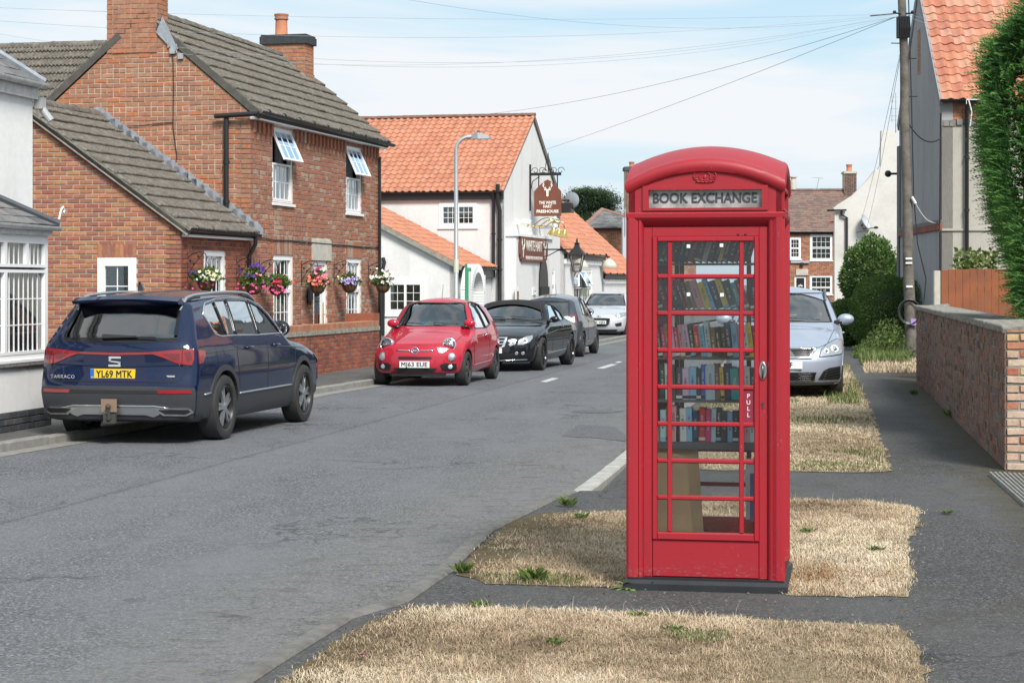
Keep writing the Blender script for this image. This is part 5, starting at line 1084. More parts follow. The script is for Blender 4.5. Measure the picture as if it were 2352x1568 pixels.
def scatter(poly,n,rng=RNG,edge=.022):
 xs=[p[0] for p in poly]; ys=[p[1] for p in poly]; P=np.stack([rng.uniform(min(xs)-edge,max(xs)+edge,n),rng.uniform(min(ys)-edge,max(ys)+edge,n)],1)
 Q=P+rng.normal(0,edge,P.shape); k=inside(Q,poly); Q=P+rng.normal(0,edge*3.4,P.shape); Q2=P+rng.normal(0,edge*3.4,P.shape); return P[k&(((inside(Q,poly))&inside(Q2,poly))|(rng.random(len(P))<.18))]
def verge(poly,dens,name,seed,hmul=1.0,wmul=1.0,green=.04,bare=None,kerb_side=True):
 rng=np.random.default_rng(seed); xs=[p[0] for p in poly]; ys=[p[1] for p in poly]; A=(max(xs)-min(xs))*(max(ys)-min(ys)); P=scatter(poly,int(A*dens),rng)
 ky=np.interp(P[:,1],[p[1] for p in KERB_R],[p[0] for p in KERB_R]); dk=P[:,0]-ky
 keep=rng.random(len(P))<np.clip((dk-.16)/.75+1.1*(vnoise(P,2.2,seed+1)-.5),.02,1)
 P=P[keep&(vnoise(P,1.6,seed+3)+.35*rng.random(len(P))>.30)&(vnoise(P,9,seed+4)+.5*rng.random(len(P))>.30)]
 n=len(P); big=vnoise(P,.9,seed+5); f=vnoise(P,7,seed+6)
 sh=np.clip(.50+(big-.5)*.85+(f-.5)*.5+rng.normal(0,.17,n),0,1); h=(.022+.040*rng.random(n)**1.3+.012*(f>.6))*hmul*(.55+.9*vnoise(P,3.1,seed+20)); tall=rng.random(n)<.005; h=np.where(tall,h*1.5,h*.8)
 lean=np.clip(rng.normal(.96,.06,n),.4,.998); lean=np.where(tall,rng.uniform(.2,.8,n),lean)
 blades(P,h,(.0007+.0009*rng.random(n))*wmul,lean,sh,PZ+.006,name,STRAW,rng,kind='stuff')
 gz=vnoise(P,1.1,seed+9)>(1-green*4.5); G=P[gz&(rng.random(n)<.35)]
 if len(G):m=len(G); blades(G,(.02+.03*rng.random(m))*hmul,(.0012+.0012*rng.random(m))*wmul,np.clip(rng.normal(.6,.2,m),0,.95),rng.random(m),PZ+.006,'green_tufts',GREEN,rng,kind='stuff')
verge(V1,19000,'dry_grass',11,wmul=1.0,green=.01); verge(V2,15000,'dry_grass',12,wmul=1.1,green=.02)
verge([p for p in V3],2200,'dry_grass',13,wmul=2.0,hmul=1.2,green=.07)
rng=np.random.default_rng(5); P=scatter([g(*p) for p in ((1813,1058),(1900,1060),(2030,1062),(2045,1082),(1813,1084))],2500,rng,.06); n=len(P); blades(P,.015+.02*rng.random(n),.002+.002*rng.random(n),rng.uniform(.2,.8,n),rng.random(n),PZ+.006,'green_fringe',GREEN,rng,kind='stuff')
P=scatter([g(*p) for p in ((1890,930),(1985,935),(1965,870),(1940,872),(1940,905),(1890,912))],6000,rng,.04); n=len(P); blades(P,.06+.10*rng.random(n),.003+.002*rng.random(n),rng.uniform(.2,.8,n),rng.random(n),PZ+.006,'green_fringe',GREEN,rng,kind='stuff')
P=scatter([g(*p) for p in ((1815,1282),(1870,1290),(1935,1312),(1925,1335),(1860,1345),(1890,1362),(1800,1368))],9000,rng,.03); n=len(P); blades(P,.015+.03*rng.random(n),.0009+.0008*rng.random(n),rng.uniform(.6,.98,n),rng.random(n)*.6,PZ+.006,'rusty_grass',grassmat('rusty_grass_mat',[(.22,.12,.05),(.34,.21,.10),(.44,.31,.17)]),rng,kind='stuff')
rng=np.random.default_rng(9); m=MB()
for k in range(420):
 px,py=(rng.uniform(900,2150),rng.uniform(1180,1560)); p=gp(px,py,PZ); s=rng.uniform(.003,.010)
 onroad=p.x<np.interp(p.y,[q[1] for q in KERB_R],[q[0] for q in KERB_R]); z=0 if onroad else PZ+.006
 if onroad:p=gp(px,py,0)
 a=rng.random()*6; m.add([(p.x+s*math.cos(a+i*2.1),p.y+s*math.sin(a+i*2.1),z) for i in range(3)]+[(p.x,p.y,z+s*.9)],[(0,1,3),(1,2,3),(2,0,3)])
m.build('grit',plain('loose_grit',(.22,.20,.18),.9,var=.5,vscale=60),None,kind='stuff')
m=MB(); rng=np.random.default_rng(19)
for k in range(160):
 px,py=(rng.uniform(700,2110),rng.uniform(1190,1560)); p=gp(px,py,PZ)
 if p.x<np.interp(p.y,[q[1] for q in KERB_R],[q[0] for q in KERB_R])+.15:continue
 s=rng.uniform(.008,.02); a=rng.random()*6.28; z=PZ+.03+rng.random()*.012
 m.add([(p.x,p.y,z),(p.x+s*math.cos(a)-s*.4*math.sin(a),p.y+s*math.sin(a)+s*.4*math.cos(a),z+.012),(p.x+2*s*math.cos(a),p.y+2*s*math.sin(a),z),(p.x+s*math.cos(a)+s*.4*math.sin(a),p.y+s*math.sin(a)-s*.4*math.cos(a),z+.006)],[(0,1,2,3)])
m.build('dead_leaf_litter',plain('dead_leaves',(.07,.035,.025),.8,col2=(.14,.08,.05),vscale=5),None,kind='stuff')
# the red telephone box
def redpaint():
 m,t,b=newmat('chalky_red_paint'); b.inputs['Roughness'].default_value=.46; b.inputs['Specular IOR Level'].default_value=.45; b.inputs['Coat Weight'].default_value=.04; P=wpos(t)
 f=ramp(t,noise(t,3.5,6,.7,wpos(t,(1,1,.5))),[(.35,0.0),(.7,.6)]); c=mixc(t,f,(.335,.011,.021),(.27,.018,.026))
 s=ramp(t,noise(t,130,2,.6,P),[(.66,0.0),(.70,.9)]); msk=ramp(t,noise(t,6,5,.7,P),[(.50,0.0),(.66,1.0)])
 k=nd(t,'ShaderNodeMath',operation='MULTIPLY'); t.links.new(s,k.inputs[0]); t.links.new(msk,k.inputs[1]); c=mixc(t,k.outputs[0],c,(.30,.25,.23))
 sp=nd(t,'ShaderNodeSeparateXYZ'); t.links.new(P,sp.inputs[0]); lo=nd_map(t,sp.outputs['Z'],.25,.14)
 w_=ramp(t,noise(t,32,5,.75,wpos(t,(1,1,2.5))),[(.55,0.0),(.63,1.0)]); mm=nd(t,'ShaderNodeMath',operation='MULTIPLY'); t.links.new(lo,mm.inputs[0]); t.links.new(w_,mm.inputs[1])
 c=mixc(t,mm.outputs[0],c,(.16,.14,.125))
 r_=ramp(t,noise(t,11,5,.7,P),[(.68,0.0),(.76,.6)]); c=mixc(t,r_,c,(.28,.04,.02))
 t.links.new(c,b.inputs['Base Color']); bump(t,b,noise(t,40,5,.7,P),.18,.004); return m
REDP=redpaint(); GREYSH=plain('grey_shelf',(.13,.135,.14),.6)
def phone_box():
 BS=423.8; a=R(-10); D2=.43
 n_=Vector((math.sin(R(10)),math.cos(R(10)),0)); o=Vector((1.045,10.5,0))+n_*D2
 B=thing('telephone_box','red cast iron telephone box lettered BOOK EXCHANGE with crown and rows of glass panes','telephone box',(o.x,o.y,0),a)
 z=lambda py:1.75-(py-650)/BS
 pl=MB(); pl.prism([(-.445,-.445),(.445,-.445),(.445,.445),(-.445,.445)],.0,z(1334),ch=.02); pl.build('plinth',plain('bitumen_plinth',(.022,.024,.028),.45,var=.4,bmp=.3,bscale=25),B)
 MB().prism([(-.425,-.425),(.425,-.425),(.425,.425),(-.425,.425)],z(1334),z(1329)).build('sill_plate',BLACK_PL,B)
 zt=z(498)
 for k in range(4):
  Mk=Matrix.Rotation(k*math.pi/2,4,'Z')
  pr=[(.340,-.405),(.350,-.418),(.358,-.421),(.364,-.415),(.372,-.420),(.385,-.429),(.415,-.430),(.430,-.415),(.429,-.385),(.420,-.372),(.415,-.364),(.421,-.358),(.418,-.350),(.405,-.340),(.38,-.335),(.335,-.38)]
  m=MB(); n=len(pr); m.add([(x,y,z(1329)) for x,y in pr]+[(x,y,zt) for x,y in pr],[(i,(i+1)%n,(i+1)%n+n,i+n) for i in range(n)]+[tuple(range(n-1,-1,-1)),tuple(range(n,2*n))])
  m.build('corner_post',REDP,B,Mk,smooth=32)
 def ring(prof,name,mat):
  m=MB(); n=len(prof); vs=[]
  for (h,zz) in prof:vs+=[(-h,-h,zz),(h,-h,zz),(h,h,zz),(-h,h,zz)]
  m.add(vs,[(i*4+j,i*4+(j+1)%4,(i+1)*4+(j+1)%4,(i+1)*4+j) for i in range(n-1) for j in range(4)]); return m.build(name,mat,B,smooth=25)
 ring([(.36,z(520)),(.385,z(517)),(.39,z(514)),(.402,z(511)),(.424,z(503)),(.430,z(499)),(.432,z(490)),(.428,z(487.5)),(.405,z(487)),(.0,z(487))],'cornice',REDP)
 MB().box((-.37,-.37,z(520)+.002),(.37,.37,z(520)+.012)).build('ceiling',plain('faded_pink_ceiling',(.42,.2,.2),.7),B)
 hw=.412; zb=z(488); ze,zc=2.285,2.395
 arc=lambda x:ze+(zc-ze)*(1-(x/hw)**2)
 for k in range(4):
  Mk=Matrix.Rotation(k*math.pi/2,4,'Z'); Fk=Mk@frame((0,-hw,0),(1,0,0),(0,0,1)); n=16
  g0,g1,gx=z(477),z(435.5),.307
  m=MB()
  m.box((-hw,zb,-.03),(-gx-.03,g1+.02,0),Fk); m.box((gx+.03,zb,-.03),(hw,g1+.02,0),Fk); m.box((-gx-.03,zb,-.03),(gx+.03,g0-.012,0),Fk)
  xs=[-hw+2*hw*i/n for i in range(n+1)]
  m.add([(x,g1+.02,0) for x in xs]+[(x,arc(x)+.03,0) for x in xs],[(i,i+1,n+2+i,n+1+i) for i in range(n)],Fk); m.build('pediment',REDP,B)
  f=MB(); q=.012
  for (a0,b0,a1,b1) in ((-gx-.032,g0-.014,-gx,g1+.022),(gx,g0-.014,gx+.032,g1+.022),(-gx,g0-.014,gx,g0),(-gx,g1,gx,g1+.022)):f.box((a0,b0,-.035),(a1,b1,q),Fk)
  S=f.build('sign_frame',REDP,B)
  MB().box((-gx-.002,g0-.002,-.03),(gx+.002,g1+.002,-.022),Fk).build('sign_glass',SIGN_GLASS,S)
  me=text_mesh('BOOK EXCHANGE',.074,depth=.0003,bold=.0020,sx=1); xs=[v.co.x for v in me.vertices]; me.transform(Matrix.Diagonal((.566/(max(xs)-min(xs)),1,1,1))); me.materials.clear(); me.materials.append(bpy.data.materials.get('dark_sign_lettering') or plain('dark_sign_lettering',(.045,.05,.055),.5))
  link('lettering',me,S,Fk@Matrix.Translation((-.004,(g0+g1)/2+.003,-.019)))
  c=MB(); cz=z(409); w_=.055
  def P(x,y,d=.006):return Fk@Vector((x,cz+y,d))
  base=[P(w_*math.sin(q)*1.0,-.022+.012*(1-math.cos(q)),.004) for q in [(-1.1+2.2*i/8) for i in range(9)]]
  c.tube(base,.0045,6); c.tube([p+Vector((0,0,.012)) for p in base],.004,6)
  c.add([base[i]+Vector((0,0,0)) for i in range(9)]+[p+Vector((0,0,.013)) for p in base],[(i,i+1,i+10,i+9) for i in range(8)])
  for s in (-1,1):
   c.tube([P(s*w_*.95,-.006),P(s*w_*1.12,.012),P(s*w_*1.0,.03),P(s*w_*.6,.042),P(s*w_*.18,.040),P(0,.034)],.0045,6)
   c.tube([P(s*w_*.45,-.008),P(s*w_*.55,.012),P(s*w_*.42,.026),P(s*w_*.1,.032)],.003,5); c.ball(P(s*w_*.5,.002),.006); c.ball(P(s*w_*.9,.008),.005)
  for x in (-.8,-.4,0,.4,.8):c.ball(P(x*w_,-.018+.004*x*x,.008),.0045)
  c.ball(P(0,.046),.008); c.box((-.003,cz+.05,0),(.003,cz+.068,.008),Fk).box((-.009,cz+.056,0),(.009,cz+.062,.008),Fk); c.ball(P(0,.004,.004),(.008,.006,.014))
  c.add([P(-w_*1.05,.0,.001),P(w_*1.05,.0,.001),P(w_*.9,.035,.003),P(0,.042,.004),P(-w_*.9,.035,.003)],[(0,1,2,3,4)]); c.build('crown_emblem',REDP,B,smooth=40)
 h=.405; N_=20; e=lambda u:.112*(1-u*u); m=MB(); zl=2.316
 idx={}
 for i in range(N_+1):
  for j in range(N_+1):
   u,v=-1+2*i/N_,-1+2*j/N_; idx[i,j]=len(m.v); m.v.append((u*h,v*h,zl+e(u)+e(v)-.022*(1-u*u)*(1-v*v)))
 m.f+=[(idx[i,j],idx[i+1,j],idx[i+1,j+1],idx[i,j+1]) for i in range(N_) for j in range(N_)]
 bd=[(i,0) for i in range(N_)]+[(N_,j) for j in range(N_)]+[(N_-i,N_) for i in range(N_)]+[(0,N_-j) for j in range(N_)]
 prev=[idx[p] for p in bd]; nb=len(bd)
 for off,dz in ((.012,-.003),(.024,-.014),(.031,-.035),(.030,-.055),(.022,-.072),(.004,-.08),(-.05,-.082)):
  cur=[]
  for (i,j) in bd:
   u,v=-1+2*i/N_,-1+2*j/N_; cur.append(len(m.v)); m.v.append((u*(h+off) if abs(u)==1 else u*h*(1+off/h),v*(h+off) if abs(v)==1 else v*h*(1+off/h),zl+e(u)+e(v)+dz))
  m.f+=[(prev[(k+1)%nb],prev[k],cur[k],cur[(k+1)%nb]) for k in range(nb)]; prev=cur
 bm_=m.build('roof',REDP,B,smooth=38)
 rows=[z(554.9)-.2008*k for k in range(8)]; rh=.176; cols=[(-.263,-.208),(-.182,.182),(.208,.263)]
 gl={}
 for i,(c0,c1) in enumerate(cols):gl[i]=MB().box((-(c1-c0)/2-.004,-rh/2-.004,-.003),((c1-c0)/2+.004,rh/2+.004,.003)).mesh('pane',False,BOX_GLASS)
 for k in range(4):
  Mk=Matrix.Rotation(k*math.pi/2,4,'Z'); yy=-.392 if k==0 else -.385; Fk=Mk@frame((0,yy,0),(1,0,0),(0,0,1)); top,bot=z(521),z(1329)
  ox=.338; m=MB(); th=.035
  for (a0,b0,a1,b1) in ((-ox,bot,-.29,top),(.29,bot,ox,top),(-.29,z(543),.29,top)):m.prism([(a0,b0),(a1,b0),(a1,b1),(a0,b1)],-th,0,Fk,ch=.003)
  m.prism([(-.288,bot+.003),(.288,bot+.003),(.288,z(1243)),(-.288,z(1243))],-th,-.003,Fk,ch=.003)
  Dr=m.build('door' if k==0 else 'side_panel',REDP,B)
  gf=MB()
  for (a0,b0,a1,b1) in ((-.29,z(1243),-.263,z(543)),(.263,z(1243),.29,z(543)),(-.263,z(555),.263,z(543)),(-.263,z(1243),.263,rows[7]-rh)):gf.prism([(a0,b0),(a1,b0),(a1,b1),(a0,b1)],-.03,.010,Fk,ch=.006)
  gf.build('glazing_frame',REDP,Dr)
  for c0,c1 in ((-.208,-.182),(.182,.208)):MB().prism([(c0,rows[7]-rh),(c1,rows[7]-rh),(c1,z(555)),(c0,z(555))],-.022,.006,Fk,ch=.006).build('glazing_bar',REDP,Dr)
  for r_ in range(7):MB().prism([(-.263,rows[r_+1]),(.263,rows[r_+1]),(.263,rows[r_]-rh),(-.263,rows[r_]-rh)],-.020,.0045,Fk,ch=.006).build('glazing_bar',REDP,Dr)
  for r_ in range(8):
   for i,(c0,c1) in enumerate(cols):
    if k==0 and r_==4 and i==2:continue
    link('pane',gl[i],Dr,Fk@Matrix.Translation(((c0+c1)/2,rows[r_]-rh/2,-.012)))
  if k==0:
   c0,c1=cols[2]; MB().box((c0-.003,rows[4]-rh-.003,-.014),(c1+.003,rows[4]+.003,-.006),Fk).build('pull_plate',plain('deep_red_plate',(.22,.02,.04),.4),Dr)
   for i,ch in enumerate('PULL'):lettering(ch,.034,WHITE_PAINT,Dr,Fk@Matrix.Translation(((c0+c1)/2-.003,rows[4]-.034-i*.034,-.0055)),depth=.0005,sx=.95,name='letter')
   for (px,py) in ((1579,565),(1655,563),(1579,676),(1656,677)):x=(px-1618)/BS; zz=z(py); MB().box((x-.0095,zz-.0095,-.006),(x+.0095,zz+.0095,-.003),Fk).build('white_sticker',WHITE_PAINT,Dr)
   hx,hz=.311,z(851); T=Fk@Matrix.Translation((hx,hz,0))@Matrix.Diagonal((1,2.3,1,1))
   MB().lathe([(.012,.006),(.018,.008),(.022,.005),(.023,0)],20,T).lathe([(.001,.001),(.016,.001)],20,T).build('handle_plate',plain('steel_handle',(.45,.44,.42),.3,metal=.9),Dr,smooth=True)
   MB().tube([Fk@Vector((hx-.002,hz-.04,.01)),Fk@Vector((hx+.0,hz,.018)),Fk@Vector((hx-.002,hz+.04,.01))],.005,8).build('handle',plain('dark_steel',(.2,.2,.2),.3,metal=.9),Dr,smooth=True)
   MB().lathe([(.001,.004),(.008,.004),(.009,0)],12,Fk@Matrix.Translation((hx-.001,z(926),0))).box((hx-.004,z(937),0),(hx+.003,z(928),.004),Fk).build('keyhole',plain('dark_steel2',(.12,.1,.1),.4,metal=.8),Dr)
   for (p0,p1) in ((561,626),(888,956),(1217,1281)):MB().tube([Fk@Vector((-.343,z(p0),.004)),Fk@Vector((-.343,z(p1),.004))],.0065,8).build('hinge',plain('dark_hinge',(.05,.055,.055),.5),B)
   m=MB()
   for px in (1694,1711):m.ball(Fk@Vector(((px-1619)/BS,z(538.5),.001)),(.008,.003,.005))
   m.build('bolt_holes',BLACK_MAT,Dr)
 sz=[1.862,1.597,1.327,1.085,.832]
 for i,zz in enumerate(sz):
  MB().box((-.335,.03,zz-(.011 if i<4 else .022)),(.335,.20,zz+(.002 if i<4 else .018)),None).build('shelf',GREYSH,B)
 m=MB()
 for x in (-.21,.30):m.box((x-.012,.21,.5),(x+.012,.235,2.0))
 m.build('shelf_upright',plain('dark_upright',(.06,.05,.045),.7),B)
 MB().box((-.33,-.3,z(1329)),(.33,.36,z(1329)+.01)).build('floor',plain('concrete_floor',(.2,.19,.18),.9,bmp=.3),B)
 return B,sz
BOXT,SHELF_Z=phone_box()
BOXM=WM[BOXT.name]
def books():
 r=random.Random(21)
 names={'dark green':(.02,.05,.04),'charcoal':(.03,.032,.035),'navy blue':(.02,.035,.09),'sky blue':(.15,.33,.50),'pale grey':(.42,.43,.42),'maroon':(.16,.02,.035),'mustard yellow':(.50,.38,.06),'teal':(.03,.28,.28),'lilac':(.38,.30,.42),'magenta':(.35,.03,.13),'cream':(.55,.50,.38),'brown':(.14,.08,.05),'royal blue':(.04,.09,.35),'pale blue':(.30,.42,.50),'red':(.38,.03,.03),'olive':(.16,.16,.07),'dusty pink':(.42,.22,.24),'black':(.012,.012,.014)}
 mats={k:plain('book_cover_'+k.replace(' ','_'),tuple(min(.8,q*1.7+.012) for q in v),.5) for k,v in names.items()}
 page=plain('book_pages',(.55,.50,.40),.9)
 ordn=['first','second','third','fourth','fifth','sixth','seventh','eighth','ninth','tenth','eleventh','twelfth','thirteenth','fourteenth','fifteenth','sixteenth','seventeenth','eighteenth','nineteenth','twentieth','twenty-first','twenty-second','twenty-third','twenty-fourth','twenty-fifth','twenty-sixth']
 shn=['top shelf','second shelf','middle shelf','fourth shelf','lowest shelf']
 rows=[
 (['charcoal','brown','charcoal','navy blue','charcoal','brown','charcoal','pale grey','dark green','charcoal','mustard yellow','charcoal','navy blue','maroon','black','charcoal'],-.30,.16,17),
 (['charcoal','maroon','black','dark green','maroon','brown','olive','dusty pink','mustard yellow','sky blue','navy blue','mustard yellow','dark green','teal','maroon','black','cream','royal blue'],-.30,.17,-19),
 (['charcoal','magenta','olive','lilac','magenta','dusty pink','lilac','dark green','red','sky blue','pale blue','brown','black','charcoal','navy blue','sky blue','dusty pink','pale grey','mustard yellow','maroon','olive','black'],-.30,.185,-7),
 (['dark green','pale grey','dark green','charcoal','lilac','sky blue','charcoal','royal blue','pale blue','brown','mustard yellow','navy blue','teal','brown','pale grey','charcoal','olive','lilac'],-.29,.20,-2),
 (['pale blue','olive','dusty pink','black','pale grey','sky blue','navy blue','red','magenta','pale blue','black','charcoal','sky blue','black','royal blue','dusty pink','pale blue','pale grey','cream','black'],-.29,.19,0)]
 words={(3,8):'INFINITE',(3,1):'SNOW',(2,15):'OPAL',(4,11):'FURY',(4,14):'CLOUD',(2,18):'DEAD',(4,12):'BOOK',(3,12):'TREES',(4,2):'ENGLAND',(1,8):'TRUTH'}
 wide={(3,8):.046,(3,12):.040,(4,11):.034}
 tot=0
 for si,(cl,x,hh,lean) in enumerate(rows):
  n=len(cl); room=(.315-x); base=[wide.get((si,i),r.uniform(.018,.036)) for i in range(n)]; k=room/sum(b/math.cos(R(lean)) for b in base)
  k=min(k,1.15); cnt={}
  for i,c in enumerate(cl):
   t=base[i]*k; h=hh*r.uniform(.88,1.08); dp=.12*r.uniform(.9,1.05); L_=lean+r.uniform(-1.5,1.5)
   if si==1 and i>14:L_=-1
   Lr=R(L_); zz=SHELF_Z[si]+(.002 if si<4 else .018)+.001
   piv=Vector((x if L_<=0 else x+t*math.cos(Lr),.055+r.uniform(0,.012),zz+(0 if L_<=0 else 0)))
   if L_<=0:T=Matrix.Translation((x+t*0,piv.y,zz))@Matrix.Rotation(Lr,4,'Y'); T=T@Matrix.Translation((0,0,0)); lift=0
   else:T=Matrix.Translation((x+t,piv.y,zz))@Matrix.Rotation(Lr,4,'Y')@Matrix.Translation((-t,0,0)); lift=0
   if L_<0:T=Matrix.Translation((x,piv.y,zz+t*math.sin(-Lr)*0))@Matrix.Rotation(Lr,4,'Y')
   mn=min((T@Vector(v)).z for v in ((0,0,0),(t,0,0))); T=Matrix.Translation((0,0,zz-mn))@T
   nth=ordn[i]; lab=f'{c} book, {nth} from left on the {shn[si]} of the red box'
   M_=BOXM@T
   o=MB().box((0,0,0),(.0022,dp,h)).box((t-.0022,0,0),(t,dp,h)).prism([(0,0),(t,0),(t*.85,-.003),(t*.15,-.003)],0,h).build('book',mats[c],None,M_); tag(o,lab,'book','books on the shelves of the red box'); tot+=1
   MB().box((.0024,.001,.003),(t-.0024,dp-.004,h-.003)).build('page_block',page,o)
   Ft=frame((t/2,-.0035,h*.55),(0,0,-1),(1,0,0)); light=sum(names[c])<.6; tm=mats['cream' if light else 'charcoal']
   if (si,i) in words:lettering(words[(si,i)],min(t*.75,.022),tm,o,Ft,depth=.0003,name='title')
   else:
    hgt=r.uniform(.3,.6)*h; m=MB(); yy=-hgt/2; hw_=min(.006,t*.2)
    while yy<hgt/2:
     wl=r.uniform(.003,.006); m.box((yy,-hw_,0),(yy+.0015,hw_,.0004),Ft).box((yy,hw_*r.choice((-1,.2)),0),(yy+wl,hw_*r.choice((-.7,.5)),.0005),Ft); yy+=wl+(.0025 if r.random()<.8 else .012)
    m.build('title',tm,o)
    if r.random()<.5:MB().box((.0005,-.0039,h*.04),(t-.0005,-.003,h*.13)).build('publisher_band',mats[r.choice(['cream','black','sky blue'])],o)
   x+=t/max(.8,math.cos(Lr))+.0008
 CARD=plain('brown_cardboard',(.47,.33,.19),.9,var=.12)
 def card(name,lab,poly,M,mat=CARD,cat='cardboard',th=.004):
  o=MB().prism(poly,0,th).build(name,mat,None,BOXM@M); tag(o,lab,cat); return o
 zf=PZ+.09
 card('cardboard_sheet','large brown cardboard sheet with rounded corner leaning at the lower left of the red box',[(-.31,0),(-.025,0),(-.085,.76),(-.10,.79),(-.13,.80),(-.31,.80)],frame((0,-.02,zf),(1,0,0),(0,.14,1)))
 card('cardboard_sheet','smaller brown cardboard sheet in front of the larger one in the red box',[(-.31,0),(-.075,0),(-.125,.55),(-.14,.60),(-.18,.625),(-.31,.63)],frame((0,-.12,zf),(1,0,0),(0,.12,1)))
 card('leaflet','white sheet hung at the lower right inside the red box',[(.20,0),(.31,0),(.31,.34),(.20,.34)],frame((0,-.05,.43),(1,0,0),(0,0,1)),WHITE_PAINT,'leaflet',.002)
 card('booklet','blue and purple booklet hung in front of the white sheet in the red box',[(.225,0),(.285,0),(.285,.27),(.225,.27)],frame((0,-.07,.42),(1,0,0),(0,0,1)),plain('blue_booklet',(.10,.22,.45),.4,col2=(.25,.05,.30),vscale=9),'booklet',.006)
 for i,(x,L_,c,hh) in enumerate(((-.10,24,'pale grey',.16),(-.075,30,'olive',.13),(-.055,36,'dark green',.19),(-.035,20,'cream',.09))):
  o=MB().box((0,0,0),(.004,.15,hh)).build('magazine',mats[c],None,BOXM@Matrix.Translation((x,-.28+.02*i,zf))@Matrix.Rotation(R(L_),4,'Y')); tag(o,['pale grey magazine leaning on the cardboard in the bottom of the red box','olive magazine leaning beside the pale grey one in the red box','tall dark green folder leaning in the bottom of the red box','short cream leaflet lying low by the cardboard in the red box'][i],'magazine')
books()
# street lamp, telegraph pole and wires
def street_lamp():
 S=thing('street_lamp','grey steel street lamp with curved arm in front of the white pub','street lamp',(-1.27,44,PZ)); h=1.75+(650-345)*44/FPX-PZ; R_=.30
 m=MB(); pts=[(0,0,0),(0,0,1.2),(0,0,1.25),(0,0,h)]; m.tube(pts,[.085,.085,.055,.045],14)
 arc=[(R_-R_*math.cos(q),0,h+R_*math.sin(q)) for q in [math.pi/2*i/8 for i in range(9)]]; m.tube(arc+[(R_+.1,0,h+R_+.01)],.042,12); m.build('column',GALV,S,smooth=40)
 hd=MB(); x0=R_+.05; z0=h+R_
 hd.tube([(x0-.08,0,z0),(x0+.03,0,z0+.01)],.05,10); hd.add([(x0,-.05,z0+.06),(x0+.14,-.11,z0+.10),(x0+.40,-.09,z0+.02),(x0+.48,0,z0-.03),(x0+.40,.09,z0+.02),(x0+.14,.11,z0+.10),(x0,.05,z0+.06),(x0,-.05,z0-.05),(x0+.14,-.11,z0-.05),(x0+.40,-.09,z0-.045),(x0+.48,0,z0-.045),(x0+.40,.09,z0-.045),(x0+.14,.11,z0-.05),(x0,.05,z0-.05)],
 [(0,1,2,3,4,5,6),(13,12,11,10,9,8,7)]+[(i,i+7,i+8,i+1) for i in range(6)]+[(6,13,7,0)]); hd.build('lamp_head',GALV,S)
 MB().lathe([(.035,0),(.035,.05),(.001,.06)],10,Matrix.Translation((x0+.16,0,z0+.09))).build('photocell',plain('dark_photocell',(.08,.08,.08),.4),S)
 MB().lathe([(.001,0),(.06,0),(.001,-.0)],10).box((x0+.12,-.07,z0-.055),(x0+.38,.07,z0-.05)).build('lens',plain('lamp_lens',(.6,.6,.58),.2),S)
 MB().tube([(0,0,1.9),(0,0,2.2)],.06,12).build('label_band',plain('pale_label',(.6,.6,.5),.6),S)
street_lamp()
WOOD_OLD=plain('weathered_pole_timber',(.17,.15,.13),.9,col2=(.085,.075,.065),vscale=5,bmp=.8,bscale=22,bd=.02)
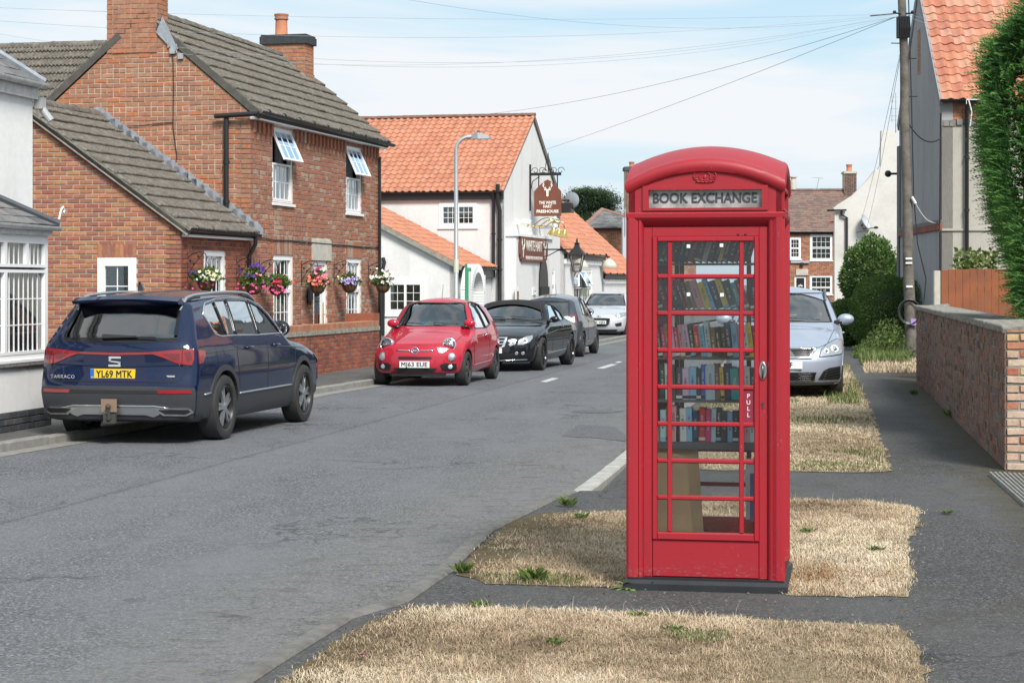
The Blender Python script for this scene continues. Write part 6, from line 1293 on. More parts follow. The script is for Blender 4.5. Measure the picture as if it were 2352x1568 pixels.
def pole():
 p=gp(2092,822,PZ); Y=p.y; top=at(2071,-60,Y); P=thing('telegraph_pole','leaning weathered timber telegraph pole with black junction box near its top','telegraph pole',(p.x,p.y,PZ))
 t=top-Vector((p.x,p.y,PZ)); m=MB(); n=14; m.tube([t*(i/n)+Vector((.012*math.sin(i*1.3),0,0)) for i in range(n+1)],[.13-.045*i/n for i in range(n+1)],14); m.build('shaft',WOOD_OLD,P,smooth=40)
 def on(py):f=(at(2080,py,Y).z-PZ)/t.z; return t*f
 b=MB(); c=on(62); b.box((c.x-.13,-.16,c.z-.25),(c.x+.12,.1,c.z+.22));
 for k in range(7):b.tube([c+Vector((-.1+.035*k,-.17,.2)),c+Vector((-.09+.035*k,-.2,-.05)),c+Vector((-.1+.035*k,-.17,-.26))],.014,5)
 b.build('junction_box',BLACK_MAT,P)
 b=MB(); c=on(33)
 for s in (-1,1):b.tube([c+Vector((0,-.05,0)),c+Vector((s*.22,-.1,.01))],.02,6).ball(c+Vector((s*.2,-.1,.03)),.04)
 b.tube([c+Vector((-.22,-.08,.0)),c+Vector((-.75,-.15,-.06))],.014,6).build('wire_anchor',IRON,P)
 b=MB()
 for py,s in ((100,-1),(135,1),(222,1)):c=on(py); b.tube([c,c+Vector((s*.28,-.03,0))],.012,5)
 b.build('step_iron',IRON,P)
 m=MB(); m.tube([on(-40)+Vector((.12,-.08,0)),on(100)+Vector((.13,-.08,0)),on(250)+Vector((.13,-.1,0)),on(450)+Vector((.13,-.1,0)),on(560)+Vector((.19,-.1,0)),on(640)+Vector((.36,-.1,0)),on(690)+Vector((.30,-.1,0)),on(740)+Vector((.12,-.12,0))],.014,6); m.build('down_cable',BLACK_PL,P)
 c=on(716); T=Matrix.Translation(c+Vector((-.05,-.17,0))); m=MB()
 for k in range(4):m.tube([T@Vector(((.21+.012*k)*math.cos(q),-.01*k,(.24+.012*k)*math.sin(q))) for q in [2*math.pi*i/20 for i in range(20)]],.016,6,closed=True)
 o=m.build('cable_coil',BLACK_PL,None,WM[P.name]); tag(o,'black coil of spare cable hung low on the telegraph pole','cable coil')
 for py,sx in ((594,-.07),(604,-.06),(658,-.05)):c=on(py); MB().box((c.x-.09,-.15,c.z-.02),(c.x+.05,-.12,c.z+.02)).build('label_plate',WHITE_PAINT,P)
 c=on(740); MB().box((c.x-.02,-.2,c.z-.06),(c.x+.12,-.19,c.z+.08)).build('notice_card',plain('violet_card',(.35,.22,.55),.5),P)
 c=on(458); m=MB(); m.tube([c+Vector((.08,-.15,.05)),c+Vector((.16,-.16,-.1))],.03,6); a0,a1=WM[P.name]@(c+Vector((.16,-.16,-.1))),at(2150,512,44.4)
 nn=24; pts=[WM[P.name].inverted()@(a0.lerp(a1,k/nn)-Vector((0,0,.12*math.sin(math.pi*k/nn)))) for k in range(nn+1)]
 for k in range(0,nn,1):m.tube([pts[k],pts[k].lerp(pts[k+1],.62)],.010,5)
 o=m.build('service_wire',WHITE_PAINT,None,WM[P.name]); tag(o,'white spiral wire grip running from the pole to the grey gable','wire')
 return P,on
POLE,POLE_AT=pole()
WIRE=plain('overhead_wire',(.30,.33,.37),.6)
def wire(lab,pts,r=.0032,sag=0):
 P=[Vector(p) for p in pts]; n=40; out_=[]
 if len(P)==2:
  a,b=P
  for i in range(n+1):k=i/n; out_.append(a.lerp(b,k)-Vector((0,0,sag*4*k*(1-k))))
 m=MB().tube(out_,r,5); o=m.build('overhead_wire',WIRE if r<.01 else BLACK_PL,None,None); tag(o,lab,'overhead wire','overhead wires fanning from the pole')
def wires():
 pm=WM[POLE.name]; top=pm@POLE_AT(34)+Vector((-.15,-.1,0)); t2=pm@POLE_AT(40)+Vector((-.15,-.1,0))
 wire('highest overhead wire crossing from the pole to the left edge',[top,at(-60,16,36)],sag=.17)
 wire('second highest overhead wire crossing to the left edge',[top,at(-60,44,34)],sag=.42)
 wire('lowest left wire, running behind the chimney of the brick house',[t2,at(-60,68,50)],sag=1.0)
 wire('upper wire from the pole to the gable bracket of the brick house',[top,at(399,108,34.6)],sag=.62)
 wire('lower wire from the pole to the gable bracket of the brick house',[t2,at(417,124,34.6)],sag=.60)
 wire('wire rising out of the top of the photo left of centre',[top,at(860,-14,30)],sag=.42)
 wire('wire from the pole to the ridge of the white pub',[t2,at(1078,266,69.8)],sag=.35,r=.006)
 wire('wire from the pole to the gable of the white pub beside its hanging sign',[t2,at(1240,348,71.5)],sag=.1,r=.006)
 wire('left of two thin wires dropping from the pole to the white gable house',[pm@POLE_AT(88),at(1971,530,85.5)],sag=.3,r=.006)
 wire('right of two thin wires dropping from the pole to the white gable house',[pm@POLE_AT(90),at(1990,528,85.5)],sag=.3,r=.006)
 wire('wire from the pole to the right above the orange pantile roof',[pm@POLE_AT(32),at(2400,58,40)],sag=.1)
 wire('lower wire from the pole to the right across the orange pantile roof',[pm@POLE_AT(34),at(2400,125,41)],sag=.1)
 wire('black wire looping from the pole to the corner of the grey gable',[pm@POLE_AT(270),at(2163,316,43.9)],sag=.28,r=.014)
wires()
# old brick wall, fence and slab on the right
def right_wall():
 dx,dy=2.40,15.3; L_=math.hypot(dx,dy); ang=-math.atan2(dx,dy); W_=thing('boundary_wall','long spalled old brick boundary wall with slate stone coping beside the footpath','wall',(4.41,17.3,0),ang); h=1.33
 MB().box((0,0,0),(.36,L_,h)).build('wall_core',MORTAR_OLD,W_)
 F=frame((0,L_,0),(0,-1,0),(0,0,1)); lay(W_,brick_items(F,[(0,PZ),(L_-.0,PZ),(L_-.0,h),(0,h)],bw=.235,bh=.0765,bond='flemish',dep=.010,rough=1.8,tiltj=.010),'brick',OLD_WALL,240)
 lay(W_,brick_items(frame((0,-.002,0),(1,0,0),(0,0,1)),[(0,PZ),(.36,PZ),(.36,h),(0,h)],bw=.235,bh=.0765,bond='english',dep=.010,rough=3,j=.018),'brick',PIER_BRICK,55)
 cm=plain('lichened_coping_stone',(.25,.235,.20),.9,col2=(.13,.125,.11),vscale=16,bmp=.6); its=[]; n=int(L_/.085)
 key=('cpt',); proto(key,lambda m:m.prism([(-.045,-.045),(.47,-.045),(.47,.045),(-.045,.045)],0,.05,ch=.01))
 for k in range(n):its.append((key,Matrix.Translation((random.uniform(-.012,.006),.04+k*.085,h))@Matrix.Rotation(R(-8)+random.gauss(0,.03),4,'Y').inverted()@Matrix.Rotation(R(22)+random.gauss(0,.03),4,'X')@Matrix.Rotation(R(14),4,'Z')@Matrix.Translation((0,0,-.01)),.04))
 lay(W_,its,'coping_stone',cm,180)
 m=MB(); m.add([(-.03,0,h-.005),(.39,0,h-.005),(.39,L_,h-.005),(-.03,L_,h-.005),(-.03,0,h+.02),(.39,0,h+.055),(.39,L_,h+.055),(-.03,L_,h+.02)],[(0,3,2,1),(4,5,6,7),(0,1,5,4),(1,2,6,5),(2,3,7,6),(3,0,4,7)]); m.build('coping_bed',MORTAR_OLD,W_)
right_wall()
def fence():
 Y=33.3; x0=at(2160,600,Y).x; F=thing('board_fence','orange brown vertical board fence with concrete post behind the old brick wall','fence',(x0,Y,0),R(-4)); fm=plain('orange_stained_timber',(.27,.085,.03),.75,col2=(.19,.062,.028),vscale=3,bmp=.3); me=None
 for k in range(26):
  me=me or MB().prism([(0,.1),(.118,.1),(.118,1.98),(0,1.98)],0,.02,ch=.003).mesh('board',False,fm)
  link('board',me,F,frame((.01+k*.122,-random.uniform(0,.008),random.uniform(-.01,.01)+.0012*k),(1,0,0),(0,0,1)))
 MB().box((0,0,.4),(3.2,.05,.48)).box((0,0,1.6),(3.2,.05,1.68)).build('rail',fm,F)
 MB().prism([(-.115,0),(-.005,0),(-.005,1.96),(-.115,1.96)],-.08,.04,frame((0,0,0),(1,0,0),(0,0,1)),ch=.01).build('concrete_post',STONE,F)
fence()
def slab():
 p=[gp(*q,PZ) for q in ((2270,1091),(2400,1096),(2480,1172),(2352,1165))]; d=(p[1]-p[0]).normalized(); S=thing('ribbed_slab','grey ribbed concrete ramp slab at the gateway below the brick pier','paving slab',p[0]); m=MB(); o=p[0]
 m.prism([(q.x-o.x,q.y-o.y) for q in p][::-1],-.02,.012); m.build('bed',plain('ribbed_concrete',(.27,.26,.235),.9,col2=(.17,.16,.14),vscale=14,bmp=.4),S)
 me=bpy.data.materials['ribbed_concrete']; n=12
 for k in range(n):a=p[0].lerp(p[1],(k+.15)/n)-o; b=p[3].lerp(p[2],(k+.15)/n)-o; a2=p[0].lerp(p[1],(k+.75)/n)-o; b2=p[3].lerp(p[2],(k+.75)/n)-o; MB().prism([(a.x,a.y),(a2.x,a2.y),(b2.x,b2.y),(b.x,b.y)],.013,.034,ch=.004).build('rib',me,S)
slab()
# foliage
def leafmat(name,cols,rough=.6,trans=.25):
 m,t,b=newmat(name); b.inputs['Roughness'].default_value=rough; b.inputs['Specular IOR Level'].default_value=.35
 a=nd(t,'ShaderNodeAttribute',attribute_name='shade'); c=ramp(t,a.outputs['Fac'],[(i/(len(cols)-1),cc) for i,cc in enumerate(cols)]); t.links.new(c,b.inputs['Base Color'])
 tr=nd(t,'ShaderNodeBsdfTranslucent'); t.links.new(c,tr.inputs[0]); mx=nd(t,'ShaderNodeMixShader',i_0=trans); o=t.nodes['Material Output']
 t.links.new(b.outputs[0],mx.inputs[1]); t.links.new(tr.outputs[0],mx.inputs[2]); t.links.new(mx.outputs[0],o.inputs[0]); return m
def leaves(P,ax,size,asp,shade,name,mat,parent=None,rng=RNG,M=None,fold=.25,**props):
 """diamond leaves: centre points P, growth axes ax, lengths size"""
 n=len(P); ax=ax/np.linalg.norm(ax,axis=1,keepdims=True); rr=rng.normal(size=(n,3)); s=np.cross(ax,rr); s/=np.linalg.norm(s,axis=1,keepdims=True)+1e-9; nn=np.cross(ax,s)
 L_=size[:,None]; w_=L_*asp; a=P; b=P+ax*L_*.45+s*w_*.5+nn*L_*fold*.2; c=P+ax*L_; d=P+ax*L_*.45-s*w_*.5+nn*L_*fold*.2
 V=np.stack([a,b,c,d],1).reshape(-1,3); i=np.arange(n)*4; me=bpy.data.meshes.new(name); me.vertices.add(4*n); me.vertices.foreach_set('co',V.astype(np.float32).ravel())
 L2=np.stack([i,i+1,i+2,i,i+2,i+3],1).reshape(-1); me.loops.add(6*n); me.loops.foreach_set('vertex_index',L2.astype(np.int32)); me.polygons.add(2*n); me.polygons.foreach_set('loop_start',(np.arange(2*n)*3).astype(np.int32)); me.update(calc_edges=True)
 at_=me.attributes.new('shade','FLOAT','POINT'); at_.data.foreach_set('value',np.repeat(np.clip(shade,0,1),4).astype(np.float32)); me.materials.append(mat)
 return link(name,me,parent,M,**props)
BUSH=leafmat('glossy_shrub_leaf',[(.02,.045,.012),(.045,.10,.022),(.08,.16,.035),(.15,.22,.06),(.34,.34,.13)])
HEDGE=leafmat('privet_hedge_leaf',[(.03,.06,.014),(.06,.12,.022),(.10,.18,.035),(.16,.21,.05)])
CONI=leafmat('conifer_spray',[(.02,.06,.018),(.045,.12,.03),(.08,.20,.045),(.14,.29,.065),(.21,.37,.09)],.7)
PINE=leafmat('pine_needles',[(.012,.028,.014),(.025,.055,.022),(.045,.085,.032),(.07,.115,.045)])
WEED=leafmat('weed_leaf',[(.04,.07,.015),(.08,.13,.03),(.15,.2,.05),(.28,.26,.12)])
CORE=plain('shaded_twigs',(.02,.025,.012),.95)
def bumpy(P,c,r,rng,lump=.12):
 pass
def shrub(name,lab,cat,c,r,n,size,mat,seed,lump=.12,topshoots=0,shape=2.0,leafname='foliage',asp=.55,shade_hi=None,trunk=True):
 rng=np.random.default_rng(seed); c=np.array(c,float); r=np.array(r,float)
 T=thing(name,lab,cat,tuple(c-np.array([0,0,r[2]])))
 d=rng.normal(size=(n,3)); d/=np.linalg.norm(d,axis=1,keepdims=True)
 k=(np.abs(d)**shape).sum(1)**(-1/shape)
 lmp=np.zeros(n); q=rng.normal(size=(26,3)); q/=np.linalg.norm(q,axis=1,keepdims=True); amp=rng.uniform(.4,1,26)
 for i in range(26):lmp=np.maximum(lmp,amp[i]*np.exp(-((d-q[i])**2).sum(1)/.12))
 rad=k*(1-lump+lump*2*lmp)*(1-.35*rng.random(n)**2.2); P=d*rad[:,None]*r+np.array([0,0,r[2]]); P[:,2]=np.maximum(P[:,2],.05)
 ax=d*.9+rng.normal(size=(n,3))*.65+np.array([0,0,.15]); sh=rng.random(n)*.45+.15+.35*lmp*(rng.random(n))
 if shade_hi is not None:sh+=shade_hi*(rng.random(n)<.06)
 leaves(P,ax,size*(.6+.8*rng.random(n)),asp,sh,leafname,mat,T,rng)
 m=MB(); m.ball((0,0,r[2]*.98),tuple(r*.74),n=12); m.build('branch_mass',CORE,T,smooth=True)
 if topshoots:
  N_=topshoots; a=rng.random(N_)*6.28; rr=rng.random(N_)**.5*.8; PP=[]; AA=[]
  for i in range(N_):
   b=np.array([math.cos(a[i])*rr[i]*r[0],math.sin(a[i])*rr[i]*r[1],r[2]*(1+.9*math.sqrt(max(.05,1-rr[i]**2)))]); L_=rng.uniform(.15,.4)*r[2]*.5; dirn=np.array([rng.normal()*.2,rng.normal()*.2,1])
   for j in range(12):PP.append(b+dirn*L_*j/12+rng.normal(size=3)*.02); AA.append(dirn*.6+rng.normal(size=3)*.8)
  leaves(np.array(PP),np.array(AA),np.full(len(PP),size*.9),asp,rng.random(len(PP))*.4+.3,'shoots',mat,T,rng)
 return T
def foliage():
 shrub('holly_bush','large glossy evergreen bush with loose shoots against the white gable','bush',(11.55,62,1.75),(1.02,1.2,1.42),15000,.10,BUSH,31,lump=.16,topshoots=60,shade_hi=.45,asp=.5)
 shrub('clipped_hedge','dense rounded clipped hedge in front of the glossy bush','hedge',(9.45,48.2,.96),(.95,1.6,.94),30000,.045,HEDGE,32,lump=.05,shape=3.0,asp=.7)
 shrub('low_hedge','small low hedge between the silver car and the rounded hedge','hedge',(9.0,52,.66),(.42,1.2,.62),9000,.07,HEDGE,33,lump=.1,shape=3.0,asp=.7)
 rng=np.random.default_rng(40); n=5200; px=rng.uniform(1962,2100,n); Y=rng.uniform(42.8,47,n); X=(px-CX)/FPX*Y; hmax=.95*np.exp(-((px-2040)/55)**2)*(.35+.65*rng.random(n)); P=np.stack([X,Y,PZ+hmax*rng.random(n)],1)
 T=thing('weed_patch','tangle of brambles and weeds at the foot of the rounded hedge','weeds',(9,44,PZ)); leaves(P-np.array([9,44,PZ]),rng.normal(size=(n,3))+np.array([0,0,.9]),.05+.06*rng.random(n),.35,rng.random(n)*.75,'leaf_mass',WEED,T,rng)
 n=5000; px=rng.uniform(1985,2106,n); Pg=[gp(px[i],rng.uniform(828,856),PZ) for i in range(n)]; Pg=np.array([[p.x,p.y] for p in Pg]); blades(Pg,.04+.10*rng.random(n),.004+.003*rng.random(n),rng.uniform(.2,.9,n),rng.random(n),PZ,'straw_edge',STRAW,rng,kind='stuff')
 Pg=np.array([list(gp(rng.uniform(1975,2090),rng.uniform(815,838),PZ).xy) for i in range(2500)]); blades(Pg,.08+.25*rng.random(2500),.004+.004*rng.random(2500),rng.uniform(.1,.8,2500),rng.random(2500),PZ,'long_grass',GREEN,rng,kind='stuff')
 c=at(1357,485,112); T=thing('pine_tree','dark spreading pine tree behind the orange roofs','tree',(c.x,c.y,0)); m=MB(); m.tube([(0,0,0),(.1,0,3),(-.1,0,c.z)],[.35,.28,.15],8)
 for k in range(9):a=k*2.4; m.tube([(0,0,c.z-1.3+.25*k),(1.2*math.cos(a),1.2*math.sin(a),c.z-.9+.25*k)],[.1,.03],5)
 m.build('trunk',WOOD_OLD,T); rng=np.random.default_rng(44); PP=[]; S=[]
 for k in range(70):
  px,py=rng.uniform(1300,1412),rng.uniform(440,530); ex=abs(px-1357)/56; ey=(485-py)/46
  if ex**2*.8+(ey**2 if ey>0 else 0)>.95:continue
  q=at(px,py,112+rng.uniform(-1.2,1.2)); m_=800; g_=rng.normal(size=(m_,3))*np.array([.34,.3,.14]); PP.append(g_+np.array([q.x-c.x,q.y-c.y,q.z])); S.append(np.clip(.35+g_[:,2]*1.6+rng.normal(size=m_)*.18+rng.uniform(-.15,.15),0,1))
 P=np.concatenate(PP); leaves(P,rng.normal(size=P.shape)+np.array([0,0,.5]),.07+.08*rng.random(len(P)),.35,np.concatenate(S),'crown',PINE,T,rng)
 rng=np.random.default_rng(50); T=thing('conifer_hedge','tall bright green conifer hedge overhanging the brick wall at the right edge','hedge',(7.0,22,0)); PP=[]; AX=[]; SH=[]; SZ=[]
 def left_x(Y,Z):
  return float(np.interp(Z,[1.3,1.6,1.95,2.3,2.8,3.5,4.2,4.75],[5.55,5.42,5.30,5.20,5.12,5.08,5.15,5.40]))+.26*(Y-20.5)+.12-.06*math.sin(Z*2.3+Y*.9)-.05*math.sin(Z*5.1-Y*2.2)
 ns=10500
 for k in range(ns):
  u=rng.random()
  if u<.42:Y=19.7+rng.random()**1.2*3.0; Z=rng.uniform(1.35,4.75); X=left_x(Y,Z)+.05*rng.random(); out_=np.array([-1,-.25,.25])
  else:Y=19.8+.35*rng.random()+.3*abs(math.sin(k)); Z=rng.uniform(1.3,4.85); X=left_x(Y,Z)+rng.random()**1.1*2.3; out_=np.array([-.45,-1,.2])
  if Z>4.2:X+=(Z-4.2)*.7*rng.random()
  base=np.array([X,Y,Z]); ln=rng.uniform(.16,.36); ax=out_+rng.normal(size=3)*.30+np.array([0,0,.12]); ax/=np.linalg.norm(ax); side=np.cross(ax,np.array([0,0,1])+rng.normal(size=3)*.3); side/=np.linalg.norm(side); s0=rng.random()
  clump=.5+.5*math.sin(Z*6+X*4)*math.sin(Y*5+Z*2)
  for j in range(9):
   f=(j+1)/9; p=base+ax*ln*f-np.array([0,0,.05*f*f]);
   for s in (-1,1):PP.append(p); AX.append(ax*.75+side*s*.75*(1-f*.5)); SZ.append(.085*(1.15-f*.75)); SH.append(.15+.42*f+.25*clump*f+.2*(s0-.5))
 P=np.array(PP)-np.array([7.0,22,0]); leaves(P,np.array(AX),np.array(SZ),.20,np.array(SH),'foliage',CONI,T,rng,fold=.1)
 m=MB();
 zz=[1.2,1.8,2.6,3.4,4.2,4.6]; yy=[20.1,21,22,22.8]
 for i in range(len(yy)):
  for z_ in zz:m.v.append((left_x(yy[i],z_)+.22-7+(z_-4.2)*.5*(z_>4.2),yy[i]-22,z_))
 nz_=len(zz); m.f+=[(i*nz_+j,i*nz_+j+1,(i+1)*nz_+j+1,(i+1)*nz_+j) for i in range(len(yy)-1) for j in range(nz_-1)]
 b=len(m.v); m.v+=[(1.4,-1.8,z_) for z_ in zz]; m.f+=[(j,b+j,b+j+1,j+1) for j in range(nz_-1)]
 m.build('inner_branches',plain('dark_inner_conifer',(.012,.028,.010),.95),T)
 m=MB(); m.tube([(0,0,0),(0,0,4)],[.15,.05],8); m.build('trunk',WOOD_OLD,T)
 rng=np.random.default_rng(51); n=500; P=np.stack([rng.uniform(at(2192,0,34).x,at(2290,0,34).x,n),rng.uniform(33.8,34.3,n),1.9+.42*rng.random(n)**1.6],1); T=thing('climbing_shrub','yellow green leaves poking above the orange fence','bush',(8.1,34,0)); leaves(P-np.array([8.1,34,0]),rng.normal(size=(n,3))+np.array([0,0,.3]),.07+.06*rng.random(n),.7,.3+rng.random(n)*.6,'foliage',WEED,T,rng); MB().tube([(0,0,0),(0,0,2)],.03,6).build('stem',WOOD_OLD,T)
foliage()
# small weeds and flowers
def rosette(lab,p,n,ln,seed,name='weed',up=.5,asp=.3,hi=.0):
 rng=np.random.default_rng(seed); a=rng.random(n)*6.28; ax=np.stack([np.cos(a),np.sin(a),up+.5*rng.random(n)],1); P=np.zeros((n,3))+rng.normal(size=(n,3))*np.array([.02,.02,.0])
 T=thing(name,lab,'weed',tuple(p)); leaves(P,ax,ln*(.5+.7*rng.random(n)),asp,.2+.5*rng.random(n)+hi,'leaf_rosette',WEED,T,rng); return T
def dandelion():
 p=gp(1448,1352,PZ); T=thing('dandelion_plant','jagged green dandelion plant at the front left foot of the red box','plant',tuple(p)); rng=np.random.default_rng(3); m=MB()
 for k in range(16):
  a=rng.random()*6.28; el=rng.uniform(.25,1.1); L_=rng.uniform(.09,.17); d=Vector((math.cos(a)*math.cos(el),math.sin(a)*math.cos(el)*.7,math.sin(el))); s=d.cross(Vector((0,0,1))).normalized(); n=8; L=[]; Rr=[]
  for i in range(n+1):f=i/n; c=d*L_*f-Vector((0,0,L_*.45*f*f)); w_=.016*math.sin(math.pi*min(1,f*.95+.05))*(1.25 if i%2 else .7); L.append(c+s*w_); Rr.append(c-s*w_)
  m.add(L+Rr,[(i,i+1,n+2+i,n+1+i) for i in range(n)])
 m.build('leaf_rosette',plain('dandelion_leaf',(.10,.19,.03),.5,col2=(.16,.26,.06),vscale=30),T)
 MB().tube([(.12,-.02,0),(.13,-.02,.05)],.002,5).lathe([(.001,.006),(.009,.005),(.006,0)],8,Matrix.Translation((.13,-.02,.05))).build('flower',plain('yellow_flower',(.75,.55,.03),.6),T)
dandelion()
for i,(px,py,n,ln,lab) in enumerate(((1228,1332,60,.10,'leafy green weed clump on the lower edge of the verge left of the red box'),(1063,1312,60,.08,'bright green tuft of weeds against the kerb left of the red box'),(1305,1160,40,.09,'green weeds at the corner of the dropped kerb'),(1333,1188,40,.06,'small green weed in the dry grass behind the dropped kerb'),(1470,1413,40,.04,'low green weed at the top edge of the nearest verge'),(1550,1446,60,.045,'dark green weed in the middle of the nearest verge'),(1275,1475,50,.04,'small dark weed in the nearest verge left of centre'),(1100,1392,60,.05,'green tuft on the left top edge of the nearest verge'),(2175,1178,40,.045,'tiny weed growing in the footpath near the ribbed slab'),(1855,1310-90,40,.05,'low green weed in the dry grass right of the red box'),(2010,1262,50,.05,'green tuft in the verge near the right footpath'),(2098,905,60,.09,'green weed at the foot of the old brick wall'),(2185,955,60,.11,'taller green weed further along the foot of the old wall'),(1910,902,40,.22,'tall pale green weed by the wheel of the silver car'))):
 rosette(lab,gp(px,py,PZ+.01),n,ln,100+i,up=.7 if ln>.07 else .3)
for i,(px,py,h,lab) in enumerate(((14,990,.42,'bushy green weed at the left edge below the bay window'),(40,978,.55,'tall narrow green weed by the low white wall'),(98,978,.22,'short grey green weed beside the rear of the dark blue car'),(6,935,.95,'tall thin dry stemmed weed at the left edge'))):
 p=gp(px,py,PZ); rng=np.random.default_rng(200+i); T=thing('weed',lab,'weed',tuple(p)); m=MB(); PP=[]; AX=[]
 for k in range(6):a=rng.random()*6.28; q=Vector((.10*math.cos(a)*h,.10*math.sin(a)*h,h*rng.uniform(.6,1))); m.tube([(0,0,0),q*.5+Vector((0,0,.02)),q],.003,4); [(PP.append(list(q*f)),AX.append(list(rng.normal(size=3)+np.array([0,0,.3])))) for f in np.linspace(.1,1,14)]
 m.build('stem',plain('weed_stem',(.12,.14,.05),.8) if i==0 else bpy.data.materials['weed_stem'],T); leaves(np.array(PP),np.array(AX),np.full(len(PP),.05 if i<3 else .03),.3,rng.random(len(PP))*.8,'leaf_mass',WEED,T,rng)
p=gp(824,1518,PZ); o=MB().add([(0,0,0),(.02,.006,.012),(.035,0,0),(.018,-.012,.006)],[(0,1,2,3)]).build('fallen_leaf',plain('crimson_leaf',(.14,.01,.03),.6),None,Matrix.Translation(p+Vector((0,0,.03)))); tag(o,'small crimson fallen leaf on the mossy edge of the nearest verge','leaf')
# hanging baskets
FOL=leafmat('basket_leaf',[(.03,.07,.012),(.07,.14,.025),(.14,.22,.05),(.22,.28,.08)])
PET={k:plain('petal_'+k,v,.6,var=.25,vscale=40) for k,v in dict(white=(.82,.80,.74),cream=(.75,.72,.45),purple=(.07,.02,.22),lilac=(.48,.38,.70),pink=(.78,.28,.38),coral=(.80,.20,.15),magenta=(.30,.01,.10),red=(.62,.04,.07),rose=(.70,.08,.25)).items()}
def flower(m,c,s,rng):
 d=Vector((rng.normal()*.5+.6,-1,rng.normal()*.5+.4)).normalized(); u=d.cross(Vector((0,0,1))).normalized(); v=d.cross(u)
 for k in range(5):
  a=k*1.2566+rng.random(); p=u*math.cos(a)+v*math.sin(a); q=u*math.cos(a+.62)+v*math.sin(a+.62); r_=u*math.cos(a-.62)+v*math.sin(a-.62); m.add([c,c+q*s*.75+d*.2*s,c+p*s+d*.25*s,c+r_*s*.75+d*.2*s],[(0,1,2,3)])
def basket(lab,px,py,wallM,wallframe,cols,seed,spread=.30,trailing=None,tall=.25,tallcol=None,house=None):
 rng=np.random.default_rng(seed); out_=.34; Mf=wallframe@Matrix.Translation((0,0,out_)); s,t=st(house,Mf,px,py); M=WM[house.name]@Mf@Matrix.Translation((s,t,0)); pos=M.translation
 B=thing('hanging_basket',lab,'hanging basket',tuple(pos),0,'hanging baskets along the brick house')
 r_=.15; MB().lathe([(.001,-.15),(.06,-.14),(.115,-.09),(.145,-.03),(.155,.02),(.145,.02),(.10,-.02),(.001,-.02)],16).build('liner',plain('coir_liner',(.13,.075,.035),.95,bmp=.8,bscale=80) if 'coir_liner' not in bpy.data.materials else bpy.data.materials['coir_liner'],B,smooth=40)
 m=MB()
 for k in range(8):a=k*math.pi/4; m.tube([(.16*math.sin(q)*math.cos(a),.16*math.sin(q)*math.sin(a),.02-.17*math.cos(q)+.0) for q in (0.2,.6,1.0,1.3,1.57)],.003,4)
 m.tube([(.157*math.cos(q),.157*math.sin(q),.02) for q in [2*math.pi*i/16 for i in range(16)]],.004,4,closed=True)
 for k in range(3):a=k*2.1; m.tube([(.15*math.cos(a),.15*math.sin(a),.02),(0,0,.36)],.003,4)
 m.build('wire_frame',IRON,B)
 spread*=.72; tall*=.78; n=800; d=rng.normal(size=(n,3)); d/=np.linalg.norm(d,axis=1,keepdims=True); d[:,2]=np.abs(d[:,2]); P=d*rng.random((n,1))**.4*np.array([spread,spread*.8,tall])+np.array([0,0,.03]); leaves(P,d+rng.normal(size=(n,3))*.7,.045+.035*rng.random(n),.5,rng.random(n),'foliage',FOL,B,rng)
 for ci,(c,cnt,zone,sz) in enumerate(cols):
  m=MB()
  sz*=.8
  for k in range(cnt):
   if zone=='top':p=Vector((rng.normal()*spread*.45,-abs(rng.normal())*.08,.12+rng.random()*tall*.95))
   elif zone=='left':p=Vector((-spread*.55+rng.normal()*spread*.3,-.1*rng.random()-.05,.04+rng.random()*tall*.8))
   elif zone=='right':p=Vector((spread*.50+rng.normal()*spread*.35,-.1*rng.random()-.08,.04+rng.random()*tall*.8))
   elif zone=='mid':p=Vector((rng.normal()*spread*.4,-.16-.06*rng.random(),.03+rng.random()*tall*.6))
   else:p=Vector((rng.normal()*spread*.75,-.15-.05*rng.random(),.05-rng.random()*.16))
   flower(m,p,sz*rng.uniform(.8,1.2),rng)
  m.build('flower',PET[c],B,None,kind='stuff')
 Wl=wallframe; m=MB(); q=lambda a,b:Wl@Vector((s,t+a,b))
 m.tube([q(.02,.01),q(.50,.01)],.008,5).tube([q(.40,.01),q(.47,.12),q(.50,.24),q(.46,.33),q(.36,.34)],.008,5).tube([q(.1,.01),q(.22,.08),q(.34,.17),q(.46,.28)],.007,5)
 for a,b in ((.3,.12),(.42,.2),(.35,.06)):m.ball(q(a,b),.022,n=4)
 m.build('basket_bracket',IRON,house)
AX_H=bpy.data.objects['brick_annexe']; FS=side_frame()
basket('hanging basket with purple and cream flowers on the low annexe wall',474,648,None,FS,[('cream',16,'right',.045),('white',12,'mid',.03),('purple',5,'left',.04),('rose',6,'low',.03)],301,spread=.36,house=AX_H)
basket('hanging basket of deep purple petunias nearest the downpipe',584,657,None,FS,[('purple',22,'top',.05),('rose',14,'low',.035),('pink',8,'right',.03)],302,spread=.32,tall=.38,house=H1)
basket('hanging basket trailing red and pink fuchsias left of the front door',636,660,None,FS,[('rose',26,'low',.035),('red',16,'mid',.035),('purple',3,'left',.04),('red',4,'right',.03)],303,spread=.34,house=H1)
basket('hanging basket of coral and pink geraniums beside the front door',730,658,None,FS,[('coral',22,'mid',.045),('pink',20,'right',.045),('magenta',14,'top',.05),('rose',4,'left',.04)],304,spread=.30,tall=.36,house=H1)
basket('hanging basket of lilac flowers beside the right ground floor window',803,656,None,FS,[('lilac',34,'mid',.035),('lilac',14,'right',.03),('cream',5,'left',.03),('pink',3,'top',.04)],305,spread=.30,house=H1)
basket('hanging basket of white flowers at the far corner of the brick house',880,657,None,FS,[('white',40,'right',.05),('white',14,'top',.04),('white',8,'left',.05)],306,spread=.33,tall=.34,house=H1)
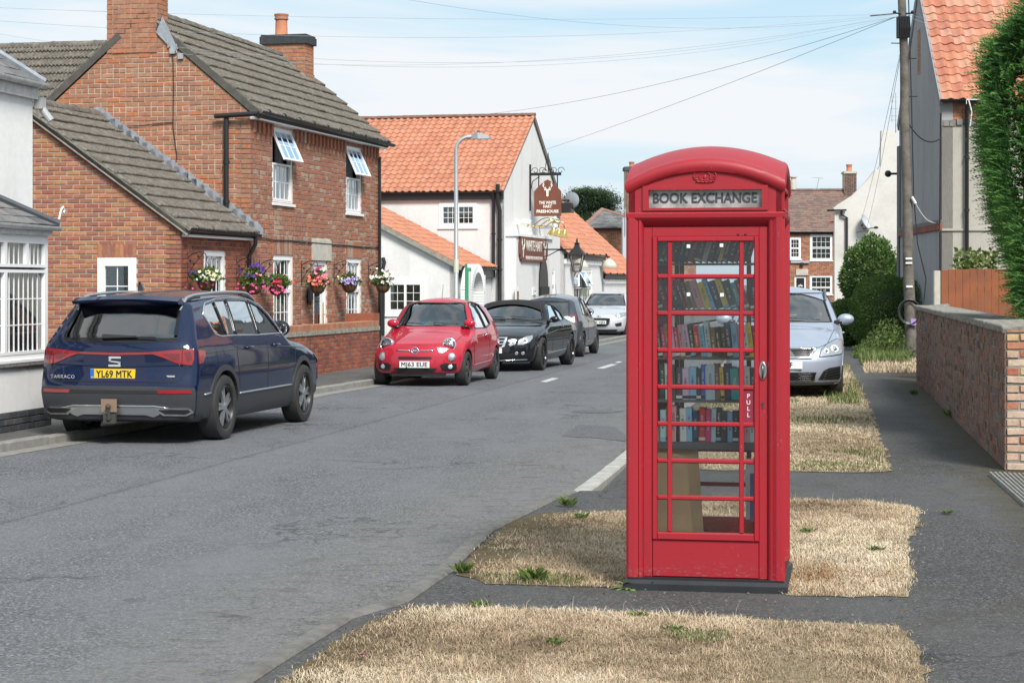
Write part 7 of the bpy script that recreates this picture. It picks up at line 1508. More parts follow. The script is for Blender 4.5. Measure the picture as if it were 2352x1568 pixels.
# cars: local y forward, x to the right, z up
def curve(pts):
 xs=np.array([p[0] for p in pts],float); ys=np.array([p[1] for p in pts],float); h=np.diff(xs); d=np.diff(ys)/h; m=np.zeros(len(xs))
 m[0],m[-1]=d[0],d[-1]
 for i in range(1,len(xs)-1):
  if d[i-1]*d[i]>0:w1,w2=2*h[i]+h[i-1],h[i]+2*h[i-1]; m[i]=(w1+w2)/(w1/d[i-1]+w2/d[i])
 def f(x):
  x=min(max(x,xs[0]),xs[-1]); i=min(max(int(np.searchsorted(xs,x)-1),0),len(h)-1); t=(x-xs[i])/h[i]
  return float((2*t**3-3*t*t+1)*ys[i]+(t**3-2*t*t+t)*h[i]*m[i]+(-2*t**3+3*t*t)*ys[i+1]+(t**3-t*t)*h[i]*m[i+1])
 return f
def carpaint(name,col,metal=.0,fl=.0,rough=.45,dust=.12):
 m,t,b=newmat(name); P=wpos(t); f=ramp(t,noise(t,2.2,6,.65,P),[(.4,0.0),(.75,dust)]); sp=nd(t,'ShaderNodeSeparateXYZ'); t.links.new(P,sp.inputs[0]); lo=nd_map(t,sp.outputs['Z'],.75,.25); k=nd(t,'ShaderNodeMath',operation='MULTIPLY',i_1=dust*1.6); t.links.new(lo,k.inputs[0]); a=nd(t,'ShaderNodeMath',operation='ADD'); t.links.new(k.outputs[0],a.inputs[0]); t.links.new(f,a.inputs[1])
 c=mixc(t,a.outputs[0],col,(.16,.15,.14)); t.links.new(c,b.inputs['Base Color']); b.inputs['Specular IOR Level'].default_value=.1; b.inputs['Metallic'].default_value=metal; b.inputs['Roughness'].default_value=rough; b.inputs['Coat Weight'].default_value=1.0; b.inputs['Coat Roughness'].default_value=.035; return m
CLAD=plain('grey_black_cladding',(.035,.037,.042),.5); RUBBER=plain('tyre_rubber',(.020,.020,.021),.8,bmp=.2,var=.3,col2=(.035,.034,.033)); CHROME=plain('chrome',(.75,.76,.78),.12,metal=1); DULLCH=plain('satin_silver',(.48,.50,.52),.3,metal=.85)
GLOSSB=plain('gloss_black',(.01,.01,.012),.12); CABIN=plain('dark_cabin',(.018,.019,.022),.85); SEATM=plain('car_seat_fabric',(.035,.036,.04),.9); UNDER=plain('underbody',(.010,.010,.010),.9)
REDL=plain('red_lamp_lens',(.27,.006,.012),.12,coat=1); REDD=plain('dark_red_lens',(.13,.006,.01),.12,coat=1); HEADL=plain('headlamp_reflector',(.48,.50,.52),.25,metal=.75); CLEAR=glassmat('clear_lens',(.93,.95,.96)); WHITEL=plain('white_number_plate',(.74,.74,.72),.45); YELL=plain('yellow_number_plate',(.72,.50,.02),.45); BLUEP=plain('blue_plate_band',(.02,.12,.45),.4); BLACKT=plain('plate_lettering',(.012,.012,.012),.5); AMB=plain('amber_lens',(.6,.22,.03),.2)
class Car:
 def __init__(s,name,lab,loc,rz,S,paint,cat='car'):
  s.S=S; s.T=thing(name,lab,cat,loc,rz); L_=S['L']; s.L=L_; s.top=curve(S['top']); s.bot=curve(S['bot']); s.w=curve(S['width']); s.rear=curve(S['rear']); s.front=curve(S['front']); s.plan=curve(S['plan']); s.paint=paint
  S['side_windows']=[s.mp(q) for q in S['side_windows']]; body=s.shell(); s.bvh=BVHTree.FromPolygons([Vector(v) for v in body.v],body.f)
  s.base=body; s.cut(body)
 def W(s,z):return s.w(z)
 def mp(s,pts):return [(s.pt((y+s.L/2)/s.L,s.W(z)*s.plan(y)*.98,z)[1],z) for y,z in pts]
 def pt(s,u,v,z):
  y0=-s.L/2+u*s.L
  w_=s.W(z); r=abs(v)/max(w_,.3); rc=s.S.get('rc',.16); pc=s.S.get('pc',3.2); fc=s.S.get('fc',.22)
  yr=-s.L/2+s.rear(z)+rc*r**pc; yf=s.L/2-s.front(z)-fc*r**pc
  return (v,yr+(yf-yr)*u,z)
 def section(s,u):
  S=s.S; y0=-s.L/2+u*s.L; zt=s.top(y0); zb=s.bot(y0); pl=s.plan(y0); rt=S.get('rt',.09); cr=S.get('crown',.035); ring=[]; rb=.06
  wt=(s.W(zt-.02))*pl; wb=s.W(zb+.05)*pl-.06
  for i in range(4):ring.append((wb*i/4,zb))
  for i in range(3):q=math.pi/2*i/3; ring.append((wb+rb*math.sin(q)*.9,zb+rb*(1-math.cos(q))))
  n=15; za,zc=zb+rb,zt-cr-rt
  for i in range(n+1):z=za+(zc-za)*i/n; ring.append((s.W(z)*pl,z))
  x1=s.W(zc)*pl; xt=wt-rt*1.0; xt=min(xt,x1-.02)
  for i in range(1,5):q=math.pi/2*i/4; ring.append((xt+(x1-xt)*math.cos(q),zc+rt*math.sin(q)+0*cr))
  for i in range(1,9):k=1-i/8; ring.append((xt*k,zt-cr*k*k))
  return ring
 def shell(s,ins=0):
  m=MB(); NS=s.S.get('ns',64); rings=[]; us=[i/NS for i in range(NS+1)]
  for u in us:
   r=s.section(u); full=[(-x,z) for x,z in r[:0:-1]]; full=r+[(-x,z) for x,z in reversed(r[1:-1])]
   idx=[]
   for x,z in full:p=s.pt(u,x,z); idx.append(len(m.v)); m.v.append(p)
   rings.append((idx,full))
  n=len(rings[0][0])
  for a,b in zip(rings[:-1],rings[1:]):m.f+=[(a[0][k],b[0][k],b[0][(k+1)%n],a[0][(k+1)%n]) for k in range(n)]
  for end in (0,-1):
   idx,full=rings[end]; u=us[end]; zc=(min(z for x,z in full)+max(z for x,z in full))/2; prev=idx
   for q in (.9,.78,.65,.5,.34,.17):
    cur=[]
    for x,z in full:zz=zc+(z-zc)*q; cur.append(len(m.v)); m.v.append(s.pt(u,x*q,zz))
    m.f+=[((cur[k],prev[k],prev[(k+1)%n],cur[(k+1)%n]) if end==0 else (prev[k],cur[k],cur[(k+1)%n],prev[(k+1)%n])) for k in range(n)]; prev=cur
   c=len(m.v); m.v.append(s.pt(u,0,zc)); m.f+=[((c,prev[k],prev[(k+1)%n]) if end==0 else (prev[k],c,prev[(k+1)%n])) for k in range(n)]
  m.f=[tuple(reversed(f)) for f in m.f]; return m
 def cut(s,body):
  S=s.S; o=body.build('body',s.paint,s.T); o.data.shade_smooth(); bm=bmesh.new(); bm.from_mesh(o.data); bmesh.ops.recalc_face_normals(bm,faces=bm.faces); bm.to_mesh(o.data); bm.free()
  ref=o.data.copy(); s.ref=ref
  cutters=[]
  def op(mb):
   c=bpy.data.objects.new('cutter',mb.mesh('cutter')); COL.objects.link(c); b2=bmesh.new(); b2.from_mesh(c.data); bmesh.ops.recalc_face_normals(b2,faces=b2.faces); b2.to_mesh(c.data); b2.free()
   c.matrix_world=WM[s.T.name]; cutters.append(c)
  R_=S['wr']
  for yw in S['axles']:
   for sg in (-1,1):op(MB().tube([(sg*(S['tx']-.30),yw,R_),(sg*1.3,yw,R_)],S.get('arch',R_+.055),36))
  if S.get('cab',True):
   cz0=S.get('cabz',.62); ins=.05; y0,y1=S['cabin']; m=MB(); NS=22; idx=[]
   for i in range(NS+1):
    y=y0+(y1-y0)*i/NS; u=(y+s.L/2)/s.L; pl=s.plan(y); sec=s.section(u)[7:]; sec=[(x-ins,z-ins) for x,z in sec]; up=[(max(x,0),z) for x,z in sec if z>cz0+.02]
    while len(up)<26:up.insert(1,up[0])
    zs=np.linspace(0,len(up)-1,18); up=[(float(np.interp(q,range(len(up)),[p[0] for p in up])),float(np.interp(q,range(len(up)),[p[1] for p in up]))) for q in zs]; up[-1]=(0,up[-1][1])
    ring=[(0,cz0),(s.W(cz0)*pl-ins,cz0)]+up; full=ring+[(-x,z) for x,z in reversed(ring[1:-1])]; row=[]
    for x,z in full:p=s.pt(u,x,z); row.append(len(m.v)); m.v.append((x,p[1],z))
    idx.append(row)
   n=len(idx[0])
   for a,b in zip(idx[:-1],idx[1:]):m.f+=[(a[k],b[k],b[(k+1)%n],a[(k+1)%n]) for k in range(n)]
   m.f+=[tuple(idx[0]),tuple(reversed(idx[-1]))]; op(m)
   for poly in S['side_windows']:op(MB().prism(poly,-1.4,1.4,Matrix(((0,0,1,0),(1,0,0,0),(0,1,0,0),(0,0,0,1)))))
   if 'rear_window' in S:q=S['rear_window']; op(MB().prism(q,0,s.L/2+.3,frame((0,y0+.25,0),(1,0,0),(0,0,1))))
   if 'windscreen' in S:q=S['windscreen']; op(MB().prism([(-x,z) for x,z in q][::-1],0,s.L/2+.5,frame((0,S.get('ws_from',y1-.9),0),(-1,0,0),(0,0,1))))
  o.matrix_local=Matrix()
  mods=[]
  for c in cutters:md=o.modifiers.new('b','BOOLEAN'); md.operation='DIFFERENCE'; md.solver='EXACT'; md.object=c
  bpy.context.view_layer.update(); dg=bpy.context.evaluated_depsgraph_get(); me=bpy.data.meshes.new_from_object(o.evaluated_get(dg)); o.modifiers.clear(); o.data=me
  for c in cutters:bpy.data.objects.remove(c)
  me.materials.clear(); me.materials.append(s.paint); me.materials.append(CABIN); me.materials.append(UNDER); me.name='body'
  bv=BVHTree.FromPolygons([v.co.copy() for v in ref.vertices],[tuple(p.vertices) for p in ref.polygons]); vn=[v.normal.copy() for v in ref.vertices]; polys=[tuple(p.vertices) for p in ref.polygons]
  nrm=[None]*len(me.loops); zc=S.get('cabz',.62)
  for p in me.polygons:
   loc,nr,fi,d=bv.find_nearest(p.center); on=d is not None and d<.006 and abs(p.normal.dot(nr))>.6
   if not on:p.material_index=1 if (p.center.z>zc-.02 and abs(p.center.x)<1.2 and S['cabin'][0]-.4<p.center.y<S['cabin'][1]+.3 and p.center.z>zc+.0) else 2
   for li in p.loop_indices:
    if not on:nrm[li]=p.normal.copy(); continue
    co=me.vertices[me.loops[li].vertex_index].co; l2,n2,f2,d2=bv.find_nearest(co)
    ws=Vector((0,0,0))
    for vi in polys[f2]:dd=(ref.vertices[vi].co-co).length; ws+=vn[vi]/(dd+1e-5)**1.5
    nrm[li]=ws.normalized()
  me.shade_smooth(); me.normals_split_custom_set(nrm); s.body=o
 def hit(s,kind,a,b):
  for tries in range(40):
   q_=.985**tries; a_,b_=(a*q_,b) if kind in 'RLT' else (a*q_,b)
   if tries and kind in 'BF':b_=.7+(b-.7)*(1-.02*tries)
   if tries and kind in 'RL':b_=.7+(b-.7)*(1-.008*tries)
   O,D={'R':(Vector((2,a,b)),Vector((-1,0,0))),'L':(Vector((-2,a,b)),Vector((1,0,0))),'B':(Vector((a,-4,b)),Vector((0,1,0))),'F':(Vector((a,4,b)),Vector((0,-1,0))),'T':(Vector((a,b,3)),Vector((0,0,-1)))}[kind]
   O={'R':Vector((2,a_,b_)),'L':Vector((-2,a_,b_)),'B':Vector((a_,-4,b_)),'F':Vector((a_,4,b_)),'T':Vector((a_,b_,3))}[kind]; loc,nr,fi,d=s.bvh.ray_cast(O,D)
   if loc is not None and abs(nr.dot(D))>.01:break
  if loc is None:loc,nr,fi,d=s.bvh.find_nearest(O+D*{'R':1.1,'L':1.1,'B':1.8,'F':1.8,'T':1.5}[kind])
  if nr.dot(D)>0:nr=-nr
  return loc,nr
 def panel(s,name,kind,poly,mat,off=.006,th=.0,grid=.07,parent=None,smooth=True,rim=0):
  if area(poly)<0:poly=poly[::-1]
  bm=bmesh.new(); vs=[bm.verts.new((p[0],p[1],0)) for p in poly]; bm.faces.new(vs); bm.normal_update(); bmesh.ops.triangulate(bm,faces=bm.faces[:])
  x0,x1=min(p[0] for p in poly),max(p[0] for p in poly); y0,y1=min(p[1] for p in poly),max(p[1] for p in poly)
  for ax,a,b in ((0,x0,x1),(1,y0,y1)):
   k=math.ceil(a/grid)*grid
   while k<b-.002:
    if k>a+.002:
     co=[0,0,0]; co[ax]=k; no=[0,0,0]; no[ax]=1; bmesh.ops.bisect_plane(bm,geom=bm.verts[:]+bm.edges[:]+bm.faces[:],plane_co=co,plane_no=no)
    k+=grid
  m=MB(); bm.verts.index_update(); n=len(bm.verts); edge=set()
  for v in bm.verts:
   loc,nr=s.hit(kind,v.co.x,v.co.y); m.v.append(tuple(loc+nr*off))
  flip=kind in ('R','F')
  m.f=[tuple(v.index for v in f.verts) for f in bm.faces]
  if th:
   be=[e for e in bm.edges if len(e.link_faces)==1]; mp={}
   for e in be:
    for v in e.verts:
     if v.index not in mp:loc,nr=s.hit(kind,v.co.x,v.co.y); mp[v.index]=len(m.v); m.v.append(tuple(loc-nr*(th)))
   for e in be:
    f=e.link_faces[0]; vl=[v.index for v in f.verts]; i,j=e.verts[0].index,e.verts[1].index
    if vl[(vl.index(i)+1)%len(vl)]!=j:i,j=j,i
    m.f.append((j,i,mp[i],mp[j]))
  bm.free()
  o=m.mesh(name,False,mat); b2=bmesh.new(); b2.from_mesh(o)
  if not th and b2.faces:
   f=b2.faces[:][len(b2.faces)//2]; f.normal_update(); D={'R':(1,0,0),'L':(-1,0,0),'B':(0,-1,0),'F':(0,1,0),'T':(0,0,1)}[kind]
   if f.normal.dot(Vector(D))<0:bmesh.ops.reverse_faces(b2,faces=b2.faces)
  else:bmesh.ops.recalc_face_normals(b2,faces=b2.faces)
  b2.to_mesh(o); b2.free()
  if smooth:o.shade_smooth(); o.set_sharp_from_angle(angle=R(45))
  return link(name,o,parent or s.T)
 def line(s,name,kind,pts,r,mat,off=0.0,closed=False,step=.05,parent=None,n=6):
  P=[]; pl=pts+[pts[0]] if closed else pts
  for a,b in zip(pl[:-1],pl[1:]):
   k=max(1,int(math.hypot(b[0]-a[0],b[1]-a[1])/step)); P+=[(a[0]+(b[0]-a[0])*i/k,a[1]+(b[1]-a[1])*i/k) for i in range(k)]
  if not closed:P.append(pl[-1])
  Q=[]
  for a,b in P:loc,nr=s.hit(kind,a,b); Q.append(loc+nr*off)
  return MB().tube(Q,r,n,closed=closed).build(name,mat,parent or s.T,smooth=True)
 def both(s,fn):
  for k,sg in (('R',1),('L',-1)):fn(k,sg)
 def wheels(s,spoke,rimcol,style='five',hubcap=None):
  S=s.S; R_=S['wr']; rr=S['rim']; wd=S.get('tw',.22); T=MB(); n=40
  T.lathe([(rr,-wd*.42),(rr+.02,-wd*.48),(R_-.045,-wd*.5),(R_-.012,-wd*.44),(R_,-wd*.30),(R_,wd*.30),(R_-.012,wd*.44),(R_-.045,wd*.5),(rr+.02,wd*.48),(rr,wd*.42),(rr-.02,wd*.30)],n)
  tm=T.mesh('tyre',30,RUBBER)
  H=MB(); H.lathe([(rr+.002,wd*.42),(rr-.012,wd*.45),(rr-.022,wd*.38),(rr-.03,-wd*.3),(.001,-wd*.3)],n); hm=H.mesh('rim',30,rimcol)
  P=MB(); z1=wd*.36
  def spk(a,w0,w1,r0,r1,zt=z1,d=.02):
   T_=Matrix.Rotation(a,4,'Z'); P.add([(r0,-w0,zt+.012),(r1,-w1,zt),(r1,w1,zt),(r0,w0,zt+.012),(r0,-w0,zt-d),(r1,-w1,zt-d),(r1,w1,zt-d),(r0,w0,zt-d)],[(0,1,2,3),(0,4,5,1),(3,2,6,7),(4,7,6,5)],T_)
  if style=='twin':
   for k in range(5):
    a=k*2*math.pi/5
    for s_ in (-1,1):spk(a+s_*.17,.020,.013,.05,rr-.012)
    spk(a,.006,.006,.08,rr-.012,z1-.01)
  elif style=='multi':
   for k in range(10):spk(k*2*math.pi/10,.012,.010,.05,rr-.015)
  elif style=='cap':
   for k in range(8):spk(k*math.pi/4,.02,.04,.05,rr-.02)
  else:
   for k in range(5):spk(k*2*math.pi/5-.13,.012,.016,.04,rr-.015); spk(k*2*math.pi/5+.13,.012,.016,.04,rr-.015)
  P.lathe([(.06,z1-.03),(.055,z1+.012),(.03,z1+.018),(.001,z1+.018)],16); sm=P.mesh('spokes',False,spoke)
  D=MB().lathe([(rr*.62,0),(rr*.62,.02),(.001,.02)],24).mesh('brake_disc',False,plain('brake_disc',(.12,.11,.10),.5,metal=.6) if 'brake_disc' not in bpy.data.materials else bpy.data.materials['brake_disc'])
  for yw,st_ in zip(S['axles'],(0,S.get('steer',0))):
   for sg in (-1,1):
    M=Matrix.Translation((sg*(S['tx']),yw,R_))@Matrix.Rotation(R(st_),4,'Z')@Matrix.Rotation(sg*math.pi/2,4,'Y')@Matrix.Rotation(.3*yw,4,'Z')
    w_=link('wheel',D,s.T,M); link('tyre',tm,w_); link('rim',hm,w_); link('spokes',sm,w_)
 def plate(s,kind,z,txt,col,x=0,sx=1.0,size=.079,tilt=0,band=False,off=.015,w_=.52):
  loc,nr=s.hit(kind,x,z); y=loc.y+(-off if kind=='B' else off); F_=frame((x,y,z),(1,0,0) if kind=='B' else (-1,0,0),(0,math.sin(R(tilt))*(1 if kind=='B' else -1),math.cos(R(tilt))))
  P=MB().prism([(-w_/2,-.0555),(w_/2,-.0555),(w_/2,.0555),(-w_/2,.0555)],-.02,0,F_,ch=.003).build('number_plate',col,s.T)
  xo=0
  if band:MB().box((-w_/2+.002,-.054,0),(-w_/2+.047,.054,.001),F_).build('blue_band',BLUEP,P); xo=.02; lettering('GB',.024,plain('plate_gold',(.7,.6,.1),.5),P,F_@Matrix.Translation((-w_/2+.025,-.035,.0015)),depth=.0003,name='country_letters')
  lettering(txt,size*1.32,BLACKT,P,F_@Matrix.Translation((xo,-.002,.0008)),depth=.0008,bold=.0022,fitw=(.42 if band else .455) if len(txt)>6 else None,sx=sx,spacing=1.06,name='registration'); return P
 def mirror(s,y,z,col,arm=BLACK_PL,r=(.11,.07,.075),out_=.10,rise=.08,sides=('R','L')):
  for k in sides:
   sg=1 if k=='R' else -1; loc,nr=s.hit(k,y,z); c=loc+Vector((sg*out_,-.02,rise)); M_=MB().ball(c,r,n=12).build('door_mirror',col,s.T,smooth=True)
   MB().tube([loc+Vector((-sg*.01,.02,0)),loc+Vector((sg*out_*.5,.01,rise*.35)),c+Vector((0,0,-r[2]*.6))],[.035,.028,.03],8).build('mirror_arm',arm,M_,smooth=True)
   MB().lathe([(.001,0),(r[0]*.86,0),(r[0]*.9,.006)],18,Matrix.Translation(c+Vector((0,-r[1]*.72,0)))@Matrix.Rotation(R(90),4,'X')@Matrix.Diagonal((1,r[2]/r[0],1,1))).build('mirror_glass',CHROME,M_)
 def seats(s,ys,x=.36,z0=.45,ht=.62):
  for y in ys:
   for sx in (-x,x):
    m=MB(); m.prism([(-.22,0),(.22,0),(.20,ht*.8),(.15,ht),(-.15,ht),(-.20,ht*.8)],-.05,.06,frame((sx,y,z0+.1),(1,0,0),(0,-.2,1)),ch=.03); m.ball((sx,y-.17,z0+.1+ht+.1),(.13,.05,.09)); m.box((sx-.22,y,z0),(sx+.22,y+.45,z0+.16)); m.build('seat',SEATM,s.T,smooth=30)
 def dash(s,y,z,wheel_x=.35,wz=.0):
  m=MB(); m.box((-.60,y-.12,z-.25),(.60,y+.06,z-.05)); m.build('dashboard',CABIN,s.T)
  T=Matrix.Translation((wheel_x,y-.26,z+.0+wz))@Matrix.Rotation(R(65),4,'X'); m=MB(); m.tube([T@Vector((.18*math.cos(q),.18*math.sin(q),0)) for q in [2*math.pi*i/24 for i in range(24)]],.015,6,closed=True); m.tube([T@Vector((-.17,0,0)),T@Vector((.17,0,0))],.02,6); m.build('steering_wheel',CABIN,s.T)
 def sideglass(s,pane_mats,trim=None,trim_r=.009):
  for i,poly in enumerate(s.S['side_windows']):
   for k in ('R','L'):s.panel('side_window',k,poly,pane_mats[i] if isinstance(pane_mats,list) else pane_mats,off=-.012,grid=.12)
 def emblem(s):pass
def inset_poly(p,c):return inset(p if area(p)>0 else p[::-1],c)
def arc_pts(yc,zc,r,a0,a1,n=14):return [(yc+r*math.cos(R(a0+(a1-a0)*i/n)),zc+r*math.sin(R(a0+(a1-a0)*i/n))) for i in range(n+1)]
def arch_trim(c,r0,r1,mat,off=.012,a0=-12,a1=192,name='wheel_arch_trim'):
 for yw in c.S['axles']:
  for k in ('R','L'):
   poly_o=arc_pts(yw,c.S['wr'],r1,a0,a1,26); poly_i=arc_pts(yw,c.S['wr'],r0,a0,a1,26)
   m=MB(); n=len(poly_o); ov=[]
   for P,o in ((poly_i,off-.03),(poly_i,off),(poly_o,off),(poly_o,-.002)):
    for a,b in P:loc,nr=c.hit(k,a,max(b,.2)); m.v.append(tuple(Vector((loc.x,a,b))+Vector((1 if k=='R' else -1,0,0))*o))
   m.f=[(j*n+i,j*n+i+1,(j+1)*n+i+1,(j+1)*n+i) if k=='R' else (j*n+i+1,j*n+i,(j+1)*n+i,(j+1)*n+i+1) for j in range(3) for i in range(n-1)]
   m.build(name,mat,c.T,smooth=40)
def parked(wx,wy,hx,hy):pass
def suv():
 S=dict(L=4.73,wr=.362,rim=.245,tw=.235,tx=.81,axles=(-1.37,1.42),arch=.415,rc=.14,fc=.28,pc=4.0,rt=.10,crown=.045,cabz=.70,steer=0,
 top=[(-2.37,1.60),(-2.2,1.615),(-1.6,1.655),(-.8,1.675),(-.1,1.66),(.35,1.60),(.75,1.44),(1.12,1.205),(1.3,1.125),(1.7,1.06),(2.1,.985),(2.37,.90)],
 bot=[(-2.37,.27),(-2.1,.24),(-1.6,.22),(1.6,.22),(2.1,.24),(2.37,.30)],
 width=[(.2,.84),(.35,.885),(.55,.905),(.75,.912),(.95,.905),(1.06,.885),(1.15,.845),(1.3,.785),(1.45,.715),(1.56,.655),(1.62,.60),(1.68,.55)],
 rear=[(.22,.10),(.40,.03),(.62,.0),(.74,.035),(.86,.055),(1.02,.055),(1.12,.10),(1.3,.235),(1.45,.345),(1.55,.40),(1.60,.37),(1.66,.40)],
 front=[(.25,.10),(.5,.0),(.7,.02),(.85,.08),(.95,.16),(1.1,.3),(1.7,.3)],
 plan=[(-2.37,.99),(-1.9,.99),(-1,1.0),(.9,1.0),(1.7,.975),(2.37,.93)],
 cabin=(-2.05,1.0),
 side_windows=[[(-1.93,1.40),(-1.80,1.50),(-1.30,1.545),(-.93,1.55),(-.86,1.17),(-1.42,1.17),(-1.60,1.20)],
 [(-.87,1.55),(-.25,1.545),(-.04,1.535),(.02,1.155),(-.80,1.17)],
 [(.05,1.53),(.35,1.475),(.60,1.38),(.95,1.175),(1.0,1.14),(.11,1.15)]],
 rear_window=[(-.66,1.13),(.66,1.13),(.66,1.20),(.57,1.50),(-.57,1.50),(-.66,1.20)],
 windscreen=[(-.70,1.20),(.70,1.20),(.56,1.56),(-.56,1.56)],ws_from=.45)
 a=R(-12.3); ca,sa=math.cos(a),math.sin(a); rw=Vector((-3.32,21.75)); lx,ly=.80,-1.37; loc=(rw.x-(ca*lx-sa*ly),rw.y-(sa*lx+ca*ly),0)
 c=Car('parked_car','dark blue estate car with roof rails, seen from behind with a yellow number plate',loc,a,S,carpaint('dark_blue_metallic',(.0012,.008,.038),.0,dust=.0)); BL=c.paint
 c.panel('rear_window','B',S['rear_window'],TINT_GLASS,off=-.012,grid=.12); c.panel('windscreen','F',S['windscreen'],CAR_GLASS,off=-.012,grid=.12)
 c.sideglass([TINT_GLASS,TINT_GLASS,CAR_GLASS])
 for k in ('R','L'):
  out=[(-1.96,1.41),(-1.82,1.52),(-1.30,1.568),(-.6,1.575),(-.02,1.56),(.36,1.50),(.64,1.39),(1.03,1.14),(.1,1.135),(-.84,1.152),(-1.42,1.152),(-1.62,1.18)]
  c.line('window_trim',k,c.mp(out),.011,CHROME,off=.002,closed=True)
  for x0,x1 in (((-.90,1.555),(-.83,1.16)),((.015,1.54),(.07,1.15))):c.line('pillar',k,c.mp([x0,x1]),.028,GLOSSB,off=-.014)
  c.line('window_divider',k,c.mp([(-1.42,1.53),(-1.2,1.17)]),.014,GLOSSB,off=-.005)
  for q in ([(-.86,1.13),(-.98,.95),(-.90,.62),(-.90,.40)],[(.06,1.12),(.06,.9),(.06,.40)],[(1.03,1.10),(1.10,.95),(1.02,.62),(1.0,.40)]):c.line('door_gap',k,q,.0045,BLACK_MAT,off=.0)
  c.line('shoulder_crease',k,[(-1.95,.985),(-1.2,1.00),(0,1.0),(1.0,.965),(1.6,.93)],.006,BL,off=.002)
  for y0 in (-.72,.22):loc_,nr=c.hit(k,y0+.09,1.005); MB().tube([loc_+Vector((0,-.10,0))+nr*.01,loc_+Vector((0,-.06,0))+nr*.045,loc_+Vector((0,.07,0))+nr*.045,loc_+Vector((0,.10,0))+nr*.01],.013,8).build('door_handle',BL,c.T,smooth=True); MB().ball(loc_+nr*.0,(.01,.06,.03)).build('handle_recess',BLACK_MAT,c.T)
  c.panel('sill_cladding',k,[(-.98,.24),(1.03,.24),(1.0,.42),(.97,.49),(-.93,.49),(-.96,.40)],CLAD,off=.012,th=.01)
  c.line('sill_strip',k,[(-.92,.495),(.90,.500)],.013,DULLCH,off=.012)
  c.panel('rear_bumper_side',k,[(-2.36,.30),(-1.78,.22),(-1.76,.40),(-1.79,.56),(-2.1,.585),(-2.36,.60)],CLAD,off=.010,th=.01)
  c.panel('front_bumper_side',k,[(1.80,.24),(2.3,.28),(2.3,.42),(1.86,.46)],CLAD,off=.01,th=.01)
  c.line('bumper_strip',k,[(-2.0,.535),(-1.82,.545)],.012,DULLCH,off=.014)
  c.line('fuel_flap',k,[(-1.62,1.06),(-1.42,1.06),(-1.34,.90),(-1.42,.86),(-1.58,.88)],.003,BLACK_MAT,closed=True)
  c.line('fuel_flap',k,[(-1.62,1.06),(-1.42,1.06)],.003,BLACK_MAT)
  c.panel('tail_light_side',k,[(-2.15,.875),(-2.05,.885),(-1.95,.955),(-1.96,1.01),(-2.15,1.025)],REDL,off=.012,th=.01,grid=.05)
  sg=1 if k=='R' else -1; P=[]
  for i in range(15):
   y=-1.95+i*(2.35/14); l_,n_=c.hit('T',sg*(.60+.03*min(1,(i)/3)),y); P.append(l_+Vector((0,0,.055*math.sin(math.pi*min(1,i/2.2)*.5)*math.sin(math.pi*min(1,(14-i)/2.2)*.5)+.0)))
  MB().tube(P,[.012]+[.018]*13+[.012],8).build('roof_rail',DULLCH,c.T,smooth=True); MB().tube([p-Vector((0,0,.03)) for p in P[1:4]],.014,6).tube([p-Vector((0,0,.03)) for p in P[-4:-1]],.014,6).build('rail_foot',BLACK_PL,c.T)
 arch_trim(c,.415,.475,CLAD,off=.014)
 c.line('tailgate_gap','B',[(-.70,1.08),(-.765,.94),(-.78,.80),(-.73,.705),(-.65,.685),(.65,.685),(.73,.705),(.78,.80),(.765,.94),(.70,1.08)],.006,BLACK_MAT,off=0)
 c.line('glass_edge','B',[(-.70,1.125),(0,1.085),(.70,1.125)],.006,BLACK_MAT,off=0)
 c.panel('tailgate_glass_band','B',[(-.675,1.12),(0,1.10),(.675,1.12),(.665,1.155),(-.665,1.155)],GLOSSB,off=.003)
 c.line('tailgate_crease','B',[(-.76,.865),(0,.845),(.76,.865)],.010,BL,off=-.002)
 for s_ in (-1,1):
  c.panel('tail_light','B',[(s_*.40,1.004),(s_*.62,1.025),(s_*.855,1.035),(s_*.862,.93),(s_*.84,.865),(s_*.72,.875),(s_*.55,.945),(s_*.42,.988)],REDL,off=.014,th=.012,grid=.05)
  c.panel('tail_light_inner','B',[(s_*.54,.985),(s_*.72,.99),(s_*.72,.915),(s_*.66,.92)],REDD,off=.017,grid=.05)
  c.panel('tail_light_inner','B',[(s_*.765,1.00),(s_*.83,1.01),(s_*.84,.93),(s_*.80,.90)],REDD,off=.020,grid=.05)
  c.line('lamp_gap','B',[(s_*.745,1.045),(s_*.745,.84)],.004,BLACK_MAT,off=.016)
  c.panel('reflector','B',[(s_*.50,.595),(s_*.85,.60),(s_*.85,.565),(s_*.52,.56)],REDL,off=.020,th=.01)
  c.panel('exhaust_trim','B',[(s_*.45,.395),(s_*.55,.33),(s_*.78,.325),(s_*.86,.36),(s_*.83,.40),(s_*.62,.41)],CHROME,off=.024,th=.012)
  c.panel('exhaust_outlet','B',[(s_*.50,.390),(s_*.57,.345),(s_*.77,.342),(s_*.83,.365),(s_*.81,.388),(s_*.62,.395)],BLACK_PL,off=.028)
  c.panel('spoiler_side','B',[(s_*.57,1.53),(s_*.60,1.52),(s_*.66,1.18),(s_*.62,1.18)],GLOSSB,off=.006)
 c.panel('light_bar','B',[(-.44,1.005),(0,.992),(.44,1.005),(.44,.982),(0,.972),(-.44,.982)],REDL,off=.012,th=.01)
 c.panel('rear_bumper','B',[(-.90,.62),(-.5,.635),(.5,.635),(.90,.62),(.88,.40),(.82,.25),(-.82,.25),(-.88,.40)],CLAD,off=.012,th=.012)
 c.panel('mesh_strip','B',[(-.50,.595),(.50,.595),(.52,.56),(-.52,.56)],plain('black_mesh',(.02,.02,.022),.7,bmp=1,bscale=120,bd=.01),off=.016)
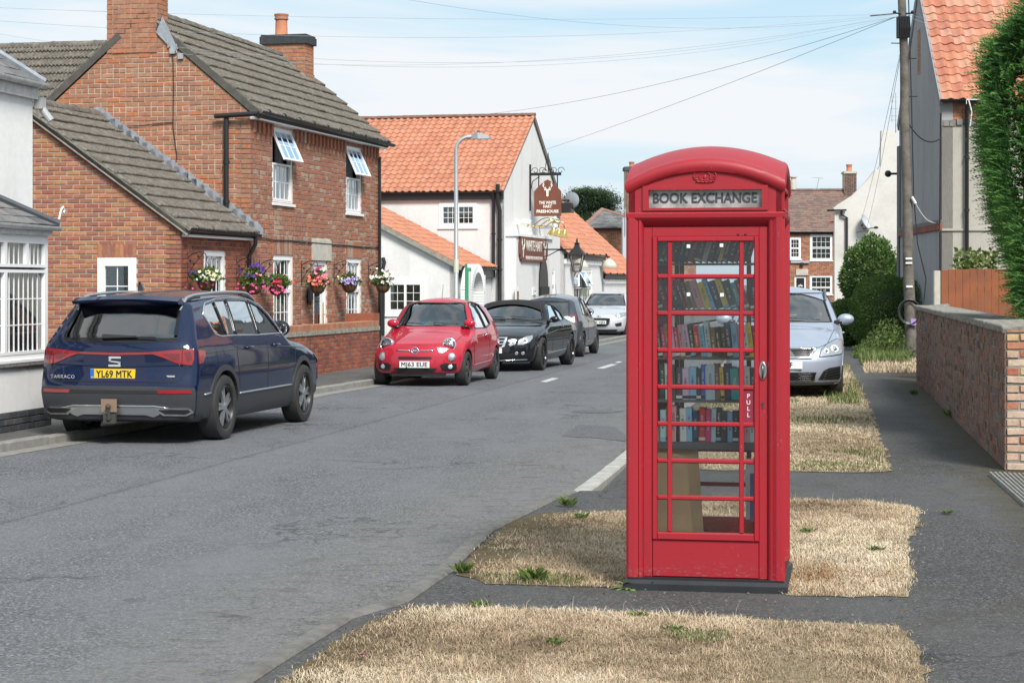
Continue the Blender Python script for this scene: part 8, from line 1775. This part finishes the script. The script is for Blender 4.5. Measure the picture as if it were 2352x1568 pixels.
 c.panel('skid_plate','B',[(-.46,.425),(.46,.425),(.60,.40),(.50,.335),(.44,.31),(.36,.335),(-.36,.335),(-.44,.31),(-.50,.335),(-.60,.40)],DULLCH,off=.022,th=.012)
 c.line('skid_rim','B',[(-.62,.40),(-.46,.43),(.46,.43),(.62,.41)],.009,CHROME,off=.026)
 sp=MB(); P0=[(x,-1.95-.07*(1-(x/.66)**2),1.615-.03*(x/.66)**2) for x in [(-.62+1.24*i/12) for i in range(13)]]; P1=[(x,-2.06-.10*(1-(x/.66)**2)*.4,1.575-.03*(x/.66)**2) for x in [(-.62+1.24*i/12) for i in range(13)]]; P2=[(x,y+.02,z-.03) for x,y,z in P1]
 P3=[(x,-1.86,1.53-.03*(x/.66)**2) for x,y,z in P1]
 n=13; sp.add(P0+P1+P2+P3,[(j*n+i,j*n+i+1,(j+1)*n+i+1,(j+1)*n+i) for j in range(3) for i in range(n-1)]+[(0,n,2*n,3*n),(n-1,4*n-1,3*n-1,2*n-1)]); sp.build('spoiler',BL,c.T,smooth=50)
 MB().box((-.18,-2.075,1.555),(.18,-2.065,1.565)).build('high_brake_light',REDD,c.T)
 loc_,nr=c.hit('B',0,1.15); MB().prism([(-.05,-.02),(.35,-.005),(.35,.012),(-.05,.03)],0,.03,frame(loc_+nr*.01+Vector((-.12,0,0)),(1,0,0),(0,.6,1))).tube([loc_+nr*.03+Vector((-.1,0,0)),loc_+nr*.03+Vector((.45,0,.0))],.008,6).build('rear_wiper',BLACK_PL,c.T)
 loc_,nr=c.hit('B',0,.90); Fb=frame(loc_+nr*.008,(1,0,0),(0,.1,1)); m=MB()
 m.prism([(-.07,.055),(.07,.055),(.07,.033),(-.03,.033),(-.07,.02)],0,.006,Fb).prism([(-.07,.012),(.07,-.002),(.07,-.02),(-.07,.0)],0,.006,Fb).prism([(-.07,-.055),(.07,-.055),(.07,-.028),(.03,-.033),(-.07,-.033)],0,.006,Fb).prism([(-.07,.03),(-.045,.03),(-.045,.0),(-.07,.0)],0,.006,Fb).prism([(.045,.0),(.07,.0),(.07,-.035),(.045,-.035)],0,.006,Fb); m.build('badge',CHROME,c.T)
 c.plate('B',.765,'YL69 MTK',YELL,x=-.02,band=True,sx=.72,size=.079,off=.01)
 loc_,nr=c.hit('B',-.60,.725); lettering('TARRACO',.058,CHROME,c.T,frame(loc_+nr*.022,c.hit('B',-.50,.725)[0]-c.hit('B',-.70,.725)[0],(0,.02,1)),depth=.002,sx=1.05,spacing=1.15,name='model_lettering')
 loc_,nr=c.hit('B',.63,.745); MB().box((-.055,-.009,0),(.055,.009,.004),frame(loc_+nr*.004,(1,0,0),(0,0,1))).build('side_badge',CHROME,c.T)
 m=MB(); m.tube([(-.02,-2.2,.30),(-.02,-2.44,.30)],.03,8).tube([(-.02,-2.43,.28),(-.02,-2.45,.40)],.018,8).ball((-.02,-2.45,.42),.03).box((-.09,-2.42,.24),(.05,-2.38,.34)); m.build('tow_ball',plain('rusty_black_steel',(.05,.045,.04),.6),c.T)
 MB().box((-.12,-2.41,.36),(.06,-2.40,.50)).build('tow_bar_board',plain('faded_brown_board',(.22,.15,.10),.8),c.T)
 m=MB(); m.add([(0,-1.7,1.66),(0,-1.5,1.68),(0,-1.62,1.76),(0,-1.68,1.77),(.02,-1.6,1.66),(-.02,-1.6,1.66)],[(0,4,2,3),(0,3,2,5),(4,1,2),(5,2,1)]); m.build('antenna',BLACK_PL,c.T)
 c.mirror(.98,1.12,GLOSSB,r=(.13,.07,.10),out_=.13,rise=.07)
 c.seats((-.75,.25),z0=.55,ht=.55); c.dash(.85,1.05)
 c.wheels(DULLCH,plain('dark_rim',(.03,.03,.033),.4,metal=.5),'twin')
 for s_ in (-1,1):c.panel('headlight','F',[(s_*.5,.80),(s_*.85,.84),(s_*.85,.72),(s_*.52,.72)],HEADL,off=.01)
 c.panel('front_grille','F',[(-.45,.85),(.45,.85),(.35,.60),(-.35,.60)],BLACK_PL,off=.012); c.plate('F',.50,'YL69 MTK',WHITEL,sx=.78)
 m=MB().box((-.75,-2.0,.26),(.75,1.9,.40)); m.build('underbody',UNDER,c.T)
suv()
def small_hatch(name,lab,loc,a,paint,S2={},front=True):
 S=dict(L=3.55,wr=.292,rim=.205,tw=.20,tx=.705,axles=(-1.14,1.16),arch=.335,rc=.20,fc=.30,pc=2.4,rt=.12,crown=.05,cabz=.62,steer=0,
 top=[(-1.78,1.41),(-1.60,1.425),(-1.25,1.455),(-.6,1.488),(-.1,1.48),(.22,1.42),(.55,1.24),(.88,1.03),(1.02,.975),(1.3,.905),(1.6,.80),(1.78,.70)],
 bot=[(-1.78,.30),(-1.5,.22),(1.4,.20),(1.78,.22)],
 width=[(.18,.73),(.3,.775),(.5,.808),(.68,.813),(.82,.80),(.92,.77),(1.02,.735),(1.2,.665),(1.34,.59),(1.42,.54),(1.5,.48)],
 rear=[(.2,.06),(.45,.0),(.7,.01),(.95,.08),(1.15,.22),(1.3,.38),(1.4,.45),(1.5,.5)],
 front=[(.2,.06),(.35,.0),(.50,.01),(.62,.05),(.72,.10),(.80,.18),(.95,.30),(1.5,.35)],
 plan=[(-1.78,.93),(-1.2,.985),(-.5,1.0),(.7,1.0),(1.2,.985),(1.78,.94)],
 cabin=(-1.35,.78),
 side_windows=[[(-.98,1.20),(-.86,1.36),(-.45,1.405),(-.36,.97),(-.98,1.02)],[(-.38,1.408),(-.05,1.40),(.22,1.34),(.52,1.16),(.78,.965),(-.30,.955)]],
 rear_window=[(-.50,1.02),(.50,1.02),(.44,1.30),(-.44,1.30)],
 windscreen=[(-.64,1.0),(.64,1.0),(.60,1.12),(.50,1.40),(-.50,1.40),(-.60,1.12)],ws_from=.12); S.update(S2)
 c=Car(name,lab,loc,a,S,paint); P=paint
 c.panel('windscreen','F',S['windscreen'],CAR_GLASS,off=-.010,grid=.12); c.panel('rear_window','B',S['rear_window'],TINT_GLASS,off=-.010,grid=.12); c.sideglass(CAR_GLASS)
 for k in ('R','L'):
  c.line('window_seal',k,c.mp([(-1.0,1.20),(-.87,1.36),(-.40,1.41),(-.05,1.405),(.22,1.345),(.53,1.165),(.80,.96),(-.33,.95),(-1.0,1.01)]),.012,BLACK_PL,off=0,closed=True)
  c.line('pillar',k,c.mp([(-.41,1.40),(-.33,.95)]),.026,BLACK_PL,off=-.012)
  for q in ([(-.42,.93),(-.50,.6),(-.42,.36),(.62,.34),(.72,.45),(.80,.93)],):c.line('door_gap',k,q,.004,BLACK_MAT)
  loc_,nr=c.hit(k,-.22,.83); MB().tube([loc_+Vector((0,-.09,0))+nr*.008,loc_+Vector((0,-.05,0))+nr*.04,loc_+Vector((0,.06,0))+nr*.04,loc_+Vector((0,.09,0))+nr*.008],.013,8).build('door_handle',CHROME,c.T,smooth=True)
  c.line('side_crease',k,[(-1.4,.80),(-.4,.83),(.5,.80),(1.2,.74)],.005,P,off=.001)
  c.line('sill_crease',k,[(-.72,.36),(.72,.33)],.012,P,off=.006)
 arch_trim(c,.335,.352,P,off=.006,name='wheel_arch_lip')
 c.line('windscreen_seal','F',[(-.63,1.0),(.63,1.0),(.59,1.13),(.49,1.40),(-.49,1.40),(-.59,1.13)],.011,BLACK_PL,closed=True)
 c.line('bonnet_gap','F',[(-.68,.93),(-.62,.76),(-.50,.715),(0,.70),(.50,.715),(.62,.76),(.68,.93)],.0045,BLACK_MAT)
 c.line('rear_window_seal','B',[(-.52,1.0),(.52,1.0),(.46,1.32),(-.46,1.32)],.011,BLACK_PL,closed=True)
 for s_ in (-1,1):
  loc_,nr=c.hit('F',s_*.545,.70); n2=Vector((s_*.22,1,.22)).normalized(); Z=Matrix.Translation(loc_+n2*.030)@n2.to_track_quat('Z','Y').to_matrix().to_4x4()
  Hl=MB().lathe([(.118,-.11),(.118,.006),(.108,.014),(.100,.008)],28,Z).build('headlight',CHROME,c.T,smooth=True)
  MB().lathe([(.102,.004),(.085,-.02),(.05,-.035),(.001,-.04)],28,Z).build('reflector',HEADL,Hl,smooth=True); MB().lathe([(.101,.008),(.07,.022),(.001,.03)],28,Z).build('lens',CLEAR,Hl,smooth=True); MB().ball(Z@Vector((0,0,-.01)),.03).build('bulb',CHROME,Hl)
  loc_,nr=c.hit('F',s_*.60,.505); Z=Matrix.Translation(loc_+n2*.002)@n2.to_track_quat('Z','Y').to_matrix().to_4x4(); Fl=MB().lathe([(.072,-.03),(.072,.004),(.062,.010)],22,Z).build('side_light',CHROME,c.T,smooth=True); MB().lathe([(.064,.004),(.04,.014),(.001,.016)],22,Z).build('lens',HEADL,Fl,smooth=True)
  c.panel('fog_recess','F',[(s_*.42,.365),(s_*.50,.40),(s_*.68,.39),(s_*.68,.30),(s_*.62,.265),(s_*.46,.275)],BLACK_PL,off=.006,grid=.05)
  loc_,nr=c.hit('F',s_*.585,.335); MB().lathe([(.042,-.02),(.042,.012),(.034,.016),(.001,.012)],18,Matrix.Translation(loc_+n2*.006)@n2.to_track_quat('Z','Y').to_matrix().to_4x4()).build('fog_light',HEADL,c.T,smooth=True)
  c.line('chrome_whisker','F',[(s_*.075,.605),(s_*.33,.61)],.010,CHROME,off=.008)
  c.panel('tail_light','B',[(s_*.55,.80),(s_*.68,.80),(s_*.67,1.0),(s_*.57,1.0)],REDL,off=.012,th=.01,grid=.05); c.panel('tail_light_core','B',[(s_*.585,.84),(s_*.64,.84),(s_*.635,.96),(s_*.60,.96)],plain('pale_lamp_core',(.6,.5,.5),.2) if 'pale_lamp_core' not in bpy.data.materials else bpy.data.materials['pale_lamp_core'],off=.016,grid=.05)
 loc_,nr=c.hit('F',0,.608); Z=Matrix.Translation(loc_+Vector((0,.012,0)))@Matrix.Rotation(R(-78),4,'X')@Matrix.Rotation(R(180),4,'Y')@Matrix.Rotation(R(0),4,'Z')
 Zc=frame(loc_+Vector((0,.010,0)),(-1,0,0),(0,-.25,1)); B=MB().lathe([(.062,-.01),(.062,.006),(.052,.012),(.050,.008),(.001,.008)],24,Zc).build('badge',CHROME,c.T,smooth=True)
 MB().lathe([(.047,.0085),(.001,.0095)],24,Zc).build('badge_disc',plain('wine_badge',(.14,.03,.10),.3) if 'wine_badge' not in bpy.data.materials else bpy.data.materials['wine_badge'],B)
 lettering('FIAT',.036,WHITE_PAINT,B,Zc@Matrix.Translation((0,0,.011)),depth=.0005,name='badge_lettering')
 c.panel('upper_grille','F',[(-.29,.505),(.29,.505),(.29,.465),(-.29,.465)],BLACK_PL,off=.005); c.panel('lower_grille','F',[(-.38,.315),(-.36,.285),(-.30,.235),(.30,.235),(.36,.285),(.38,.315)],plain('black_grille_mesh',(.018,.018,.02),.6,bmp=1,bscale=140,bd=.01),off=.007,th=.006)
 MB().prism([(-.50,1.58),(.50,1.58),(.42,1.69),(0,1.72),(-.42,1.69)],.175,.222).build('front_lip',BLACK_PL,c.T)
 c.line('chrome_sill_front','B',[(-.5,.50),(.5,.50)],.010,CHROME,off=.008)
 for s_ in (-.48,.10):c.line('wiper','F',[(s_,1.02),(s_+.42,1.045)],.008,BLACK_PL,off=.018)
 c.mirror(.62,.97,P,r=(.105,.065,.075),out_=.12,rise=.075); c.seats((-.55,.15),x=.31,z0=.45,ht=.52); c.dash(.62,.93,-.33 if False else .33)
 MB().tube([(-.05,.0,1.47),(-.05,-.1,1.72)],.004,5).build('aerial',BLACK_PL,c.T)
 MB().box((-.62,-1.5,.22),(.62,1.45,.34)).build('underbody',UNDER,c.T)
 c.wheels(plain('anthracite_spokes',(.10,.10,.105),.4,metal=.7) if 'anthracite_spokes' not in bpy.data.materials else bpy.data.materials['anthracite_spokes'],plain('black_rim',(.02,.02,.02),.5) if 'black_rim' not in bpy.data.materials else bpy.data.materials['black_rim'],'five')
 return c
def place_by_wheel(wx,wy,lx,ly,a):
 ca,sa=math.cos(a),math.sin(a); return (wx-(ca*lx-sa*ly),wy-(sa*lx+ca*ly),0)
a=R(180-11.5); q=gp(1067,884)
c=small_hatch('parked_car','small bright red hatchback facing the camera beside the low brick wall',place_by_wheel(q.x-.02,q.y-.1,-.705,1.16,a),a,carpaint('bright_red_paint',(.42,.009,.030),.0,dust=.05)); c.plate('F',.375,'MJ63 EUE',WHITEL,sx=.80)
a=R(-10.5); q=gp(1337,819)
c=small_hatch('parked_car','dark grey hatchback seen from behind beyond the black convertible',place_by_wheel(q.x-.05,q.y,.705,-1.14,a),a,carpaint('slate_grey_paint',(.045,.055,.072),.4))
def saloon(name,lab,loc,a,paint,kind):
 if kind=='convertible':
  S=dict(L=4.70,wr=.335,rim=.245,tw=.25,tx=.775,axles=(-1.38,1.38),arch=.375,rc=.28,fc=.42,pc=2.4,rt=.08,crown=.04,cabz=.60,
  top=[(-2.35,.86),(-2.0,.98),(-1.5,1.03),(-1.25,1.07),(-.85,1.26),(-.45,1.365),(0,1.395),(.28,1.38),(.50,1.31),(.80,1.12),(1.02,.985),(1.3,.945),(1.8,.87),(2.15,.79),(2.35,.70)],
  bot=[(-2.35,.30),(-2.0,.20),(2.0,.18),(2.35,.20)],width=[(.15,.80),(.3,.86),(.5,.885),(.7,.893),(.84,.885),(.93,.85),(1.0,.80),(1.15,.735),(1.28,.66),(1.36,.59),(1.42,.53)],
  rear=[(.2,.08),(.5,.0),(.8,.03),(.95,.1),(1.4,.4)],front=[(.18,.05),(.35,.0),(.55,.02),(.68,.08),(.78,.18),(1.4,.4)],plan=[(-2.35,.95),(-1.5,.995),(1.4,.99),(2.35,.94)],
  cabin=(-1.1,.95),side_windows=[[(-.95,1.14),(-.55,1.275),(-.42,1.29),(-.42,.965),(-1.0,.985)],[(-.38,1.29),(.05,1.31),(.34,1.25),(.85,.965),(-.38,.955)]],
  windscreen=[(-.70,1.01),(.70,1.01),(.56,1.32),(-.56,1.32)],ws_from=.36)
 elif kind=='hatch':
  S=dict(L=4.03,wr=.30,rim=.21,tw=.2,tx=.74,axles=(-1.24,1.28),arch=.345,rc=.22,fc=.34,pc=2.6,rt=.10,crown=.045,cabz=.62,
  top=[(-2.01,1.42),(-1.7,1.435),(-1.0,1.46),(-.3,1.475),(.1,1.45),(.45,1.33),(.95,1.04),(1.1,.985),(1.5,.92),(1.8,.83),(2.01,.74)],
  bot=[(-2.01,.30),(-1.7,.20),(1.7,.18),(2.01,.20)],width=[(.15,.79),(.3,.84),(.5,.863),(.7,.868),(.86,.855),(.96,.82),(1.1,.765),(1.3,.67),(1.4,.60),(1.5,.52)],
  rear=[(.2,.06),(.5,.0),(.9,.05),(1.2,.25),(1.5,.5)],front=[(.18,.06),(.35,.0),(.55,.02),(.7,.09),(.8,.2),(1.4,.4)],plan=[(-2.01,.95),(-1.2,.99),(1.2,.99),(2.01,.94)],
  cabin=(-1.6,.85),side_windows=[[(-1.0,1.34),(-.45,1.39),(-.42,.98),(-1.05,1.0)],[(-.38,1.39),(.1,1.36),(.82,.99),(-.38,.97)]],rear_window=[(-.55,1.05),(.55,1.05),(.48,1.32),(-.48,1.32)],
  windscreen=[(-.68,1.015),(.68,1.015),(.54,1.39),(-.54,1.39)],ws_from=.15)
 else:
  S=dict(L=4.47,wr=.315,rim=.21,tw=.21,tx=.75,axles=(-1.35,1.35),arch=.36,rc=.22,fc=.36,pc=2.6,rt=.12,crown=.05,cabz=.75,
  top=[(-2.23,1.57),(-1.9,1.595),(-1.0,1.625),(-.2,1.635),(.25,1.59),(.65,1.42),(1.15,1.12),(1.3,1.07),(1.7,.98),(2.0,.88),(2.23,.78)],
  bot=[(-2.23,.30),(-1.9,.22),(1.9,.20),(2.23,.22)],width=[(.18,.81),(.35,.86),(.55,.88),(.75,.888),(.95,.875),(1.05,.84),(1.2,.785),(1.4,.70),(1.52,.63),(1.6,.56),(1.65,.5)],
  rear=[(.2,.06),(.5,.0),(.9,.05),(1.3,.2),(1.6,.35)],front=[(.2,.06),(.38,.0),(.55,.01),(.68,.06),(.8,.16),(.95,.28),(1.6,.4)],plan=[(-2.23,.95),(-1.2,.99),(1.3,.99),(2.23,.95)],
  cabin=(-1.9,1.05),side_windows=[[(-1.7,1.40),(-1.0,1.50),(-.95,1.08),(-1.7,1.12)],[(-.9,1.50),(-.05,1.53),(-.02,1.07),(-.9,1.08)],[(.03,1.53),(.28,1.48),(.62,1.33),(1.02,1.08),(.03,1.07)]],rear_window=[(-.6,1.15),(.6,1.15),(.55,1.48),(-.55,1.48)],
  windscreen=[(-.72,1.10),(.72,1.10),(.58,1.53),(-.58,1.53)],ws_from=.3)
 c=Car(name,lab,loc,a,S,paint); L2=S['L']/2; P=paint
 c.panel('windscreen','F',S['windscreen'],CAR_GLASS,off=-.010,grid=.12)
 if 'rear_window' in S:c.panel('rear_window','B',S['rear_window'],CAR_GLASS,off=-.010,grid=.12)
 c.sideglass(CAR_GLASS)
 wsr=S['windscreen']; c.line('windscreen_seal','F',[(x*.985,z) for x,z in wsr],.012,BLACK_PL,closed=True)
 for k in ('R','L'):
  for q in S['side_windows']:c.line('window_seal',k,q,.012,BLACK_PL,closed=True)
  ym=S['side_windows'][-1][-1][0]; zb=S['side_windows'][-1][-1][1]; yf=S['side_windows'][-1][-2][0]
  c.line('door_gap',k,[(ym-.03,zb),(ym-.05,.35),(yf-.05,.33),(yf+.02,zb-.05)],.004,BLACK_MAT); c.line('side_crease',k,[(-L2+.5,.80),(0,.78),(L2-.75,.70)],.008,P,off=.0)
  loc_,nr=c.hit(k,ym+.15,.84 if kind!='mpv' else .92); MB().tube([loc_+Vector((0,-.09,0))+nr*.008,loc_+Vector((0,-.05,0))+nr*.04,loc_+Vector((0,.06,0))+nr*.04,loc_+Vector((0,.09,0))+nr*.008],.013,8).build('door_handle',P,c.T,smooth=True)
 arch_trim(c,S['arch'],S['arch']+.016,P,off=.004,name='wheel_arch_lip'); zb=S['windscreen'][0][1]
 for s_ in (-.52,.06):c.line('wiper','F',[(s_,zb+.02),(s_+.46,zb+.045)],.008,BLACK_PL,off=.018)
 MB().box((-.62,-L2+.35,.2),(.62,L2-.4,.34)).build('underbody',UNDER,c.T)
 return c
def lampcluster(c,poly,circles,off=.010):
 for s_ in (-1,1):
  H=c.panel('headlight','F',[(s_*x,z) for x,z in poly],HEADL,off=off,th=.012,grid=.05)
  for (x,z,r_) in circles:
   loc_,nr=c.hit('F',s_*x,z); n2=(Vector((s_*.2,1,.25))+nr).normalized(); Z=Matrix.Translation(loc_+nr*(off+.002))@n2.to_track_quat('Z','Y').to_matrix().to_4x4(); MB().lathe([(r_,.0),(r_*.95,.008),(r_*.8,-.0),(r_*.55,.01),(.001,.02)],18,Z).build('lamp_reflector',DULLCH,H,smooth=True)
  c.line('lamp_edge','F',[(s_*x,z) for x,z in poly],.005,BLACK_PL,off=off,closed=True)
a=R(180-13.5); q=gp(1246,850); c=saloon('parked_car','glossy black convertible with black fabric roof parked behind the red hatchback',place_by_wheel(q.x-.08,q.y,-.775,1.38,a),a,carpaint('black_paint',(.004,.005,.008),.0,dust=.01),'convertible')
FAB=plain('black_roof_fabric',(.012,.012,.013),.9); xs=[-.545,.545]
top=MB(); ny,nx=14,10
for i in range(ny+1):
 y=-1.28+(.42+1.28)*i/ny
 for j in range(nx+1):
  zt=c.top(y); wmax=c.W(zt-.10)*.985; x=-wmax+2*wmax*j/nx; l_,n_=c.hit('T',x*.985,y); top.v.append(tuple(l_+n_*.012))
top.f=[(i*(nx+1)+j,i*(nx+1)+j+1,(i+1)*(nx+1)+j+1,(i+1)*(nx+1)+j) for i in range(ny) for j in range(nx)]; top.build('fabric_roof',FAB,c.T,smooth=True)
for s_ in (-1,1):
 pass
lampcluster(c,[(.36,.545),(.44,.60),(.50,.62),(.50,.54),(.40,.50)],[(.455,.565,.03)]); lampcluster(c,[(.53,.53),(.55,.625),(.66,.69),(.76,.715),(.79,.66),(.74,.58),(.64,.53)],[(.66,.61,.055)])
G_=c.panel('grille','F',[(-.34,.68),(.34,.68),(.30,.50),(.22,.455),(-.22,.455),(-.30,.50)],CHROME,off=.012,th=.012)
for k in range(3):c.panel('grille_slot','F',[(-.30+.015*k,.658-k*.058),(.30-.015*k,.658-k*.058),(.285-.02*k,.622-k*.058),(-.285+.02*k,.622-k*.058)],GLOSSB,off=.018)
c.panel('lower_grille','F',[(-.5,.36),(.5,.36),(.56,.27),(-.56,.27)],BLACK_PL,off=.008)
for s_ in (-1,1):
 for x in (.52,.63):loc_,nr=c.hit('F',s_*x,.365); MB().lathe([(.035,-.01),(.035,.012),(.026,.015),(.001,.008)],16,Matrix.Translation(loc_+nr*.008)@Vector((s_*.1,1,.05)).to_track_quat('Z','Y').to_matrix().to_4x4()).build('fog_light',HEADL,c.T,smooth=True)
c.line('chrome_lip','F',[(-.70,.245),(0,.225),(.70,.245)],.010,CHROME,off=.012); MB().box((-.26,c.hit('F',0,.42)[0].y+.01,.37),(.26,c.hit('F',0,.42)[0].y+.03,.475)).build('number_plate',WHITEL,c.T)
c.line('side_strip','L',[(-.9,.36),(.9,.33)],.008,CHROME,off=.004); c.line('side_strip','R',[(-.9,.36),(.9,.33)],.008,CHROME,off=.004)
c.mirror(.60,.96,GLOSSB,r=(.10,.06,.065),out_=.13,rise=.05); c.seats((-.5,.1),x=.35,z0=.40,ht=.5); c.dash(.75,.93); c.wheels(plain('dark_bronze_spokes',(.05,.04,.035),.35,metal=.6),GLOSSB,'multi')
a=R(180-12); q=gp(1437,776); c=saloon('parked_car','white silver hatchback facing the camera, furthest in the row left of the red box',place_by_wheel(q.x+.0,q.y+.6,-.74,1.28,a),a,carpaint('silver_white_paint',(.50,.52,.55),.3,dust=.02),'hatch')
lampcluster(c,[(.44,.66),(.60,.76),(.80,.80),(.82,.72),(.62,.64)],[(.62,.70,.045),(.74,.73,.035)]); c.panel('grille','F',[(-.38,.62),(.38,.62),(.34,.44),(.24,.36),(-.24,.36),(-.34,.44)],GLOSSB,off=.010)
c.line('grille_rim','F',[(-.40,.63),(.40,.63),(.36,.44),(.25,.35),(-.25,.35),(-.36,.44)],.010,DULLCH,off=.010,closed=True)
for s_ in (-1,1):c.panel('fog_recess','F',[(s_*.52,.45),(s_*.72,.50),(s_*.72,.38),(s_*.56,.36)],BLACK_PL,off=.008)
loc_,nr=c.hit('F',0,.675); T_=Matrix.Translation(loc_+nr*.012); m=MB(); m.tube([T_@Vector((.07*math.cos(t_),.0,.035*math.sin(t_))) for t_ in [2*math.pi*i/20 for i in range(20)]],.006,5,closed=True).tube([T_@Vector((-.03,0,-.03)),T_@Vector((.01,0,.03))],.007,5).tube([T_@Vector((-.01,0,-.03)),T_@Vector((.03,0,.03))],.007,5).tube([T_@Vector((-.02,0,.0)),T_@Vector((.02,0,.0))],.006,5); m.build('badge',CHROME,c.T)
c.panel('lower_intake','F',[(-.6,.27),(.6,.27),(.55,.20),(-.55,.20)],BLACK_PL,off=.008); c.plate('F',.50,'Y70 VJD',WHITEL,sx=.80,off=.03); c.mirror(.55,.99,c.paint,r=(.11,.06,.075),out_=.15,rise=.04); c.seats((-.8,.1),z0=.45,ht=.52); c.dash(.7,.96); c.wheels(DULLCH,GLOSSB,'five')
a=R(180-8.2); q=gp(1922,908,PZ); lc=place_by_wheel(q.x-.02,q.y,-.75,1.35,a); c=saloon('parked_car','silver blue people carrier parked on the dry verge behind the red box',(lc[0],lc[1],PZ-.02),a,carpaint('silver_blue_paint',(.36,.41,.50),.45,dust=.10),'mpv')
lampcluster(c,[(.50,.62),(.53,.72),(.62,.80),(.76,.86),(.84,.84),(.85,.72),(.82,.655),(.66,.63)],[(.72,.73,.06),(.60,.70,.04)])
c.panel('grille','F',[(-.42,.72),(.42,.72),(.36,.62),(-.36,.62)],BLACK_PL,off=.008); c.line('grille_bar','F',[(-.45,.735),(.45,.735),(.385,.605),(-.385,.605)],.014,CHROME,off=.012,closed=True)
for k in range(3):c.line('grille_slat','F',[(-.36,.70-k*.027),(.36,.70-k*.027)],.006,DULLCH if k==9 else GLOSSB,off=.014)
m=MB(); m.prism([(-.09,.72),(.09,.72),(.17,.61),(.10,.61),(0,.68),(-.10,.61),(-.17,.61)],0,.012,frame((0,c.hit('F',0,.66)[0].y+.012,0),(-1,0,0),(0,0,1))); m.build('grille_centre',DULLCH,c.T)
c.panel('lower_grille','F',[(-.46,.40),(.46,.40),(.42,.28),(-.42,.28)],BLACK_PL,off=.010)
for k in range(4):c.line('grille_slat','F',[(-.44,.38-k*.028),(.44,.38-k*.028)],.006,GLOSSB,off=.014)
for s_ in (-1,1):
 c.panel('fog_recess','F',[(s_*.48,.29),(s_*.56,.42),(s_*.64,.46),(s_*.84,.49),(s_*.82,.34),(s_*.78,.29)],BLACK_PL,off=.008,grid=.05)
 for k in range(4):c.line('recess_slat','F',[(s_*(.56-.01*k),.40-k*.03),(s_*.80,.45-k*.04)],.006,GLOSSB,off=.012)
 P_=[c.hit('T',s_*.62,-1.5+i*.2)[0]+Vector((0,0,.045 if 0<i<9 else .01)) for i in range(10)]; MB().tube(P_,.018,6).build('roof_rail',plain('grey_rail',(.12,.12,.13),.5) if s_<0 else bpy.data.materials['grey_rail'],c.T,smooth=True)
c.panel('bumper_lower','F',[(-.84,.26),(.84,.26),(.80,.22),(-.80,.22)],CLAD,off=.012,th=.01); c.plate('F',.505,'7 HNF',WHITEL,x=-.0,sx=.78,off=.03,w_=.52)
c.line('bonnet_gap','F',[(-.74,1.0),(-.62,.80),(-.50,.755),(.50,.755),(.62,.80),(.74,1.0)],.0045,BLACK_MAT)
c.mirror(.70,1.09,c.paint,r=(.125,.07,.085),out_=.16,rise=.05); c.seats((-.6,.3),x=.38,z0=.55,ht=.58); c.dash(.95,1.06); c.wheels(DULLCH,plain('silver_rim',(.3,.3,.32),.4,metal=.6),'cap')
